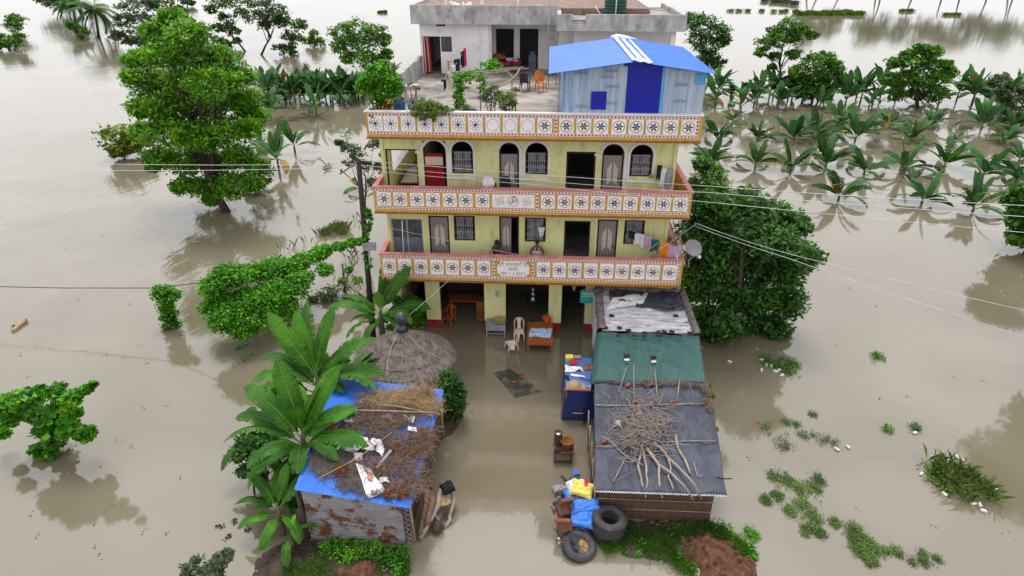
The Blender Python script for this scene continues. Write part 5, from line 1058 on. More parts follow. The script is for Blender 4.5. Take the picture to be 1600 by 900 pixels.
# brushwood pile and branches
tw = MB(); rd = random.Random(4)
for i in range(520):
    px, py = rd.gauss(1000, 23), rd.gauss(667, 23)
    if abs(px - 1000) > 52 or abs(py - 667) > 50: continue
    p = rr_(px, py, rd.uniform(.04, .32)); a = rd.uniform(0, 6.28); L_ = rd.uniform(.2, .75); d = Vector((math.cos(a), math.sin(a), rd.uniform(-.2, .25))) * L_
    k_ = Vector((rd.gauss(0, .07), rd.gauss(0, .07), rd.gauss(0, .05))); r0 = rd.uniform(.005, .013)
    tw.tube([p, p + d * .4 + k_, p + d * .7 + k_ * .3, p + d], [r0, r0, r0 * .8, r0 * .4], 4, cap=False)
tw.build('brushwood_pile', 'wood', label='tangled pile of grey brushwood twigs on the black tarpaulin', cat='brushwood', kind='stuff')
def branch(label, pts, r, forks=()):
    t = thing('branch', label, 'branch', rr_(*pts[0], .1), 'long firewood branches on the black tarpaulin')
    P = [rr_(x, y, .09 + .05 * math.sin(i * 2)) if y < 757 else at(x, y, -10.42) for i, (x, y) in enumerate(pts)]
    Q = [P[0]]
    for a, b in zip(P, P[1:]): Q += [a.lerp(b, .5) + Vector((rd.gauss(0, .018), rd.gauss(0, .018), rd.gauss(0, .015))), b]
    MB().tube(Q, [r * 1.3 * (1.05 - .35 * i / len(Q)) * rd.uniform(.88, 1.15) for i in range(len(Q))], 7).build('stem', 'wood', t)
    for f in forks: MB().tube([rr_(x, y, .11) for x, y in f], [r * .5, r * .4, r * .2][:len(f)], 5).build('twig', 'wood', t)
B_ = branch
B_('thick wavy branch reaching lowest, hanging over the front edge at the centre left', [(1010, 700), (1030, 727), (1030, 752), (1035, 778)], .036, [((1032, 735), (1022, 715), (1020, 705))])
B_('straight pale branch hanging over the front edge at the far left', [(1004, 700), (1010, 730), (1012, 755), (1009, 778)], .03)
B_('short branch ending on the tarpaulin, leftmost of the long ones', [(1002, 705), (997, 728), (1002, 748), (1004, 759)], .03, [((1000, 715), (985, 722), (967, 718))])
B_('kinked branch bending back below the pile in the middle', [(1020, 690), (1040, 708), (1048, 730), (1044, 745), (1052, 763)], .028)
B_('long straight branch running from the pile to the right front edge', [(1030, 700), (1060, 730), (1085, 757), (1096, 779)], .032)
B_('long curved branch beside the straight one, ending over the front edge', [(1028, 725), (1050, 740), (1068, 758), (1083, 781)], .032)
B_('separate wavy branch lying alone at the right of the pile', [(1056, 681), (1059, 700), (1070, 718), (1078, 740)], .034)
B_('small thin branch at the right front of the tarpaulin', [(1084, 722), (1087, 735), (1090, 745), (1098, 742)], .013)
B_('thin branch rising to the right out of the brushwood pile', [(1008, 692), (1020, 675), (1035, 665), (1048, 657)], .018)
B_('thin forked twig branch at the left front of the tarpaulin', [(975, 720), (965, 740), (957, 753)], .012, [((957, 753), (975, 744), (996, 732))])
B_('long thin branch lying at the left edge of the pile', [(940, 682), (955, 690), (968, 705), (985, 718), (1005, 727)], .018)
cloth('plastic_scrap', 'small white plastic scrap at the left of the brushwood pile', [rr_(x, y, .12) for x, y in ((963, 664), (970, 665), (969, 657), (964, 656))], 'plastic', 'packet', .05, n=8, freq=6)
# green net tent
gt_ = thing('net_tent', 'lean-to draped in green shade netting between the white roof and black tarpaulin', 'tent', (4.8, -3.8, 0))
gA, gB, gC, gD = Vector((2.62, -5.45, 2.06)), Vector((6.62, -5.3, 2.06)), Vector((6.86, -2.5, 2.38)), Vector((2.9, -2.5, 2.38))
def net(u, v):
    p = gA.lerp(gB, u).lerp(gD.lerp(gC, u), v)
    return p + Vector((0, 0, nz((p.x * .6, p.y * 2.2 + p.x * .7, 0), 1.6, 3) * .11 + nz((p.x * .8, p.y * 3, 0), 3, 8) * .035 - .05 * math.sin(PI * u) * math.sin(PI * v)))
MB().grid(net, 60, 40, thick=.008).build('net_roof', 'green', gt_)
MB().grid(lambda u, v: net(0, u) + Vector((-.12 - .28 * v * (1 - .3 * u) + .07 * math.sin(u * 14) * v, 0, -2.15 * v)) if v > 0 else net(0, u), 30, 12).build('net_side', 'green', gt_)
MB().grid(lambda u, v: net(1, u) + Vector((.05 * v + .04 * math.sin(u * 11) * v, 0, -2.15 * v)), 30, 8).build('net_side', 'green', gt_)
MB().grid(lambda u, v: Vector((2.9, -2.45, 2.3)).lerp(Vector((6.8, -2.45, 2.3)), u) + Vector((0, 0, -2.4 * v)), 4, 2).build('net_back', 'green', gt_)
for x, y, lb in [(979, 555, 'dark brick weighing down the green net at the left'), (1021, 558, 'dark brick weighing down the green net in the middle')]:
    MB().obox(atz(x, y, 2.3), (.2, .12, .09), (0, 0, .3)).build('brick', 'brickdark', label=lb, cat='brick')
    MB().obox(atz(x + .5, y + 7, 2.26), (.18, .12, .02), (0, 0, .2)).build('paper_scrap', 'plastic', label='white scrap under the ' + lb, cat='scrap')
# white roofed hut with thatch rim
wh = thing('patched_hut', 'small hut with dirty white and black plastic roof inside a thatched rim', 'hut', (4.9, -.6, 0))
z_ = 2.42; A0, A1, A2, A3 = Vector((3.02, -2.42, z_)), Vector((6.72, -2.5, z_)), Vector((6.72, .75, z_ + .1)), Vector((3.10, .85, z_ + .1))
def wroof(u, v):
    p = A0.lerp(A1, u).lerp(A3.lerp(A2, u), v); return p + Vector((0, 0, nz((p.x * 1.2, p.y * 3, 0), 1.3, 5) * .06 + .016 * math.sin(p.y * 24) * (1 if v < .6 else .2)))
MB().grid(wroof, 60, 60, thick=.02).build('plastic_roof', 'dirtywhite', wh)
def dk(u, v):
    p = wroof(min(1, .12 + .85 * u), min(1, .62 + .12 * math.sin(u * 3.2 + 2.3) * (1 - v) + .38 * v)); return p + Vector((nz(p, 4, 3) * .05, nz(p, 4, 6) * .05, .05 + nz(p, 5, 4) * .06 + abs(nz(p, 11, 2)) * .03))
MB().grid(dk, 70, 30, thick=.01).build('black_plastic', 'darkplastic', wh)
MB().grid(lambda u, v: wroof(.74 + .22 * u, .55 + .42 * v) + Vector((nz((u, v, 1), 4, 3) * .06, 0, .08 + nz((u * 3, v * 3, 0), 2, 4) * .08)), 24, 24, thick=.01).build('black_plastic', 'darkplastic', wh)
c_ = MB().grid(lambda u, v: wroof(.05 + .45 * u + .1 * v, .45 + .32 * v + .2 * u) + Vector((0, 0, .07 + nz((u * 4, v * 4, 0), 1, 4) * .05)), 20, 12, thick=.006); c_.build('white_sheet', 'plastic', wh)
def rim(a, b, h, wd, n=26):
    mb = MB(); dirv = (b - a).normalized(); sd_ = Vector((-dirv.y, dirv.x, 0))
    mb.grid(lambda u, v: a.lerp(b, u) + sd_ * (math.cos(v * PI) * wd) * (1 + .25 * nz((u * 9, v * 2, 0), 1, 3)) + Vector((0, 0, (math.sin(v * PI)) * h * (1 + .35 * nz((u * 14, v * 3, 1), 1, 2)) - .05)), n * 3, 8)
    mb.build('thatch_rim', 'thatch', wh)
rim(A0 + Vector((-.03, -.1, 0)), A3 + Vector((-.03, .05, 0)), .28, .18); rim(A3 + Vector((-.1, .08, 0)), A2 + Vector((.1, .08, 0)), .22, .16); rim(A1 + Vector((.04, -.2, 0)), A2 + Vector((.04, .05, 0)), .28, .16)
for a, b in (((2.98, -2.4), (3.05, 1.1)), ((6.78, -2.4), (6.78, 1.1)), ((3.05, 1.1), (6.78, 1.1))):
    MB().grid(lambda u, v: Vector((a[0] + (b[0] - a[0]) * u, a[1] + (b[1] - a[1]) * u, -.1 + 2.5 * v)), 4, 2).build('hut_wall', 'mat', wh)
MB().grid(lambda u, v: A0.lerp(A3, u) + Vector((-.22 + .03 * math.sin(u * 12) - .05 * v, 0, .05 - 1.5 * v)), 20, 8).build('hanging_plastic', 'dirtywhite', wh)
BRL = ['long dark brick at the left of the front edge of the dirty white roof', 'dark brick near the middle of the front edge of the dirty white roof', 'lowest dark lump below the middle front edge brick of the white roof', 'upper dark brick right of the middle front edge of the white roof', 'lower dark brick right of the middle front edge of the white roof', 'dark brick third from the right on the white roof front edge', 'dark brick second from the right on the white roof front edge', 'dark brick near the right end of the white roof front edge', 'lower dark brick between the left and middle front edge bricks', 'dark brick at the left front corner of the dirty white roof', 'dark brick alone on the right middle of the dirty white roof', 'dark brick alone on the left middle of the dirty white roof', 'dark brick against the left thatch rim of the white roof', 'dark brick in the right front corner of the thatch rim', 'dark brick just right of the left front corner of the white roof']
for i, (x, y) in enumerate([(982, 516), (1007, 520), (1007, 524), (1028, 519), (1031, 524), (1038, 518), (1050, 518), (1062, 523), (992, 524), (966, 524), (1056, 493), (956, 493), (946, 512), (1078, 520), (968, 512)]):
    MB().obox(atz(x, y, 2.53), (.19, .11, .07), (0, 0, random.uniform(-.6, .6))).build('brick', 'brickdark', label=BRL[i], cat='brick', group='bricks weighing down the dirty white roof')
sgn = MB().grid(lambda u, v: at(907, 454, .55).lerp(at(931, 455, .55), u) + Vector((0, .02 * math.sin(u * 9), -.62 * v * (1 + .03 * math.sin(u * 5)))), 12, 6, thick=.0)
sg_ = sgn.build('hanging_banner', 'greensign', label='teal cloth banner hanging under the balcony beside the patched hut', cat='banner')
MB().add([], []).build; bl = MB()
rd2 = random.Random(3)
for r_i in range(3):
    x_ = .06
    while x_ < .6: w_ = rd2.uniform(.02, .06); q = at(907, 454, .55) + Vector((x_, -.03, -.12 - r_i * .08)); bl.box(q.x, q.x + w_, q.y, q.y + .004, q.z, q.z + .03); x_ += w_ + .02
bl.build('faded_print', 'plastic', sg_, kind='stuff')
cable('thin string holding up the teal banner', [at(907, 454, .55), at(935, 444, .1)], .006, sag=0, n=3)
lamp_ = thing('hanging_lamp', 'small pale lamp hanging under the balcony above the narrow doorway', 'lamp', at(897, 455, .9)); q = at(897, 450, .9)
MB().lathe([(.02, .12), (.1, .1), (.07, -.02), (.05, -.12), (.02, -.14)], q, 12).build('lamp_shade', 'greydish', lamp_); MB().tube([q + Vector((0, 0, .1)), Vector((q.x, q.y, 3.19))], .006, 4).build('cord', 'darkwire', lamp_)

# ------------------------------------------------------------------ umbrella hut
uh = thing('umbrella_hut', 'round umbrella hut with conical grey thatched roof and black cloth knob', 'hut', (-4.86, -3.62, 0))
UC = Vector((-4.86, -3.62, 0)); UR = 1.98
def cone(r, a, lift=0): return UC + Vector((r * math.cos(a), r * math.sin(a), 3.02 - 1.42 * (r / UR) ** .82 + lift))
mb = MB().grid(lambda u, v: cone(.06 + (UR - .06) * v, u * 2 * PI, .02 * nz((math.cos(u * 6.28) * 5, math.sin(u * 6.28) * 5, v * 3), 2)), 90, 24); mb.build('roof_underlay', 'thatch', uh)
for ring_i, (ra, rb) in enumerate([(.05, .62), (.5, 1.12), (.98, 1.58), (1.42, 2.04)]):
    tb = MB(); cnt = int(260 + 420 * ring_i)
    for k in range(cnt):
        a = random.uniform(0, 2 * PI); r0 = ra + random.uniform(0, .12); r1 = rb * random.uniform(.93, 1.03); da = random.gauss(0, .035); w_ = random.uniform(.010, .02)
        p0_, p1_ = cone(r0, a, .03 + random.uniform(0, .02)), cone(r1, a + da, .035 + random.uniform(0, .025)); s_ = (p1_ - p0_).cross(Vector((0, 0, 1))).normalized() * w_
        pm = cone((r0 + r1) / 2, a + da / 2, .05)
        tb.add([p0_ - s_ * .6, p0_ + s_ * .6, pm + s_, p1_ + s_ * .5, p1_ - s_ * .5, pm - s_], [(0, 1, 2, 5), (5, 2, 3, 4)])
    tb.build('thatch_layer', 'thatch', uh, kind='stuff')
for r_ in (.5, 1.0, 1.48, 1.86): MB().tube([cone(r_, a * 2 * PI / 48, .068 + .01 * math.sin(a * 2.1)) for a in range(49)], .011, 4, cap=False).build('binding_hoop', 'bamboo', uh)
for a in (5.6, 4.1): MB().tube([cone(.2 + .42 * i, a + .12 * i, .075) for i in range(5)], .008, 4).build('binding_string', 'wire', uh)
kb = MB().grid(lambda u, v: UC + Vector(((.22 + .05 * nz((math.cos(u * 6.28) * 2, math.sin(u * 6.28) * 2, v * 4), 1.5, 2)) * math.sin(v * PI * .96 + .03) * math.cos(u * 2 * PI), (.22 + .05 * nz((math.cos(u * 6.28) * 2, math.sin(u * 6.28) * 2, v * 4), 1.5, 2)) * math.sin(v * PI * .96 + .03) * math.sin(u * 2 * PI), 3.38 - .25 * math.cos(PI - v * PI) * 1.2)), 20, 16)
kb.build('cloth_knob', 'darkplastic', uh)
MB().lathe([(.1, .12), (.16, .02), (.26, -.12), (.2, -.1)], UC + Vector((0, 0, 3.02)), 14).build('knob_collar', 'darkplastic', uh)
for a in (.7, 2.3, 3.9, 5.5): MB().tube([UC + Vector((1.35 * math.cos(a), 1.35 * math.sin(a), -.3)), UC + Vector((1.35 * math.cos(a), 1.35 * math.sin(a), 1.95))], .07, 7).build('post', 'concrete', uh)
MB().tube([UC + Vector((0, 0, -.3)), UC + Vector((0, 0, 3.0))], .1, 8).build('centre_post', 'bark', uh)

# ------------------------------------------------------------------ yard objects
def chair(name, label, m, loc, rz, arms=True, slots=True, sc=1.0, group=None):
    t = thing(name, label, 'chair')
    s = MB(); n = 10
    s.grid(lambda u, v: Vector(((u - .5) * (.42 - .05 * v), (v - .5) * .42, .43 - .02 * math.sin(PI * u) * math.sin(PI * v))), 8, 8, thick=.02); s.build('seat', m, t)
    b = MB()
    # rounded frame and a central splat leave two slots
    fr = [(-.18, .2, .42), (-.2, .24, .62), (-.19, .28, .78), (-.12, .31, .88), (0, .32, .91), (.12, .31, .88), (.19, .28, .78), (.2, .24, .62), (.18, .2, .42)]
    b.tube(fr, .024, 6)
    if slots: b.grid(lambda u, v: Vector(((u - .5) * (.12 + .1 * abs(v - .4)), .21 + .11 * v + .01, .43 + .46 * v)), 4, 8, thick=.0); 
    else: b.grid(lambda u, v: Vector(((u - .5) * .34, .21 + .11 * v, .45 + .44 * v - .04 * abs(u - .5))), 6, 6)
    b.build('backrest', m, t)
    for sx_ in (-1, 1):
        for sy_ in (-1, 1):
            MB().tube([(sx_ * .18, sy_ * .18, .43), (sx_ * .21, sy_ * .22, .2), (sx_ * .235, sy_ * .25, -.08)], [.032, .027, .02], 6).build('leg', m, t)
        if arms: MB().tube([(sx_ * .2, -.2, .43), (sx_ * .25, -.2, .6), (sx_ * .26, -.08, .66), (sx_ * .25, .12, .68), (sx_ * .2, .25, .68)], .02, 6).build('armrest', m, t)
    t.location = loc; t.rotation_euler = (0, 0, rz); t.scale = (sc,) * 3; 
    if group: t['group'] = group
    return t
q = atz(811, 530); chair('plastic_chair', 'cream plastic chair facing the camera, standing straight in the yard water', 'chairwhite', (q.x, q.y + .1, -.10), R(4), arms=False, sc=1.1)
q = atz(799, 547); chair('plastic_chair', 'cream plastic chair turned sideways with a white cloth on its seat', 'chairwhite', (q.x, q.y + .1, -.12), R(-65), arms=False, sc=1.05)
q = atz(703, 503); chair('plastic_chair', 'red-orange plastic armchair before the left shop opening', 'chairred', (q.x, q.y - .25, -.10), R(-20), sc=1.15)
q = atz(799, 545, .42)
cl_ = MB().grid(lambda u, v: Vector((q.x - .08 + .22 * u, q.y + .1 + .26 * v, .40 + .012 * math.sin(u * 9) - (.28 * max(0, .35 - v)))), 8, 10, thick=.01); cl_.build('towel', 'vest', label='small white cloth draped over the sideways cream chair seat', cat='cloth')
bd = thing('wooden_bed', 'orange-brown wooden plank bed standing in the flooded yard', 'bed', (.55, .35, 0))
bx0, bx1, by0, by1 = -.05, 1.05, -.55, 1.15
for i in range(5): w_ = (bx1 - bx0) / 5; MB().box(bx0 + i * w_ + .006, bx0 + (i + 1) * w_ - .006, by0, by1, .50, .54).build('plank', 'orangewood', bd)
MB().box(bx0 - .03, bx1 + .03, by0 - .05, by0 - .004, .42, .545).box(bx0 - .03, bx1 + .03, by1 + .004, by1 + .05, .42, .56).build('end_rail', 'orangewood', bd); MB().box(bx0 - .035, bx0 - .001, by0, by1, .42, .53).box(bx1 + .001, bx1 + .035, by0, by1, .42, .53).build('side_rail', 'orangewood', bd)
for x in (bx0, bx1 - .06):
    for y in (by0 + .0, by1 - .06): MB().box(x, x + .07, y, y + .07, -.3, .415).build('leg', 'orangewood', bd)
cloth('bed_cover', 'blue and white flowered cloth crumpled on the wooden bed', [(bx0 + .02, -.1, .58), (bx1 - .06, -.16, .58), (bx1 + .02, .62, .58), (bx0 + .12, .62, .58)], 'bedcloth', 'cloth', .06, n=24, freq=4, seed=2)
tb_ = thing('metal_stand', 'small grey metal stand against the second green pier', 'table', (-1.55, 1.0, 0))
MB().box(-2.02, -1.12, .7, 1.25, .60, .64).build('table_top', 'greycloth', tb_)
for x in (-2.0, -1.17):
    for y in (.72, 1.2): MB().box(x, x + .035, y, y + .035, -.3, .6).build('leg', 'grille', tb_)
MB().box(-1.96, -1.17, .72, .75, .12, .15).box(-1.96, -1.17, .726, .744, .3, .59).build('cross_rail', 'greycloth', tb_)
bk = MB().lathe([(0, .0), (.22, .01), (.30, .08), (.33, .14), (.31, .145), (.26, .09), (.0, .07)], (-1.4, .95, .645), 22); bk.build('wicker_basket', 'tan', label='round shallow wicker basket on the grey metal stand', cat='basket')
# dim shop interior
st = thing('shop_table', 'long orange-brown table inside the left shop opening', 'table', (-3.2, 2.9, 0)); MB().box(-4.0, -2.5, 2.6, 3.3, .75, .8).build('table_top', 'orangewood', st)
for x in (-3.95, -2.6):
    for y in (2.62, 3.2): MB().box(x, x + .06, y, y + .06, -.3, .75).build('leg', 'orangewood', st)
cp = thing('shop_cupboard', 'brown wooden cupboard inside the left shop opening at its right', 'cupboard', (-2.5, 2.4, 0)); MB().box(-2.6, -2.2, 2.2, 2.7, -.2, 1.0).build('body', 'orangewood', cp); MB().box(-2.56, -2.24, 2.18, 2.198, .1, .5).build('drawer', 'brownseat', cp)
def pot(name, label, c, r, h, m, n=16):
    return MB().lathe([(0, 0), (r * .7, 0), (r, h * .35), (r * .95, h * .7), (r * .6, h * .85), (r * .7, h), (r * .62, h), (r * .5, h * .85)], c, n).build(name, m, label=label, cat='pot')
pk_ = thing('pot_stand', 'low dark stand with steel pots inside the middle shop opening', 'stand', (.1, 3.2, 0)); MB().box(-.2, .45, 3.0, 3.5, .5, .55).build('table_top', 'doorframe', pk_); MB().box(-.15, -.1, 3.02, 3.07, -.3, .5).box(.35, .4, 3.02, 3.07, -.3, .5).build('leg', 'doorframe', pk_)
for i, (r_, h_, z0) in enumerate([(.2, .3, .55), (.16, .25, .86), (.12, .2, 1.12)]): pot('steel_pot', ['largest steel pot at the bottom of the dim shop pile', 'middle steel pot of the dim shop pile', 'smallest steel pot topping the dim shop pile'][i], (.1, 3.2, z0), r_, h_, 'steel')
# rusty stove bench with pots
sn = thing('iron_bench', 'rusty iron bench standing in the yard water carrying two metal pots', 'bench', (1.38, -7.3, 0))
bx, by = 1.10, -7.62
MB().box(bx, bx + .72, by, by + .72, .44, .50).build('bench_top', 'rust', sn)
for x in (bx + .04, bx + .62):
    for y in (by + .04, by + .6): MB().box(x, x + .05, y, y + .05, -.3, .44).build('leg', 'rust', sn)
MB().box(bx + .09, bx + .62, by + .045, by + .085, .02, .06).build('cross_rail', 'rust', sn)
pc = (bx + .17, by + .50, .5)
s1 = thing('tin_drum', 'narrow rusty drum with ash-filled top at the back of the iron bench', 'drum', pc)
MB().lathe([(.13, 0), (.14, .02), (.14, .46), (.155, .50), (.15, .52), (.12, .50), (.11, .44)], pc, 20).build('body', 'rust', s1); MB().lathe([(0, .47), (.06, .46), (.115, .44)], pc, 16).build('ash', 'steel', s1)
MB().lathe([(.16, 0), (.19, .03), (.25, .28), (.27, .31), (.255, .315), (.23, .26), (.17, .08), (.0, .06)], (bx + .5, by + .34, .5), 24, sy=.95).build('iron_pan', 'rustin', label='wide rusty pan with orange inside at the front right of the iron bench', cat='pan')
MB().obox((bx + .16, by + .1, .53), (.24, .12, .07), (0, .1, .4)).build('charcoal_lump', 'black', label='black lump on the front left corner of the iron bench', cat='lump')
# blue cart
ct = thing('box_cart', 'dark blue painted metal box cart beside the green net', 'cart', (2.1, -4.2, 0))
cx0, cx1, cy0, cy1, ch = 1.50, 2.78, -5.2, -3.0, 1.42
bxm = MB().prism([(cx0 - .05, .05), (cx1 + .0, .05), (cx1, ch), (cx0 + .02, ch)], cy0, cy1); bxm.build('body', 'navycart', ct)
MB().box(cx0 + .0, cx1, cy0 - .03, cy0 + .06, ch + .002, ch + .05).box(cx0 + .04, cx0 + .09, cy0 - .03, cy0 - .003, ch - .35, ch).build('orange_trim', 'orangewood', ct)
MB().box(cx0 + .09, cx1 - .03, cy0 - .02, cy0 - .003, .34, ch - .08).build('front_panel', 'navycart', ct)
MB().box(cx0 + .04, cx1, cy0 + .07, cy1, ch + .001, ch + .03).build('top', 'bluetop', ct)
MB().box(cx0 + .35, cx0 + .75, cy0 - .026, cy0 - .0215, .36, .40).build('lettering_strip', 'yellowsack', ct)
MB().lathe([(0, -.02), (.2, 0), (.26, .03), (.26, .12), (.2, .15), (0, .15)], (0, 0, 0), 18)
for x, y in ((cx0 + .1, cy0 + .3), (cx1 - .1, cy0 + .3), (cx0 + .1, cy1 - .3)):
    wm = MB().lathe([(.0, -.06), (.18, -.06), (.28, -.05), (.30, 0), (.28, .05), (.18, .06), (0, .06)], (0, 0, 0), 20); link('wheel', wm.mesh('wheel', 'tyre'), ct, loc=(x - .12, y, .06), rot=(0, PI / 2, 0))
MB().box(cx0 + .04, cx1 - .05, cy1 + .004, cy1 + .45, .5, 1.15).build('cab', 'black', ct)
q = Vector((1.87, -4.95, ch + .03)); MB().lathe([(.27, 0), (.25, .05), (.2, .13), (.12, .19), (.0, .215)], q, 22).build('straw_basket', 'tan', label='upturned tan straw basket on the front of the blue cart', cat='basket')
MB().obox((1.72, -3.15, ch + .09), (.30, .26, .16), (0, 0, .1)).build('yellow_crate', 'yellowsack', label='yellow plastic box at the back left of the blue cart top', cat='box')
cloth('cloth_bundle', 'red cloth bundle behind the white sheet on the blue cart', [(1.72, -3.6, ch + .1), (2.05, -3.6, ch + .1), (2.05, -3.4, ch + .16), (1.72, -3.4, ch + .16)], 'redcloth', 'cloth', .08, n=12, freq=6)
cloth('plastic_sheet', 'white plastic sheet crumpled across the blue cart top', [(1.52, -4.1, ch + .07), (2.3, -3.98, ch + .09), (2.25, -3.82, ch + .1), (1.52, -3.72, ch + .1)], 'plastic', 'plastic sheet', .09, n=18, freq=5)
cloth('plastic_sheet', 'smaller white plastic strip in the middle of the blue cart top', [(1.75, -4.35, ch + .06), (2.35, -4.42, ch + .06), (2.3, -4.33, ch + .07), (1.75, -4.22, ch + .07)], 'plastic', 'plastic sheet', .05, n=12, freq=6, seed=5)
cloth('sack_piece', 'brown sacking at the right of the blue cart top', [(2.25, -3.9, ch + .08), (2.7, -3.88, ch + .08), (2.7, -3.6, ch + .08), (2.3, -3.62, ch + .08)], 'brownseat', 'sacking', .06, n=12, freq=5)
cloth('cloth_bundle', 'dark cloth bundle at the left edge of the blue cart beside the basket', [(1.48, -4.65, ch + .06), (1.68, -4.65, ch + .1), (1.68, -4.35, ch + .1), (1.48, -4.35, ch + .06)], 'blackcloth', 'cloth', .08, n=12, freq=6)
cloth('cloth_bundle', 'pink cloth at the right edge of the blue cart by the tarpaulin', [(2.62, -4.9, ch + .06), (2.78, -4.9, ch + .06), (2.78, -4.6, ch + .1), (2.66, -4.6, ch + .1)], 'pink', 'cloth', .07, n=10, freq=6)
cloth('sheet', 'grey cloth under the straw basket on the blue cart', [(1.56, -5.12, ch + .045), (2.35, -5.12, ch + .045), (2.3, -4.75, ch + .05), (1.56, -4.75, ch + .05)], 'greydish', 'cloth', .01, n=8, freq=5)
pole_on('thin reddish stick lying across the right side of the blue cart top', [(2.1, -4.5, ch + .09), (2.7, -4.75, ch + .1)], .02, 'rust')
MB().obox((2.05, -3.1, ch + .07), (.28, .2, .12), (0, 0, .2)).build('plastic_tub', 'greydish', label='grey tub at the back of the blue cart beside the yellow box', cat='tub')
# sunken mat and bricks
ra, rb2, rc, rd_ = atz(771, 583), atz(805, 622), atz(848, 612), atz(797, 576)
MB().grid(lambda u, v: ra.lerp(rb2, v).lerp(rd_.lerp(rc, v), u) + Vector((0, 0, .006)), 12, 12).build('sunken_mat', 'rug', label='dark square mat lying just awash in the flooded yard', cat='mat')
for x, y, lb in [(815, 586, 'red brick on the far side of the sunken mat'), (803, 599, 'red brick on the near left side of the sunken mat')]:
    MB().obox(atz(x, y) + Vector((0, 0, .03)), (.20, .12, .10), (0, 0, .5)).build('brick', 'brick', label=lb, cat='brick')
# tyres
def tyre_mb(R_o=.52, w_=.26, r_in=.27):
    mb = MB(); prof = []
    for k in range(13): a = PI * k / 12; prof.append((R_o - (1 - math.sin(a)) * .10 - (.0 if 3 < k < 9 else .02), -math.cos(a) * w_ / 2))
    prof += [(r_in + .02, w_ * .36), (r_in, w_ * .28), (r_in + .06, 0), (r_in, -w_ * .28), (r_in + .02, -w_ * .36), prof[0]]
    mb.lathe(prof, (0, 0, 0), 48)
    for k in range(48):
        a = 2 * PI * k / 48; c, s = math.cos(a), math.sin(a)
        for zz in (-.05, .05): mb.obox((c * (R_o + .004), s * (R_o + .004), zz + .01 * (k % 2)), (.022, .045, .06), (0, 0, a))
    for rr in (.40, .44): mb.tube([(rr * math.cos(2 * PI * k / 36), rr * math.sin(2 * PI * k / 36), w_ / 2 - .012) for k in range(37)], .008, 4, cap=False)
    return mb.mesh('tyre', 'tyre')
TY = tyre_mb(); tc_ = atz(952, 843) + Vector((-.03, .25, 0))
for i, (z, dx, rz, tl) in enumerate([(.08, 0.02, 0, (0, 0)), (.34, -.02, .7, (.02, .03)), (.61, .02, 1.9, (.05, -.03))]):
    o = link('truck_tyre', TY, None, ['lowest truck tyre of the stack at the bamboo shed', 'middle truck tyre of the stack at the bamboo shed', 'topmost truck tyre of the stack at the bamboo shed'][i], 'tyre', 'truck tyres stacked by the shed', loc=tc_ + Vector((dx, 0, z)), rot=(tl[0], tl[1], rz))
wt = thing('truck_wheel', 'single truck wheel with tan steel hub lying flat in the water', 'wheel', atz(905, 866) + Vector((0, .2, .12))); 
link('tyre', TY, wt, loc=wt.location, rot=(R(12), R(6), .4))
hb = MB().lathe([(.28, .02), (.26, -.02), (.18, -.04), (.15, .06), (.10, .10), (.09, .2), (.05, .22), (0, .22)], (0, 0, 0), 24)
for k in range(8): a = 2 * PI * k / 8; hb.obox((.21 * math.cos(a), .21 * math.sin(a), 0), (.03, .03, .05))
link('hub', hb.mesh('hub', 'tan'), wt, loc=wt.location, rot=(R(12), R(6), 0))
# sacks and rubbish
def sack(label, c, sx_, sy_, sz_, rot, m, seed=0, name='sack', cat='sack'):
    mb = MB(); n = 22
    def fn(u, v):
        x, y = (u - .5) * 2, (v - .5) * 2; k = (1 - x ** 4) * (1 - y ** 4); pin = 1 - .13 * (1 - abs(x * y)) * (abs(x) ** 3 + abs(y) ** 3) * .8
        return x * sx_ * pin, y * sy_ * pin, k ** .5 * sz_ * (1 + .4 * nz((x * 2, y * 2, seed), 1.3, seed))
    for s in (1, -1): mb.grid(lambda u, v: (lambda q: Vector((q[0], q[1], q[2] * s + .02 * nz((q[0] * 8, q[1] * 8, seed), 1))))(fn(u, v) if s > 0 else fn(1 - u, v)), n, n)
    return link(name, mb.mesh(name, m), None, label, cat, loc=c, rot=rot)
def pzz(px, py, z): return atz(px, py, z)
sack('white sack bulging at the top of the rubbish heap by the shed', pzz(902, 762, .8), .34, .26, .2, (.1, .1, .3), 'plastic', 2)
sack('bright yellow sack lying on top of the rubbish heap', pzz(910, 764, 1.0), .36, .27, .13, (R(24), .05, R(-18)), 'yellowsack', 3)
sack('upper blue sack below the yellow sack', pzz(916, 791, .7), .46, .24, .17, (R(15), .05, R(10)), 'bluesack', 4)
sack('lower blue sack leaning toward the tyre stack', pzz(909, 811, .5), .38, .28, .17, (R(22), -.1, R(-12)), 'bluesack', 5)
sack('grey crumpled sack between the yellow and blue sacks', pzz(908, 782, .6), .36, .2, .14, (.2, 0, .4), 'greycloth', 6)
sack('grey plastic bag floating at the left of the rubbish heap', pzz(877, 763, .15), .3, .16, .1, (0, 0, .3), 'greydish', 7)
sack('black bundle below the lower blue sack', pzz(903, 833, .15), .4, .17, .14, (.1, 0, .1), 'darkplastic', 8)
sack('small blue bag floating behind the rubbish heap', pzz(900, 740, .05), .13, .1, .06, (0, 0, .3), 'bluesack', 9)
sack('blue plastic bundle at the left side of the yellow sack', pzz(889, 775, .7), .13, .25, .12, (0, .2, .3), 'bluesack', 10)
cloth('magenta_rag', 'small magenta rag on top of the rubbish heap', [pzz(913, 757, 1.2), pzz(920, 757, 1.2), pzz(918, 746, 1.25), pzz(914, 746, 1.25)], 'magenta', 'rag', .07, n=10, freq=8)
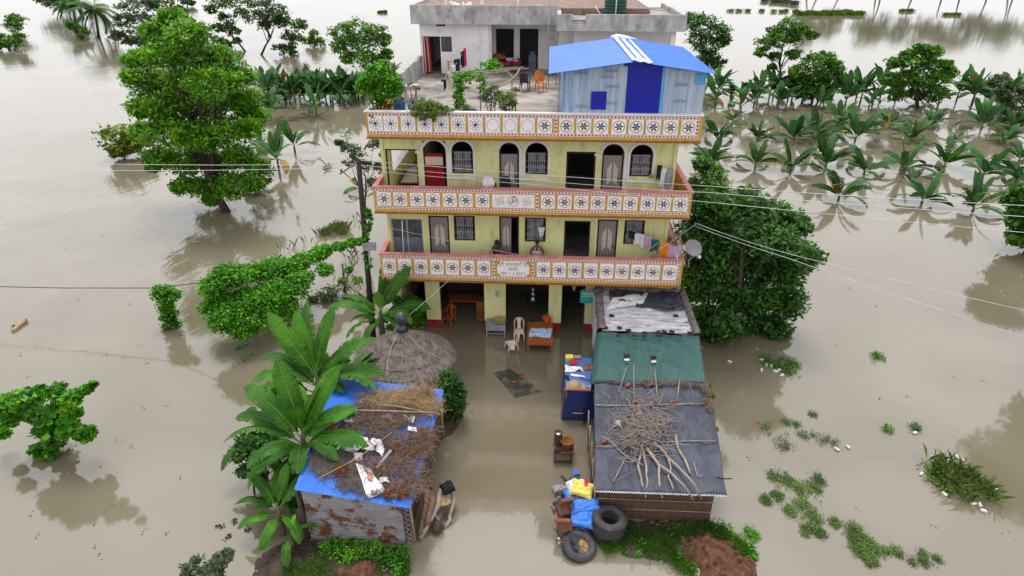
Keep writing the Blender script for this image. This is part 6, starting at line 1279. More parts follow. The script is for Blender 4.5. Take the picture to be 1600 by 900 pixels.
def seat(label, c, rot, s):
    t = thing('car_seat', label, 'seat')
    for nm, ce, si, ro in (('cushion', (0, 0, 0), (.62, .5, .16), (0, 0, 0)), ('backrest', (0, .28, .25), (.62, .16, .55), (-.3, 0, 0))):
        mb = MB().obox(ce, si, ro); o = mb.build(nm, 'brownseat', t); bv = o.modifiers.new('bevel', 'BEVEL'); bv.width = .05; bv.segments = 3
    MB().tube([(-.3, -.25, -.1), (-.3, .2, -.12), (-.3, .3, -.4)], .02, 5).build('frame', 'rust', t)
    t.location = c; t.rotation_euler = rot; t.scale = (s,) * 3
seat('lower brown leather vehicle seat on the left of the rubbish heap', pzz(882, 822, .35), (R(60), R(-8), R(-8)), .8)
seat('upper brown leather vehicle seat tipped on the rubbish heap', pzz(882, 796, .6), (R(40), R(12), R(28)), .7)
mb = MB()
for i in range(14): p = pzz(random.uniform(866, 900), random.uniform(780, 850), random.uniform(0, .3)); mb.tube([p, p + Vector((random.uniform(-.3, .3), random.uniform(-.3, .3), random.uniform(-.1, .3)))], .02, 5)
mb.build('scrap_metal', 'rust', label='dark scrap metal bits sticking out at the left foot of the rubbish heap', cat='scrap', kind='stuff')
mb = MB()
for i in range(26): p = pzz(random.gauss(893, 14), random.gauss(800, 26), random.uniform(.02, .4)); mb.obox(p, (random.uniform(.1, .35), random.uniform(.08, .25), random.uniform(.05, .2)), (random.random(), random.random(), random.random() * 3))
mb.build('rubbish', 'darkplastic', label='dark rubbish packed under the sacks and seats', cat='rubbish', kind='stuff')
sack('white bottle-shaped scrap at the lower left of the rubbish heap', pzz(874, 845, .1), .05, .14, .05, (0, 0, .2), 'plastic', 12, 'plastic_bottle', 'bottle')
# driftwood heap right of the tin shed
def log(label, pts, r, m='wood2', gp_='pieces of driftwood beside the tin shed'):
    P = [pzz(*q) for q in pts]; Q = [P[0]]
    for a, b in zip(P, P[1:]): Q += [a.lerp(b, .5) + Vector((random.gauss(0, .03), random.gauss(0, .03), random.gauss(0, .02))), b]
    return MB().tube(Q, [r * random.uniform(.8, 1.15) for _ in Q], 9).build('driftwood_log', m, label=label, cat='driftwood', group=gp_)
log('thick upright log nearest the tin shed', [(666, 765, .9), (664, 800, .5), (657, 835, .1)], .11)
log('long pale split log leaning through the driftwood heap', [(694, 755, .7), (684, 790, .5), (672, 815, .3), (656, 842, .05)], .08, 'wood')
log('stout log with reddish bark in the middle of the driftwood heap', [(674, 770, .7), (672, 795, .6), (668, 820, .3)], .12)
log('curved pale root at the right edge of the driftwood heap', [(706, 762, .5), (709, 780, .35), (704, 800, .2), (703, 812, .1), (694, 825, 0)], .06, 'wood')
log('bent root in front of the driftwood heap', [(678, 797, .4), (684, 812, .25), (692, 822, .1), (697, 815, .1)], .05)
log('short dark stump at the lower end of the driftwood heap', [(687, 815, .3), (682, 832, .05)], .13, 'bark')
log('thin leaning stick at the left of the driftwood heap', [(662, 740, 1.2), (672, 760, .8), (680, 770, .6)], .03)
log('arching pale root joining the black bundle and the bowl', [(700, 768, .55), (690, 780, .45), (682, 795, .35)], .05, 'wood')
sack('shiny black plastic bundle on top of the driftwood heap', pzz(699, 762, .7), .22, .19, .2, (.3, 0, .6), 'blackcloth', 14)
MB().lathe([(0, 0), (.16, .02), (.24, .1), (.26, .13), (.24, .13), (.15, .05), (0, .04)], pzz(692, 788, .4), 18, sy=.7).build('wooden_bowl', 'tan', label='shallow brown bowl wedged in the driftwood heap', cat='bowl')
# coil of pale rope
rc_ = MB(); base = atz(711, 641, .12); P = []
for i in range(150): a = i * .42; P.append(base + Vector(((.2 + .10 * math.sin(i * .9)) * math.cos(a) + random.gauss(0, .02), (.22 + .1 * math.cos(i * .7)) * math.sin(a), .06 * math.sin(i * .3) + .06)))
rc_.tube(P, .014, 4, cap=False); rc_.build('rope_coil', 'straw', label='tangled pale rope coil on the weedy edge beside the yard', cat='rope')
# floating log on the river
log_ = thing('floating_branch', 'orange-brown broken branch floating alone on the river at the far left', 'branch', atz(30, 508))
MB().tube([atz(20, 518, .03), atz(29, 509, .06), atz(41, 499, .12)], [.09, .12, .08], 8).build('stem', 'straw', log_); MB().tube([atz(20, 509, .05), atz(30, 509, .08)], [.05, .08], 6).build('stub', 'bark', log_)
# ------------------------------------------------------------------ mud banks and weeds
def bank(name, label, outline, h, m, seed=1, n=110):
    """low mound of earth inside an outline measured at water level"""
    P = [atz(x, y) for x, y in outline]; x0, x1 = min(p.x for p in P), max(p.x for p in P); y0, y1 = min(p.y for p in P), max(p.y for p in P)
    def dist(x, y):
        d = 1e9; ins = False; k = len(P)
        for i in range(k):
            a, b = P[i], P[(i + 1) % k]; t_ = max(0, min(1, ((x - a.x) * (b.x - a.x) + (y - a.y) * (b.y - a.y)) / ((b.x - a.x) ** 2 + (b.y - a.y) ** 2 + 1e-9)))
            d = min(d, math.hypot(x - a.x - t_ * (b.x - a.x), y - a.y - t_ * (b.y - a.y)))
            if (a.y > y) != (b.y > y) and x < (b.x - a.x) * (y - a.y) / (b.y - a.y) + a.x: ins = not ins
        return d if ins else -d
    def fn(u, v):
        x, y = x0 - .3 + (x1 - x0 + .6) * u, y0 - .3 + (y1 - y0 + .6) * v; d = dist(x, y) + .12 * nz((x, y, 0), 2.5, seed)
        z = max(-.3, min(1, d / .5)) * h; z *= (.65 + .6 * nz((x, y, 0), 1.2, seed + 1)) if z > 0 else 1
        if z > 0: z += h * .55 * abs(nz((x, y, 0), 3.5, seed + 2)) + .06 * nz((x, y, 0), 8, seed) + .03 * nz((x, y, 0), 19, seed)
        return Vector((x, y, z))
    MB().grid(fn, n, n).build(name, m, label=label, cat='mud bank', kind='structure'); return fn, dist
bank('left_bank', 'dark mud bank under the banana plants and tin shed', [(398, 905), (402, 872), (432, 852), (470, 842), (500, 846), (560, 852), (640, 856), (640, 905), (560, 960), (440, 960)], .14, 'mud', 1)
bank('left_soil', 'brown soil patch', [(520, 905), (528, 882), (560, 870), (592, 874), (606, 905), (590, 950), (540, 950)], .28, 'soil', 2)
bank('right_bank', 'grassy earth strip below the bamboo shed', [(930, 850), (985, 815), (1100, 812), (1120, 822), (1178, 855), (1185, 885), (1150, 885), (1085, 885), (1020, 876), (960, 864)], .10, 'mud', 3)
bank('right_soil', 'brown soil mound', [(1060, 850), (1072, 832), (1100, 832), (1140, 848), (1172, 872), (1188, 905), (1150, 950), (1090, 920), (1092, 890), (1065, 870)], .42, 'soil', 4, 150)
bank('yard_edge', 'weedy bank at the yard edge', [(688, 600), (718, 596), (728, 640), (712, 672), (690, 690), (684, 650)], .14, 'mud', 5, 40)
def herb(name, label, pts, n, h, leaf, matn, cat='grass', bl=.014, kind='stuff', zb=0.02):
    P = []
    for px, py, r in pts: b = atz(px, py, zb); rr = r / ppm(b); q = rng.normal(size=(n, 2)) * rr * .5; P.append(np.c_[b.x + q[:, 0], b.y + q[:, 1] * 1.3, np.full(n, b.z)])
    P = np.vstack(P); o = blades(name, label, P, h, bl, matn, cat, kind)
    return o, P
def weeds(name, label, pts, n, leaf, matn, h=.16, cat='weeds', z0=.0):
    P = []
    for px, py, r in pts:
        b = atz(px, py, z0); rr = r / ppm(b); k = max(3, n // 7); C = rng.normal(size=(k, 2)) * rr * .5; idx = rng.integers(0, k, n)
        q = C[idx] + rng.normal(size=(n, 2)) * .05; P.append(np.c_[b.x + q[:, 0], b.y + q[:, 1] * 1.3, z0 + np.abs(rng.normal(size=n)) * h * .5 + .02])
    return link(name, leaf_mesh(name, np.vstack(P), leaf, matn, aspect=.6, droop=.1, up=.6), None, label, cat, kind='stuff')
herb('grass_patch', 'bright green grass along the front wall of the bamboo shed', [(970, 845, 16), (990, 840, 18), (1010, 845, 18), (1035, 845, 16), (1055, 840, 14), (1080, 830, 14), (1020, 858, 16), (1050, 868, 14), (1065, 882, 12), (1078, 890, 10), (1110, 826, 12), (950, 855, 12), (1130, 835, 12), (1150, 850, 10), (1165, 862, 8)], 420, .16, 0, 'grass', zb=.08)
weeds('weeds', 'small-leaved weeds along the edges of the right soil mound', [(1060, 875, 12), (1075, 890, 10), (1120, 830, 14), (1145, 842, 14), (1165, 855, 12), (1175, 835, 10), (1000, 850, 20), (1040, 840, 20), (1172, 868, 8), (960, 850, 12)], 340, .07, 'leaf_vine', .14)
herb('grass_patch', 'dull green grass on the bank in front of the rusty tin shed', [(520, 860, 14), (545, 862, 14), (575, 865, 12), (620, 870, 12), (600, 880, 12), (630, 890, 12), (480, 885, 20), (500, 895, 20), (460, 895, 16)], 380, .14, 0, 'grass', zb=.1)
weeds('weeds', 'low leafy weeds at the foot of the rusty tin wall', [(510, 858, 12), (530, 862, 14), (560, 860, 14), (585, 864, 12), (610, 875, 12), (628, 868, 10), (545, 872, 10), (625, 890, 10)], 360, .075, 'leaf_vine', .18, z0=.08)
weeds('floating_weeds', 'loose patches of green water weed right of the shed, upper group', [(1228, 660, 7), (1243, 663, 7), (1220, 690, 14), (1255, 680, 9), (1280, 685, 12), (1300, 692, 10), (1268, 647, 6), (1225, 698, 10), (1195, 670, 12)], 225, .052, 'leaf_weed', .1)
weeds('floating_weeds', 'large broken patch of green water weed in the middle of the lower right', [(1210, 745, 10), (1230, 752, 12), (1250, 765, 12), (1272, 762, 12), (1255, 790, 16), (1270, 810, 14), (1262, 828, 12), (1280, 832, 8), (1215, 775, 8), (1196, 782, 6), (1235, 800, 10), (1305, 818, 6), (1280, 750, 8)], 570, .052, 'leaf_weed', .08)
weeds('floating_weeds', 'dense almond-shaped patch of green weed at the lower right', [(1335, 832, 12), (1350, 845, 13), (1362, 858, 12), (1345, 860, 12), (1358, 875, 10), (1340, 845, 12)], 975, .052, 'leaf_weed', .1)
weeds('floating_weeds', 'small scattered weed tufts at the right of the almond-shaped patch', [(1385, 862, 6), (1400, 860, 8), (1442, 865, 7), (1446, 880, 7), (1440, 875, 6), (1405, 868, 6), (1425, 878, 4), (1465, 874, 4)], 180, .052, 'leaf_weed', .1)
weeds('floating_weeds', 'two tiny weed clumps near the centre of the right water', [(1387, 672, 7), (1432, 670, 7)], 160, .08, 'leaf_mid', .18)
weeds('floating_weeds', 'weed and sticks around the sunken heap behind the net tent', [(1215, 572, 14), (1232, 580, 12), (1200, 565, 12), (1240, 570, 12), (1370, 558, 10)], 260, .09, 'leaf_mid', .16)
herb('grass_island', 'long-bladed grass island leaning right in the lower right water', [(1470, 735, 16), (1490, 738, 20), (1510, 750, 20), (1500, 765, 18), (1485, 755, 20), (1530, 765, 14), (1515, 778, 12), (1545, 775, 12), (1475, 748, 14)], 85, .55, 0, 'reed_green', bl=.011)
weeds('weeds', 'leafy weeds at the upper left of the long-bladed grass island', [(1455, 738, 12), (1465, 755, 12), (1470, 728, 10), (1480, 765, 10)], 220, .08, 'leaf_lime', .14)
SCL = ['at the upper left edge of the grass island', 'at the top of the grass island', 'just right of the top scrap of the grass island', 'at the far left of the grass island', 'at the lower left of the grass island', 'at the lower right of the grass island', 'beside the lower right one of the grass island', 'lowest one at the tip of the grass island', 'at the right of the grass island', 'at the right end of the upper weed group', 'beside the right tiny weed clump', 'right of the upper weed group, farther out', 'at the top of the litter by the net tent', 'second from the top of the litter by the net tent', 'in the middle of the litter by the net tent', 'at the lower right of the litter by the net tent', 'at the upper right of the litter by the net tent', 'right of the middle of the litter by the net tent', 'at the left of the litter by the net tent', 'closest to the net tent, alone in the water']
for i, (x, y) in enumerate([(1459, 714), (1494, 713), (1502, 718), (1440, 740), (1476, 772), (1522, 787), (1531, 788), (1537, 798), (1557, 764), (1308, 702), (1430, 676), (1325, 698), (1190, 562), (1205, 572), (1212, 580), (1222, 586), (1197, 570), (1218, 578), (1190, 578), (1140, 565)]):
    p = atz(x, y, .04); sack('white floating scrap ' + SCL[i], p, .10, .05, .045, (0, 0, i * 1.3), 'plastic', 30 + i, 'floating_scrap', 'litter')['group'] = 'white scraps floating among the weeds'
weeds('floating_weeds', 'yellowish weed bits below the creeper mass in the river', [(388, 555, 4), (378, 565, 4), (372, 545, 4), (382, 540, 5)], 60, .07, 'leaf_gold', .06)
random.seed(91)
dl = []
for i in range(60): dl.append((random.choice([random.uniform(0, 330), random.uniform(1130, 1590)]), random.uniform(330, 890), 5))
weeds('drifting_litter', 'sparse drifting leaf litter and foam flecks over the open brown water', dl, 4, .07, 'drybrush', .0)
weeds('river_debris', 'small dark flotsam near the small banana plant at the lower left', [(346, 822, 4), (365, 815, 3), (387, 828, 4), (358, 838, 3)], 20, .09, 'mud', .03)

# ------------------------------------------------------------------ blue hut on the terrace
random.seed(51)
TZ = F[3]
bh = thing('roof_hut', 'bright blue roofed sheet-metal hut on the right of the terrace', 'hut', (3.85, 3, TZ))
hx0, hx1, hr = 1.18, 6.42, 3.72; ze, zr = 12.03, 12.36; yb = 6.3
def gable(x): return ze + (zr - ze) * (1 - abs(x - hr) / ((hr - hx0) if x < hr else (hx1 - hr)))
sheets = [(hx0, 2.05, 'bluegrey'), (2.05, 2.82, 'bluegrey'), (2.82, 3.52, 'bluegrey'), (3.52, 4.80, 'navy'), (4.80, 4.92, 'skyblue'), (4.92, 5.65, 'bluegrey'), (5.65, hx1, 'bluegrey')]
for i, (a, b, m) in enumerate(sheets):
    n = max(8, int((b - a) / .11) * 8)
    MB().grid(lambda u, v: (lambda x: Vector((x, .17 + (.006 * (i % 2)) - .018 * abs(math.sin(PI * x / .11)) ** 4 if m != 'skyblue' else .155, TZ + (gable(x) - TZ) * v)))(a + (b - a) * u), n, 1).build('wall_sheet', m, bh, **({'label': 'plain deep blue wall sheet in the middle of the roof hut'} if m == 'navy' else {}))
MB().box(hx0 - .02, hx0 + .06, .14, .20, TZ, ze).build('corner_trim', 'skyblue', bh)
MB().box(2.22, 2.80, .115, .14, at(930, 171, .12)[2], at(930, 143, .12)[2]).build('window_patch', 'navy', bh)
MB().box(6.02, 6.40, .128, .148, ze - .42, ze - .03).build('wall_patch', 'skyblue', bh)
for x in (hx0, hx1): MB().grid(lambda u, v: Vector((x + .015 * math.sin(u * 6.28 * 40), .18 + (yb - .2) * u, TZ + (ze - TZ) * v)), 160, 1).build('side_sheet', 'bluegrey', bh)
MB().grid(lambda u, v: Vector((hx0 + (hx1 - hx0) * u, yb - .02, TZ + (gable(hx0 + (hx1 - hx0) * u) - TZ) * v)), 40, 1).build('rear_sheet', 'bluegrey', bh)
eL, eR = (.60, 12.02), (6.64, 12.06)
nS = 7
for side in (0, 1):
    xo, zo = eL if side == 0 else eR
    for k in range(nS):
        y0_ = -.30 + k * (yb + .45) / nS; y1_ = y0_ + (yb + .45) / nS + .03
        def fn(u, v, y0_=y0_, y1_=y1_):
            y = y0_ + (y1_ - y0_) * v; x = xo + (hr - xo) * u
            zz = zo + (zr + .10 - zo) * u + .032 * abs(math.sin(PI * y / .16)) ** 3 + .004 * (k % 2)
            return Vector((x, y, zz))
        g = MB().grid(fn, 4, 48); g.build('roof_sheet', 'blueroof', bh)
MB().grid(lambda u, v: Vector((hr - .12 + .75 * u - .15 * v, -.33 + (yb + .5) * v, zr + .155 - .10 * u + .02 * math.sin(u * 14))), 20, 8).build('ridge_sheet', 'whitesheet', bh)
MB().tube([(3.35, yb + .05, zr + .13), (3.6, yb + .0, zr + .17), (3.95, yb - .1, zr + .15), (4.5, yb + .0, zr + .06)], [.07, .12, .10, .03], 10).build('rolled_plastic', 'whitesheet', bh)
for (px, py) in [(908, 116), (956, 113), (958, 137), (955, 163), (910, 168), (1063, 110), (1065, 134), (1063, 160), (950, 122)]:
    p = at(px, py, .13); me = text_mesh('JINDAL', .16); me.materials.append(M['print']); link('sheet_print', me, bh, loc=(p.x, .118, p.z), rot=(PI / 2, 0, 0))
MB().box(hr - .35, hr + .35, .1, .13, zr - .12, zr + .05).build('gable_trim', 'navy', bh)
MB().tube([(1.0, .9, TZ), (1.02, .9, 12.05)], .04, 6).build('post', 'grille', bh)
# ------------------------------------------------------------------ roof top things
tk = thing('water_tank', 'dark green ribbed water tank standing on the right roof', 'water tank', at(961, 20, 12.5))
tp = at(961, 20, 12.5); tp.z = zt2 - .25
pr = [(.0, 0), (.55, 0), (.6, .05)]
for i in range(7): pr += [(.60, .1 + i * .16), (.57, .14 + i * .16), (.57, .18 + i * .16), (.60, .22 + i * .16)]
pr += [(.5, 1.3), (.25, 1.42), (.25, 1.5), (0, 1.5)]
MB().lathe(pr, tp, 26).build('body', 'tank', tk); MB().tube([tp + Vector((-.02, -.62, 0)), tp + Vector((-.02, -.62, 1.4))], .03, 6).build('pipe', 'white', tk)
MB().box(at(694, 0, 13.6)[0], at(694, 0, 13.6)[0] + .13, 13.6, 13.73, zt - .14, zt + 1.2).build('column_stub', 'white', label='white column stub rising from the left roof', cat='column')
MB().box(at(751, 0, 13.1)[0], at(751, 0, 13.1)[0] + .16, 13.0, 13.16, zt - .14, zt + 1.2).build('column_stub', 'white', label='white column stub above the grey pilaster on the roof edge', cat='column')
MB().box(at(808, 0, 13.6)[0], at(808, 0, 13.6)[0] + .1, 13.6, 13.7, zt - .14, zt + 1.2).build('column_stub', 'white', label='thin white column stub right of the middle of the roof', cat='column')
for px, lb in ((700, 'white plastic scrap at the left end of the roof'), (722, 'white plastic scrap lying right on the roof behind the beam')):
    p = at(px, 4, 13.5); p.z = zt - .1; cloth('plastic_scrap', lb, [p, p + Vector((.5, 0, 0)), p + Vector((.5, .4, .1)), p + Vector((0, .4, .1))], 'plastic', 'packet', .2, n=12, freq=4, seed=px)
MB().tube([at(930, 10, 11), at(938, 22, 10.9)], .03, 5).build('stick', 'white', label='white stick leaning on the right roof beside the tank', cat='stick')
ml = thing('metal_ladder', 'tall thin metal frame ladder beside the left edge of the blue hut', 'ladder', at(862, 130, 10))
for px in (857, 869): MB().tube([at(px, 133, 9.6), at(px, 0, 9.6)], .022, 5).build('rail', 'greydish', ml)
for i in range(9): y = 125 - i * 14.5; MB().tube([at(857, y, 9.6), at(869, y, 9.6)], .012, 4).build('rung', 'greydish', ml)
# roof washing and things on the terrace
def garment(label, top, w_, h_, m, seed=1, yaw=0.0, taper=.1, name='garment', cat='laundry', n=14, fold=.04):
    """a cloth hung over a line: front and back leaf joined at the line"""
    c, s = math.cos(yaw), math.sin(yaw); top = Vector(top)
    def fn(u, v):
        q = v * 2 - 1; x = (u - .5) * w_ * (1 - taper * abs(q)) ; y = fold * math.sin(u * 11 + seed) * abs(q) + (.025 if q > 0 else -.025) * min(1, abs(q) * 6)
        z = -abs(q) * h_ * (1 + .10 * math.sin(u * 7 + seed)) * (1 if q < 0 else .8)
        return top + Vector((x * c - y * s, x * s + y * c, z))
    return MB().grid(fn, n, n * 2).build(name, m, label=label, cat=cat)
cable('washing line over the terrace from the trellis to the white wall', [at(680, 138, 3.0), at(700, 112, 5.5), at(726, 76, 12.8)], .008, sag=.15)
garment('black garment highest on the terrace washing line', at(722, 80, 11.5), .28, .8, 'blackcloth', 1, 1.2, name='trousers')
garment('magenta and pink garment at the top end of the terrace washing line', at(726, 75, 12.2), .25, .9, 'magenta', 2, 1.2, name='scarf')
garment('black garment in the middle of the terrace washing line', at(714, 92, 9), .4, .7, 'blackcloth', 3, .9, name='trousers')
garment('cream garment just below the black one on the terrace line', at(703, 112, 6.3), .28, .7, 'cream', 4, .9, name='shirt')
garment('white garment at the upper part of the terrace line', at(708, 102, 7.5), .25, .5, 'plastic', 6, .9, name='shirt')
garment('small black garment at the lower end of the terrace line', at(693, 124, 4.5), .24, .45, 'blackcloth', 5, .7, name='shirt')
garment('white garment hanging lowest on the terrace washing line', at(687, 129, 3.8), .35, .45, 'plastic', 7, .7, name='towel')
stl = thing('wooden_stool', 'tall light wooden stool against the white terrace wall', 'stool', at(708, 115, 11.5)); q = at(708, 115, 11.5); q.z = TZ
MB().box(q.x - .3, q.x + .3, q.y - .2, q.y + .2, TZ + .95, TZ + 1.0).build('seat', 'straw', stl)
for sx_ in (-.26, .22):
    for sy_ in (-.17, .13): MB().box(q.x + sx_, q.x + sx_ + .05, q.y + sy_, q.y + sy_ + .05, TZ, TZ + .95).build('leg', 'straw', stl)
MB().box(q.x - .21, q.x + .22, q.y - .165, q.y - .13, TZ + .4, TZ + .45).build('cross_rail', 'straw', stl)
q = at(820, 133, 8.6); chair('plastic_chair', 'dark plum plastic chair on the terrace left of the orange chair', 'chairbrown', (q.x, q.y, TZ), R(170), slots=False, sc=1.0)
q = at(845, 135, 8.4); chair('plastic_chair', 'orange plastic armchair on the terrace beside the blue hut', 'chairorange', (q.x, q.y, TZ), R(20), slots=False, sc=1.05)
# curtains and the veranda bed
MB().grid(lambda u, v: Vector((wx(661) + .36 * u * (1 + .25 * v), YW - .05 + .04 * math.sin(u * 19), wz(57) - (wz(57) - wz(113)) * v)), 40, 10).build('curtain', 'redcloth', label='red and white striped curtain in the penthouse doorway', cat='curtain')
MB().grid(lambda u, v: Vector((wx(661) + .36 * (.12 + .2 * u) * (1 + .25 * v), YW - .12 + .03 * math.sin(u * 9), wz(58) - (wz(58) - wz(112)) * v)), 10, 10).build('curtain_stripe', 'cream', bpy.data.objects['curtain'], loc=(0, 0, 0))
MB().grid(lambda u, v: Vector((wx(661) + .36 * (.62 + .16 * u) * (1 + .25 * v), YW - .12 + .03 * math.sin(u * 9), wz(58) - (wz(58) - wz(112)) * v)), 10, 10).build('curtain_stripe', 'cream', bpy.data.objects['curtain'])
h = lv2[1]
MB().grid(lambda u, v: Vector((h[0] + .07 + (h[1] - h[0] - .2) * u * (1 + .06 * v), WY - .02 + .03 * math.sin(u * 24) * (.4 + v), h[3] - .52 - (h[3] - .52 - F[2] - .05) * v)), 60, 12).build('curtain', 'curtain', label='deep red curtain with a cream band in the upper left arched doorway', cat='curtain')
cu = bpy.data.objects['curtain.001']
MB().grid(lambda u, v: Vector((h[0] + .07 + (h[1] - h[0] - .2) * u, WY - .05 + .03 * math.sin(u * 24) * .4, h[3] - .66 - .36 * v)), 60, 2).build('curtain_band', 'cream', cu)
vb = thing('veranda_bed', 'bed heaped with red patterned quilts in the rooftop veranda', 'bed', (-1.5, 14.2, TZ))
x0, x1 = ix(772), ix(806)
MB().box(x0, x1 + .3, YW + .5, YW + 1.5, TZ + .35, TZ + .45).build('frame', 'doorframe', vb)
for x in (x0 + .02, x1 + .2): MB().box(x, x + .06, YW + .52, YW + .58, TZ, TZ + .35).build('leg', 'doorframe', vb)
cloth('quilt', 'red patterned quilt bunched on the rooftop veranda bed', [(x0, YW + .5, TZ + .5), (x1 + .3, YW + .5, TZ + .5), (x1 + .3, YW + 1.5, TZ + .6), (x0, YW + 1.5, TZ + .65)], 'redcloth', 'quilt', .22, n=26, freq=2.5, seed=3)
cloth('quilt', 'striped orange quilt rolled at the left end of the veranda bed', [(x0, YW + .7, TZ + .75), (x0 + .7, YW + .7, TZ + .72), (x0 + .7, YW + 1.4, TZ + .85), (x0, YW + 1.4, TZ + .9)], 'terracotta', 'quilt', .2, n=22, freq=3, seed=7)
cloth('quilt', 'blue-grey cloth on the right end of the veranda bed', [(x1 - .5, YW + .5, TZ + .66), (x1 + .2, YW + .5, TZ + .62), (x1 + .2, YW + 1.2, TZ + .72), (x1 - .5, YW + 1.2, TZ + .7)], 'bedcloth', 'quilt', .12, n=18, freq=4, seed=9)
cb = thing('rooftop_cabinet', 'pale cabinet in the right dark doorway of the rooftop veranda', 'cabinet', (ix(828), YW + 1.95, TZ)); MB().box(ix(826), ix(838), YW + 1.9, YW + 2.3, TZ, TZ + .75).build('body', 'frost', cb); MB().box(ix(828), ix(836), YW + 1.95, YW + 2.2, TZ + .76, TZ + .95).build('box', 'potblue', cb)
bd2 = thing('bed', 'white bed with fringed cover and pink pillow in the open upper left room', 'bed', (-5.2, 3.2, F[2]))
MB().box(-5.75, -4.78, 2.3, 4.4, F[2] + .3, F[2] + .42).build('frame', 'doorframe', bd2)
MB().grid(lambda u, v: Vector((-5.8 + 1.05 * u, 2.2 + 2.2 * v, F[2] + .5 + .02 * nz((u * 5, v * 6, 0), 1))), 20, 20, thick=.08).build('mattress', 'cream', bd2)
for i in range(9): MB().box(-5.76 + i * .115, -5.70 + i * .115, 2.185, 2.198, F[2] + .30, F[2] + .46).build('fringe', 'blackcloth', bd2)
sk = sack('pink pillow on the white bed in the open upper left room', (-5.3, 3.4, F[2] + .6), .42, .28, .13, (.1, 0, .1), 'lilac', 21, 'pillow', 'pillow')
# laundry on the house
garment('black cloth hung at the right end of the upper balcony wall', at(1031, 258, 1.1), .2, .6, 'blackcloth', 2, 0, name='towel')
garment('grey and white striped cloth hung beside the black one on the upper balcony', at(1037, 262, 1.1), .28, .85, 'plastic', 3, 0, name='towel')
garment('dark grey striped cloth at the right end of the upper balcony', at(1046, 264, 1.1), .35, .8, 'greycloth', 5, 0, name='towel')
l0, l1 = at(984, 358, 1.15), at(1062, 385, .3)
cable('washing line at the right end of the middle storey', [l0, l1], .008, sag=.05)
for f, w_, h_, m, lb in [(.06, .3, .35, 'blackcloth', 'black cloth at the window end of the middle washing line'), (.20, .5, .55, 'plastic', 'white cloth second on the middle washing line'), (.37, .38, .48, 'lilac', 'lilac cloth third on the middle washing line'), (.52, .4, .55, 'greencloth', 'dark green cloth before the orange one on the middle washing line'), (.92, .6, .6, 'lilac', 'dusky pink cloth behind the ladder rails on the washing line')]:
    garment(lb, l0.lerp(l1, f) + Vector((0, 0, -.05)), w_, h_, m, int(f * 40), -.35, name='laundry_cloth')
garment('bright orange trousers hung on the middle washing line, left leg', l0.lerp(l1, .68) + Vector((0, 0, -.05)), .22, .72, 'orangecloth', 8, -.35, name='trousers')
garment('bright orange trousers hung on the middle washing line, right leg', l0.lerp(l1, .78) + Vector((0, 0, -.03)), .24, .8, 'orangecloth', 11, -.35, name='trousers')
garment('small white cloth hung on the middle window grille', at(846, 355, 1.25), .3, .45, 'plastic', 5, 0, taper=.5, name='towel')
bag_ = sack('plastic bag of clothes standing at the upper balcony railing', at(763, 286, .5) , .26, .2, .26, (0, 0, .2), 'plastic', 22, 'carry_bag', 'bag')
sack('black bag beside the plastic bag at the upper balcony railing', at(768, 291, .5), .22, .16, .18, (0, 0, .2), 'blackcloth', 23, 'carry_bag', 'bag')
sack('black cloth over the railing before the middle arched door', at(790, 287, .7), .22, .15, .3, (0, 0, .1), 'blackcloth', 24, 'bundle', 'bundle')
sack('tiny bowl on the ledge of the right arched window', at(1018, 275, 1.3), .1, .07, .08, (0, 0, 0), 'tan', 25, 'bowl', 'bowl')
# ------------------------------------------------------------------ terrace planting
def potplant(label, px, py, Y, r, h, potm, clumps, leaf, m, cat='potted plant', sq=False):
    p = at(px, py, Y); p.z = TZ; t = thing('potted_plant', label, cat, p)
    if sq: MB().box(p.x - r, p.x + r, p.y - r * .7, p.y + r * .7, TZ, TZ + h).build('tub', potm, t)
    else: MB().lathe([(0, 0), (r * .8, 0), (r, h * .9), (r * 1.08, h), (r * .95, h), (r * .9, h * .85), (0, h * .85)], p, 18).build('pot', potm, t)
    P = []; 
    for cx, cy, cr, n in clumps:
        c = at(cx, cy, Y + random.uniform(-.15, .15)); k = cr / ppm(c); c.z = max(c.z, TZ + h); P.append(clump_points(c, k, k, k * .8, n, hollow=.2)); MB().tube([p + Vector((0, 0, h * .8)), p.lerp(c, .5) + Vector((.02, 0, .1)), c], [.03, .02, .008], 5).build('stem', 'bark', t)
    link('foliage', leaf_mesh('foliage', np.vstack(P), leaf, m, aspect=.5, droop=.4), t); return t
potplant('leafy green tree in a blue tub at the left front corner of the terrace', 592, 176, .7, .42, .35, 'potblue', [(578, 122, 15, 700), (597, 114, 16, 800), (614, 126, 14, 700), (584, 140, 16, 800), (605, 142, 16, 800), (570, 138, 12, 400), (592, 158, 11, 350), (621, 138, 10, 350), (600, 102, 11, 350), (580, 108, 9, 250), (566, 128, 8, 200)], .13, 'leaf_vine')
potplant('pale blue tub plant raised beside the terrace side wall', 623, 150, 2.2, .26, .75, 'potblue', [(620, 130, 7, 200), (626, 138, 7, 180)], .12, 'leaf_lime')
potplant('tall thin plant in a blue pot near the terrace sink', 643, 143, 3.6, .22, .35, 'potblue', [(640, 132, 5, 90), (650, 138, 6, 110)], .1, 'leaf_grey')
potplant('small plant in a terracotta pot at the front left of the terrace', 609, 174, .6, .16, .25, 'terracotta', [(608, 166, 6, 160)], .08, 'leaf_dark')
potplant('low plants in a blue tub right of the terracotta pot', 624, 173, .7, .26, .28, 'potblue', [(622, 160, 7, 90), (630, 156, 7, 90)], .09, 'leaf_grey')
potplant('yellow-green shrub in a pot at the middle front of the terrace', 793, 172, .8, .2, .2, 'terracotta', [(785, 155, 9, 420), (797, 150, 9, 420), (803, 162, 8, 350), (790, 165, 10, 420)], .085, 'leaf_gold')
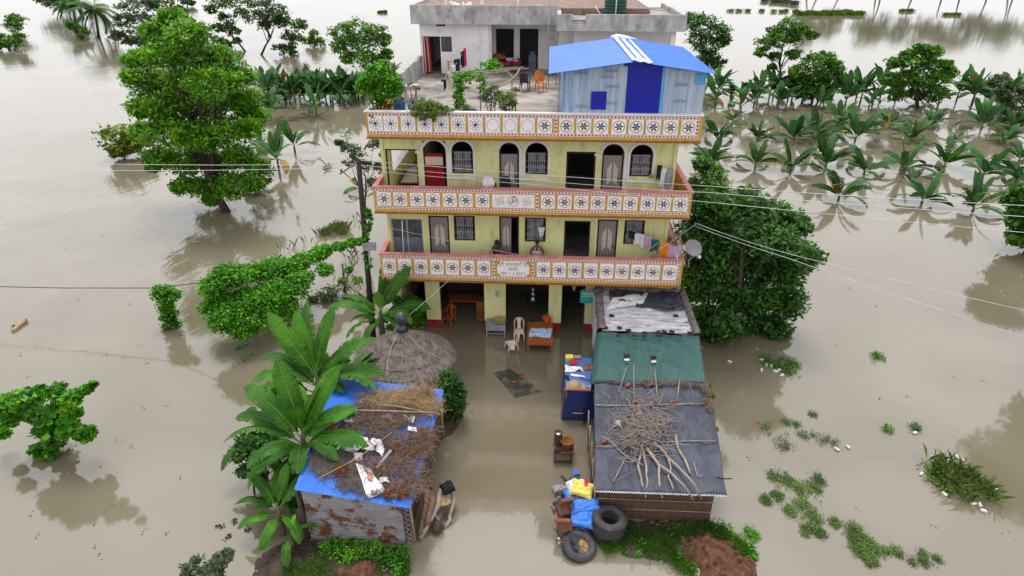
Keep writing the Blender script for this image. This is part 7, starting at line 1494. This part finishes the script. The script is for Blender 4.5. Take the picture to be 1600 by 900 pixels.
potplant('dark blue drum with green vine at its side on the terrace', 733, 172, .75, .3, .75, 'plum', [(722, 160, 8, 260), (728, 168, 7, 200), (718, 150, 5, 120)], .085, 'leaf_vine')
potplant('grey concrete planter with a reddish fern beside the yellow-green shrub', 766, 172, .8, .42, .3, 'concrete', [(757, 150, 10, 200), (768, 142, 12, 240), (777, 150, 10, 200), (765, 158, 12, 200)], .11, 'leaf_grey', sq=True)
potplant('pale silvery potted plant right of the yellow-green shrub', 805, 150, 2.6, .14, .2, 'terracotta', [(806, 142, 7, 90)], .1, 'leaf_grey')
cp_ = thing('cactus_plant', 'upright pale green climbing plant at the left side of the terrace', 'plant', at(618, 140, 2.4)); P = np.vstack([clump_points(at(617 + 2 * math.sin(i), 138 - i * 6.5, 2.4), .13, .13, .13, 120) for i in range(6)]); link('foliage', leaf_mesh('foliage', P, .12, 'leaf_lime'), cp_)
MB().tube([Vector((at(617, 140, 2.4).x, 2.4, TZ)), at(617, 100, 2.4)], .03, 5).build('stem', 'bananabark', cp_)
hb_ = []
for px, py, r, n in [(651, 172, 11, 600), (664, 164, 13, 900), (679, 169, 12, 900), (692, 173, 9, 420), (660, 180, 9, 500), (676, 182, 8, 500), (703, 174, 6, 140)]:
    c = at(px, py, .05); k = r / ppm(c); hb_.append((c, k, .35, k * .8, n))
leafcloud('trailing_bush', 'bright green bush spilling over the front edge of the terrace', 'bush', (-4.1, .3, TZ), hb_, .075, 'leaf_lime')
leafcloud('creeper', 'thin creeper at the left corner of the top patterned railing', 'creeper', (-6.3, 0, 10), [(at(579, 184, -.05), .08, .04, .2, 60), (at(582, 172, .2), .15, .1, .1, 90)], .07, 'leaf_mid')
tr_ = thing('vine_trellis', 'rough stick trellis carrying climbing vines over the terrace', 'trellis', (-1.9, 3.2, TZ))
tq = lambda px, py, Y=2.8: at(px, py, Y)
for a, b, r_ in [((704, 113, 3.6), (818, 105, 4.2), .03), ((706, 121, 2.6), (790, 112, 2.8), .035), ((740, 113, 2.2), (826, 107, 3.8), .03), ((700, 122, 3.0), (735, 108, 4.4), .02), ((760, 108, 4.2), (772, 122, 2.2), .02), ((790, 106, 4.4), (800, 120, 2.4), .02)]:
    MB().tube([tq(*a), tq(*b)], r_, 6).build('trellis_stick', 'wood', tr_)
MB().tube([tq(812, 108, 3.4), tq(806, 118, 2.4), tq(790, 132, 1.4), tq(758, 139, 1.0)], .03, 6).build('bent_cane', 'straw', tr_)
for px, Y in ((716, 1.2), (750, 3.8), (800, 3.2)):
    q = at(px, 125, Y); MB().tube([Vector((q.x, Y, TZ)), Vector((q.x, Y, 11.35))], .03, 6).build('trellis_post', 'wood', tr_)
leafcloud('climbing_vine', 'green vine climbing the terrace trellis post and top at the left', 'vine', (-3.2, 1.5, TZ), [(at(717 + 2 * math.sin(i * 2), 165 - 7 * i, 1.3), .16, .16, .17, 170) for i in range(7)] + [(at(725, 117, 2.4), .3, .3, .15, 240), (at(715, 118, 2.4), .2, .25, .15, 160), (at(730, 130, 2.0), .18, .2, .25, 140)], .1, 'leaf_vine')
leafcloud('climbing_vine', 'green vine at the middle of the terrace trellis', 'vine', (-2, 2.6, TZ), [(at(752, 128, 2.0), .2, .2, .34, 300), (at(768, 102, 3.6), .42, .4, .26, 460), (at(745, 116, 3.0), .3, .3, .16, 220), (at(785, 112, 3.2), .24, .3, .12, 150), (at(770, 110, 3.2), .2, .3, .12, 140), (at(757, 143, 1.4), .2, .2, .2, 130), (at(740, 112, 3.4), .2, .2, .1, 100)], .1, 'leaf_vine')
snk = thing('wash_basin', 'grey concrete wash stand beside the terrace side wall', 'wash basin', (-6.1, 5.6, TZ)); q = at(643, 125, 6); MB().box(q.x - .35, q.x + .3, 5.6, 6.3, TZ + .6, TZ + .72).build('slab', 'concrete', snk)
for x in (q.x - .3, q.x + .2): MB().box(x, x + .08, 5.7, 5.8, TZ, TZ + .6).build('leg', 'concrete', snk)
# ------------------------------------------------------------------ people
def person(label, base, joints, edges, radii, parts, rz=0, root=0, skin='skin'):
    """body grown as one skin surface round a posed skeleton; clothes are shells of their own"""
    t = thing('person', label, 'person')
    me = bpy.data.meshes.new('body'); me.from_pydata(joints, edges, []); o = bpy.data.objects.new('body', me); COL.objects.link(o)
    md = o.modifiers.new('skin', 'SKIN'); md.use_smooth_shade = True
    for i, r_ in enumerate(radii): me.skin_vertices[0].data[i].radius = (r_, r_) if not hasattr(r_, '__len__') else r_
    me.skin_vertices[0].data[root].use_root = True
    o.modifiers.new('sub', 'SUBSURF').levels = 1
    bpy.context.view_layer.update(); m2 = bpy.data.meshes.new_from_object(o.evaluated_get(bpy.context.evaluated_depsgraph_get())); bpy.data.objects.remove(o)
    m2.materials.clear(); m2.materials.append(M[skin]); m2.name = 'body'; m2.polygons.foreach_set('use_smooth', [True] * len(m2.polygons)); link('body', m2, t)
    for nm, mb, m in parts: mb.build(nm, m, t)
    t.location = base; t.rotation_euler = (0, 0, rz); return t
def ell(mb, c, rx, ry, rz_, m=0, v0=0., v1=1.):
    return mb.grid(lambda u, v: Vector(c) + Vector((rx * math.sin(PI * (v0 + (v1 - v0) * v)) * math.cos(2 * PI * u), ry * math.sin(PI * (v0 + (v1 - v0) * v)) * math.sin(2 * PI * u), rz_ * math.cos(PI * (v0 + (v1 - v0) * v)))), 16, 10, m)
def seated(armL, armR, torso_h=.52, seat=.42):
    s = seat
    J = [(0, 0, s + .05), (0, .02, s + .22), (0, .03, s + .42), (0, .01, s + .54), (0, -.01, s + .62), (0, -.02, s + .72), (0, -.02, s + .80),   # 0 pelvis 1 waist 2 chest 3 neck base 4 neck 5 head 6 crown
         (-.10, 0, s + .03), (-.16, -.42, s + .03), (-.15, -.40, .06), (-.15, -.52, .03), (.10, 0, s + .03), (.16, -.42, s + .03), (.15, -.40, .06), (.15, -.52, .03),
         (-.19, .02, s + .47), armL[0], armL[1], armL[2], (.19, .02, s + .47), armR[0], armR[1], armR[2]]
    Ed = [(0, 1), (1, 2), (2, 3), (3, 4), (4, 5), (5, 6), (0, 7), (7, 8), (8, 9), (9, 10), (0, 11), (11, 12), (12, 13), (13, 14), (3, 15), (15, 16), (16, 17), (17, 18), (3, 19), (19, 20), (20, 21), (21, 22)]
    Rr = [(.14, .11), (.13, .10), (.16, .11), (.08, .07), .055, (.085, .10), (.07, .08), .10, .075, .045, .035, .10, .075, .045, .035, .062, .045, .035, .03, .062, .045, .035, .03]
    return J, Ed, Rr
def fingers(mb, wrist, d):
    d = Vector(d).normalized(); a = d.cross(Vector((0, 0, 1))).normalized(); w_ = Vector(wrist)
    for k, (o_, L_) in enumerate([(-.03, .062), (-.01, .072), (.01, .075), (.03, .06)]): mb.tube([w_ + d * .05 + a * o_, w_ + d * (.05 + L_ * .6) + a * o_ * 1.1, w_ + d * (.05 + L_) + a * o_ + Vector((0, 0, -.015))], [.009, .008, .006], 6)
    mb.tube([w_ + a * .03, w_ + d * .035 + a * .055, w_ + d * .07 + a * .055], [.011, .010, .007], 6)
def face(parts, hc, m='skin'):
    f = MB(); ell(f, hc + Vector((0, -.103, -.01)), .014, .02, .022); ell(f, hc + Vector((-.085, 0, 0)), .012, .02, .03); ell(f, hc + Vector((.085, 0, 0)), .012, .02, .03); parts.append(('nose_and_ears', f, m))
    e = MB(); ell(e, hc + Vector((-.032, -.092, .02)), .014, .01, .008); ell(e, hc + Vector((.032, -.092, .02)), .014, .01, .008); parts.append(('eyes', e, 'black'))
    l = MB(); ell(l, hc + Vector((0, -.092, -.05)), .026, .01, .008); parts.append(('mouth', l, 'brownseat'))
J, Ed, Rr = seated([(-.30, -.02, .68), (-.22, -.24, .60), (-.10, -.30, .58)], [(.30, -.02, .68), (.22, -.24, .60), (.10, -.30, .58)])
pts_ = []; hc = Vector((0, -.02, 1.16)); hr_ = MB(); ell(hr_, hc + Vector((0, .015, .03)), .098, .115, .10, v1=.55); pts_.append(('hair', hr_, 'hair')); face(pts_, hc)
v_ = MB(); v_.grid(lambda u, v: Vector(((.165 + .02 * math.sin(v * PI)) * math.cos(2 * PI * u), .02 + (.125 + .01 * math.sin(v * PI)) * math.sin(2 * PI * u), .50 + .30 * v)), 20, 6); v_.tube([(-.08, -.10, .80), (-.085, -.07, .92), (-.08, .03, .97)], .022, 6); v_.tube([(.08, -.10, .80), (.085, -.07, .92), (.08, .03, .97)], .022, 6); pts_.append(('vest', v_, 'vest'))
lp = MB(); ell(lp, (0, -.24, .55), .24, .26, .12); pts_.append(('lap_cloth', lp, 'greycloth')); hd = MB(); fingers(hd, (-.10, -.30, .60), (1, -.4, 0)); fingers(hd, (.10, -.30, .60), (-1, -.4, 0)); pts_.append(('hands', hd, 'skin'))
q = at(839, 395, 1.0); person('dark-haired person in a white vest sitting behind the lowest railing under the window', (q.x, 1.05, F[1] + .17), J, Ed, Rr, pts_)
MB().box(q.x - .25, q.x + .25, .8, 1.25, F[1] + .001, F[1] + .55).build('seat_box', 'doorframe', label='dark box seat under the person in the white vest', cat='seat')
J, Ed, Rr = seated([(-.28, -.06, .66), (-.2, -.28, .72), (-.12, -.36, .70)], [(.27, -.08, .66), (.18, -.28, .6), (.1, -.34, .58)])
pts_ = []; hr_ = MB(); ell(hr_, hc + Vector((0, .02, .01)), .105, .12, .12, v1=.62); pts_.append(('hair', hr_, 'hair')); face(pts_, hc)
v_ = MB(); v_.grid(lambda u, v: Vector(((.24 - .15 * v ** 2) * math.cos(2 * PI * u), .02 + (.19 - .09 * v ** 2) * math.sin(2 * PI * u), .40 + .80 * v + .02 * math.sin(u * 30) * (1 - v))), 36, 12); pts_.append(('shawl', v_, 'sari')); hd = MB(); fingers(hd, (-.12, -.36, .70), (.4, -1, .2)); pts_.append(('hand', hd, 'skin'))
s2 = MB(); s2.grid(lambda u, v: Vector((-.22 + .12 * u + .05 * math.sin(v * 5), -.26 - .02 * math.sin(u * 8), .86 - .45 * v)), 8, 10); pts_.append(('pale_cloth', s2, 'cream'))
q = at(777, 392, 1.0); person('person wrapped in a dark brown shawl crouching by the half open lower door', (q.x - .02, 1.1, F[1] + .10), J, Ed, Rr, pts_, rz=R(-25))
# small child in orange standing behind the bed
s = .62
J = [(0, 0, .80), (0, 0, 1.0), (0, 0, 1.2), (0, 0, 1.36), (0, 0, 1.44), (0, -.01, 1.55), (0, -.01, 1.64), (-.09, 0, .76), (-.1, -.02, .42), (-.1, 0, .06), (-.1, -.12, .03), (.09, 0, .76), (.1, -.02, .42), (.1, 0, .06), (.1, -.12, .03), (-.19, 0, 1.3), (-.24, -.05, 1.03), (-.2, -.24, .92), (-.18, -.31, .91), (.19, 0, 1.3), (.24, -.05, 1.03), (.2, -.24, .92), (.18, -.31, .91)]
pts_ = []; hc2 = Vector((0, -.01, 1.58)); hr_ = MB(); ell(hr_, hc2 + Vector((0, .015, .03)), .105, .12, .115, v1=.58); pts_.append(('hair', hr_, 'hair')); face(pts_, hc2)
v_ = MB(); v_.grid(lambda u, v: Vector(((.19 - .03 * v) * math.cos(2 * PI * u), (.14 - .02 * v) * math.sin(2 * PI * u), .72 + .62 * v)), 24, 8)
for sg in (-1, 1): v_.tube([(sg * .15, 0, 1.31), (sg * .225, -.02, 1.2), (sg * .245, -.05, 1.06)], [.085, .075, .065], 8)
pts_.append(('shirt', v_, 'orangeshirt')); sh_ = MB()
for sg in (-1, 1): sh_.tube([(sg * .09, 0, .80), (sg * .1, -.01, .45)], [.12, .10], 10)
pts_.append(('shorts', sh_, 'greycloth')); hd = MB(); fingers(hd, (-.18, -.31, .91), (0, -1, 0)); fingers(hd, (.18, -.31, .91), (0, -1, 0)); pts_.append(('hands', hd, 'skin'))
q = at(854, 515, 1.25); ch_ = person('small dark-haired child in a bright orange shirt standing behind the wooden bed', (q.x, 1.33, -.12), J, Ed, Rr, pts_, rz=R(-15)); ch_.scale = (.72, .72, .72)
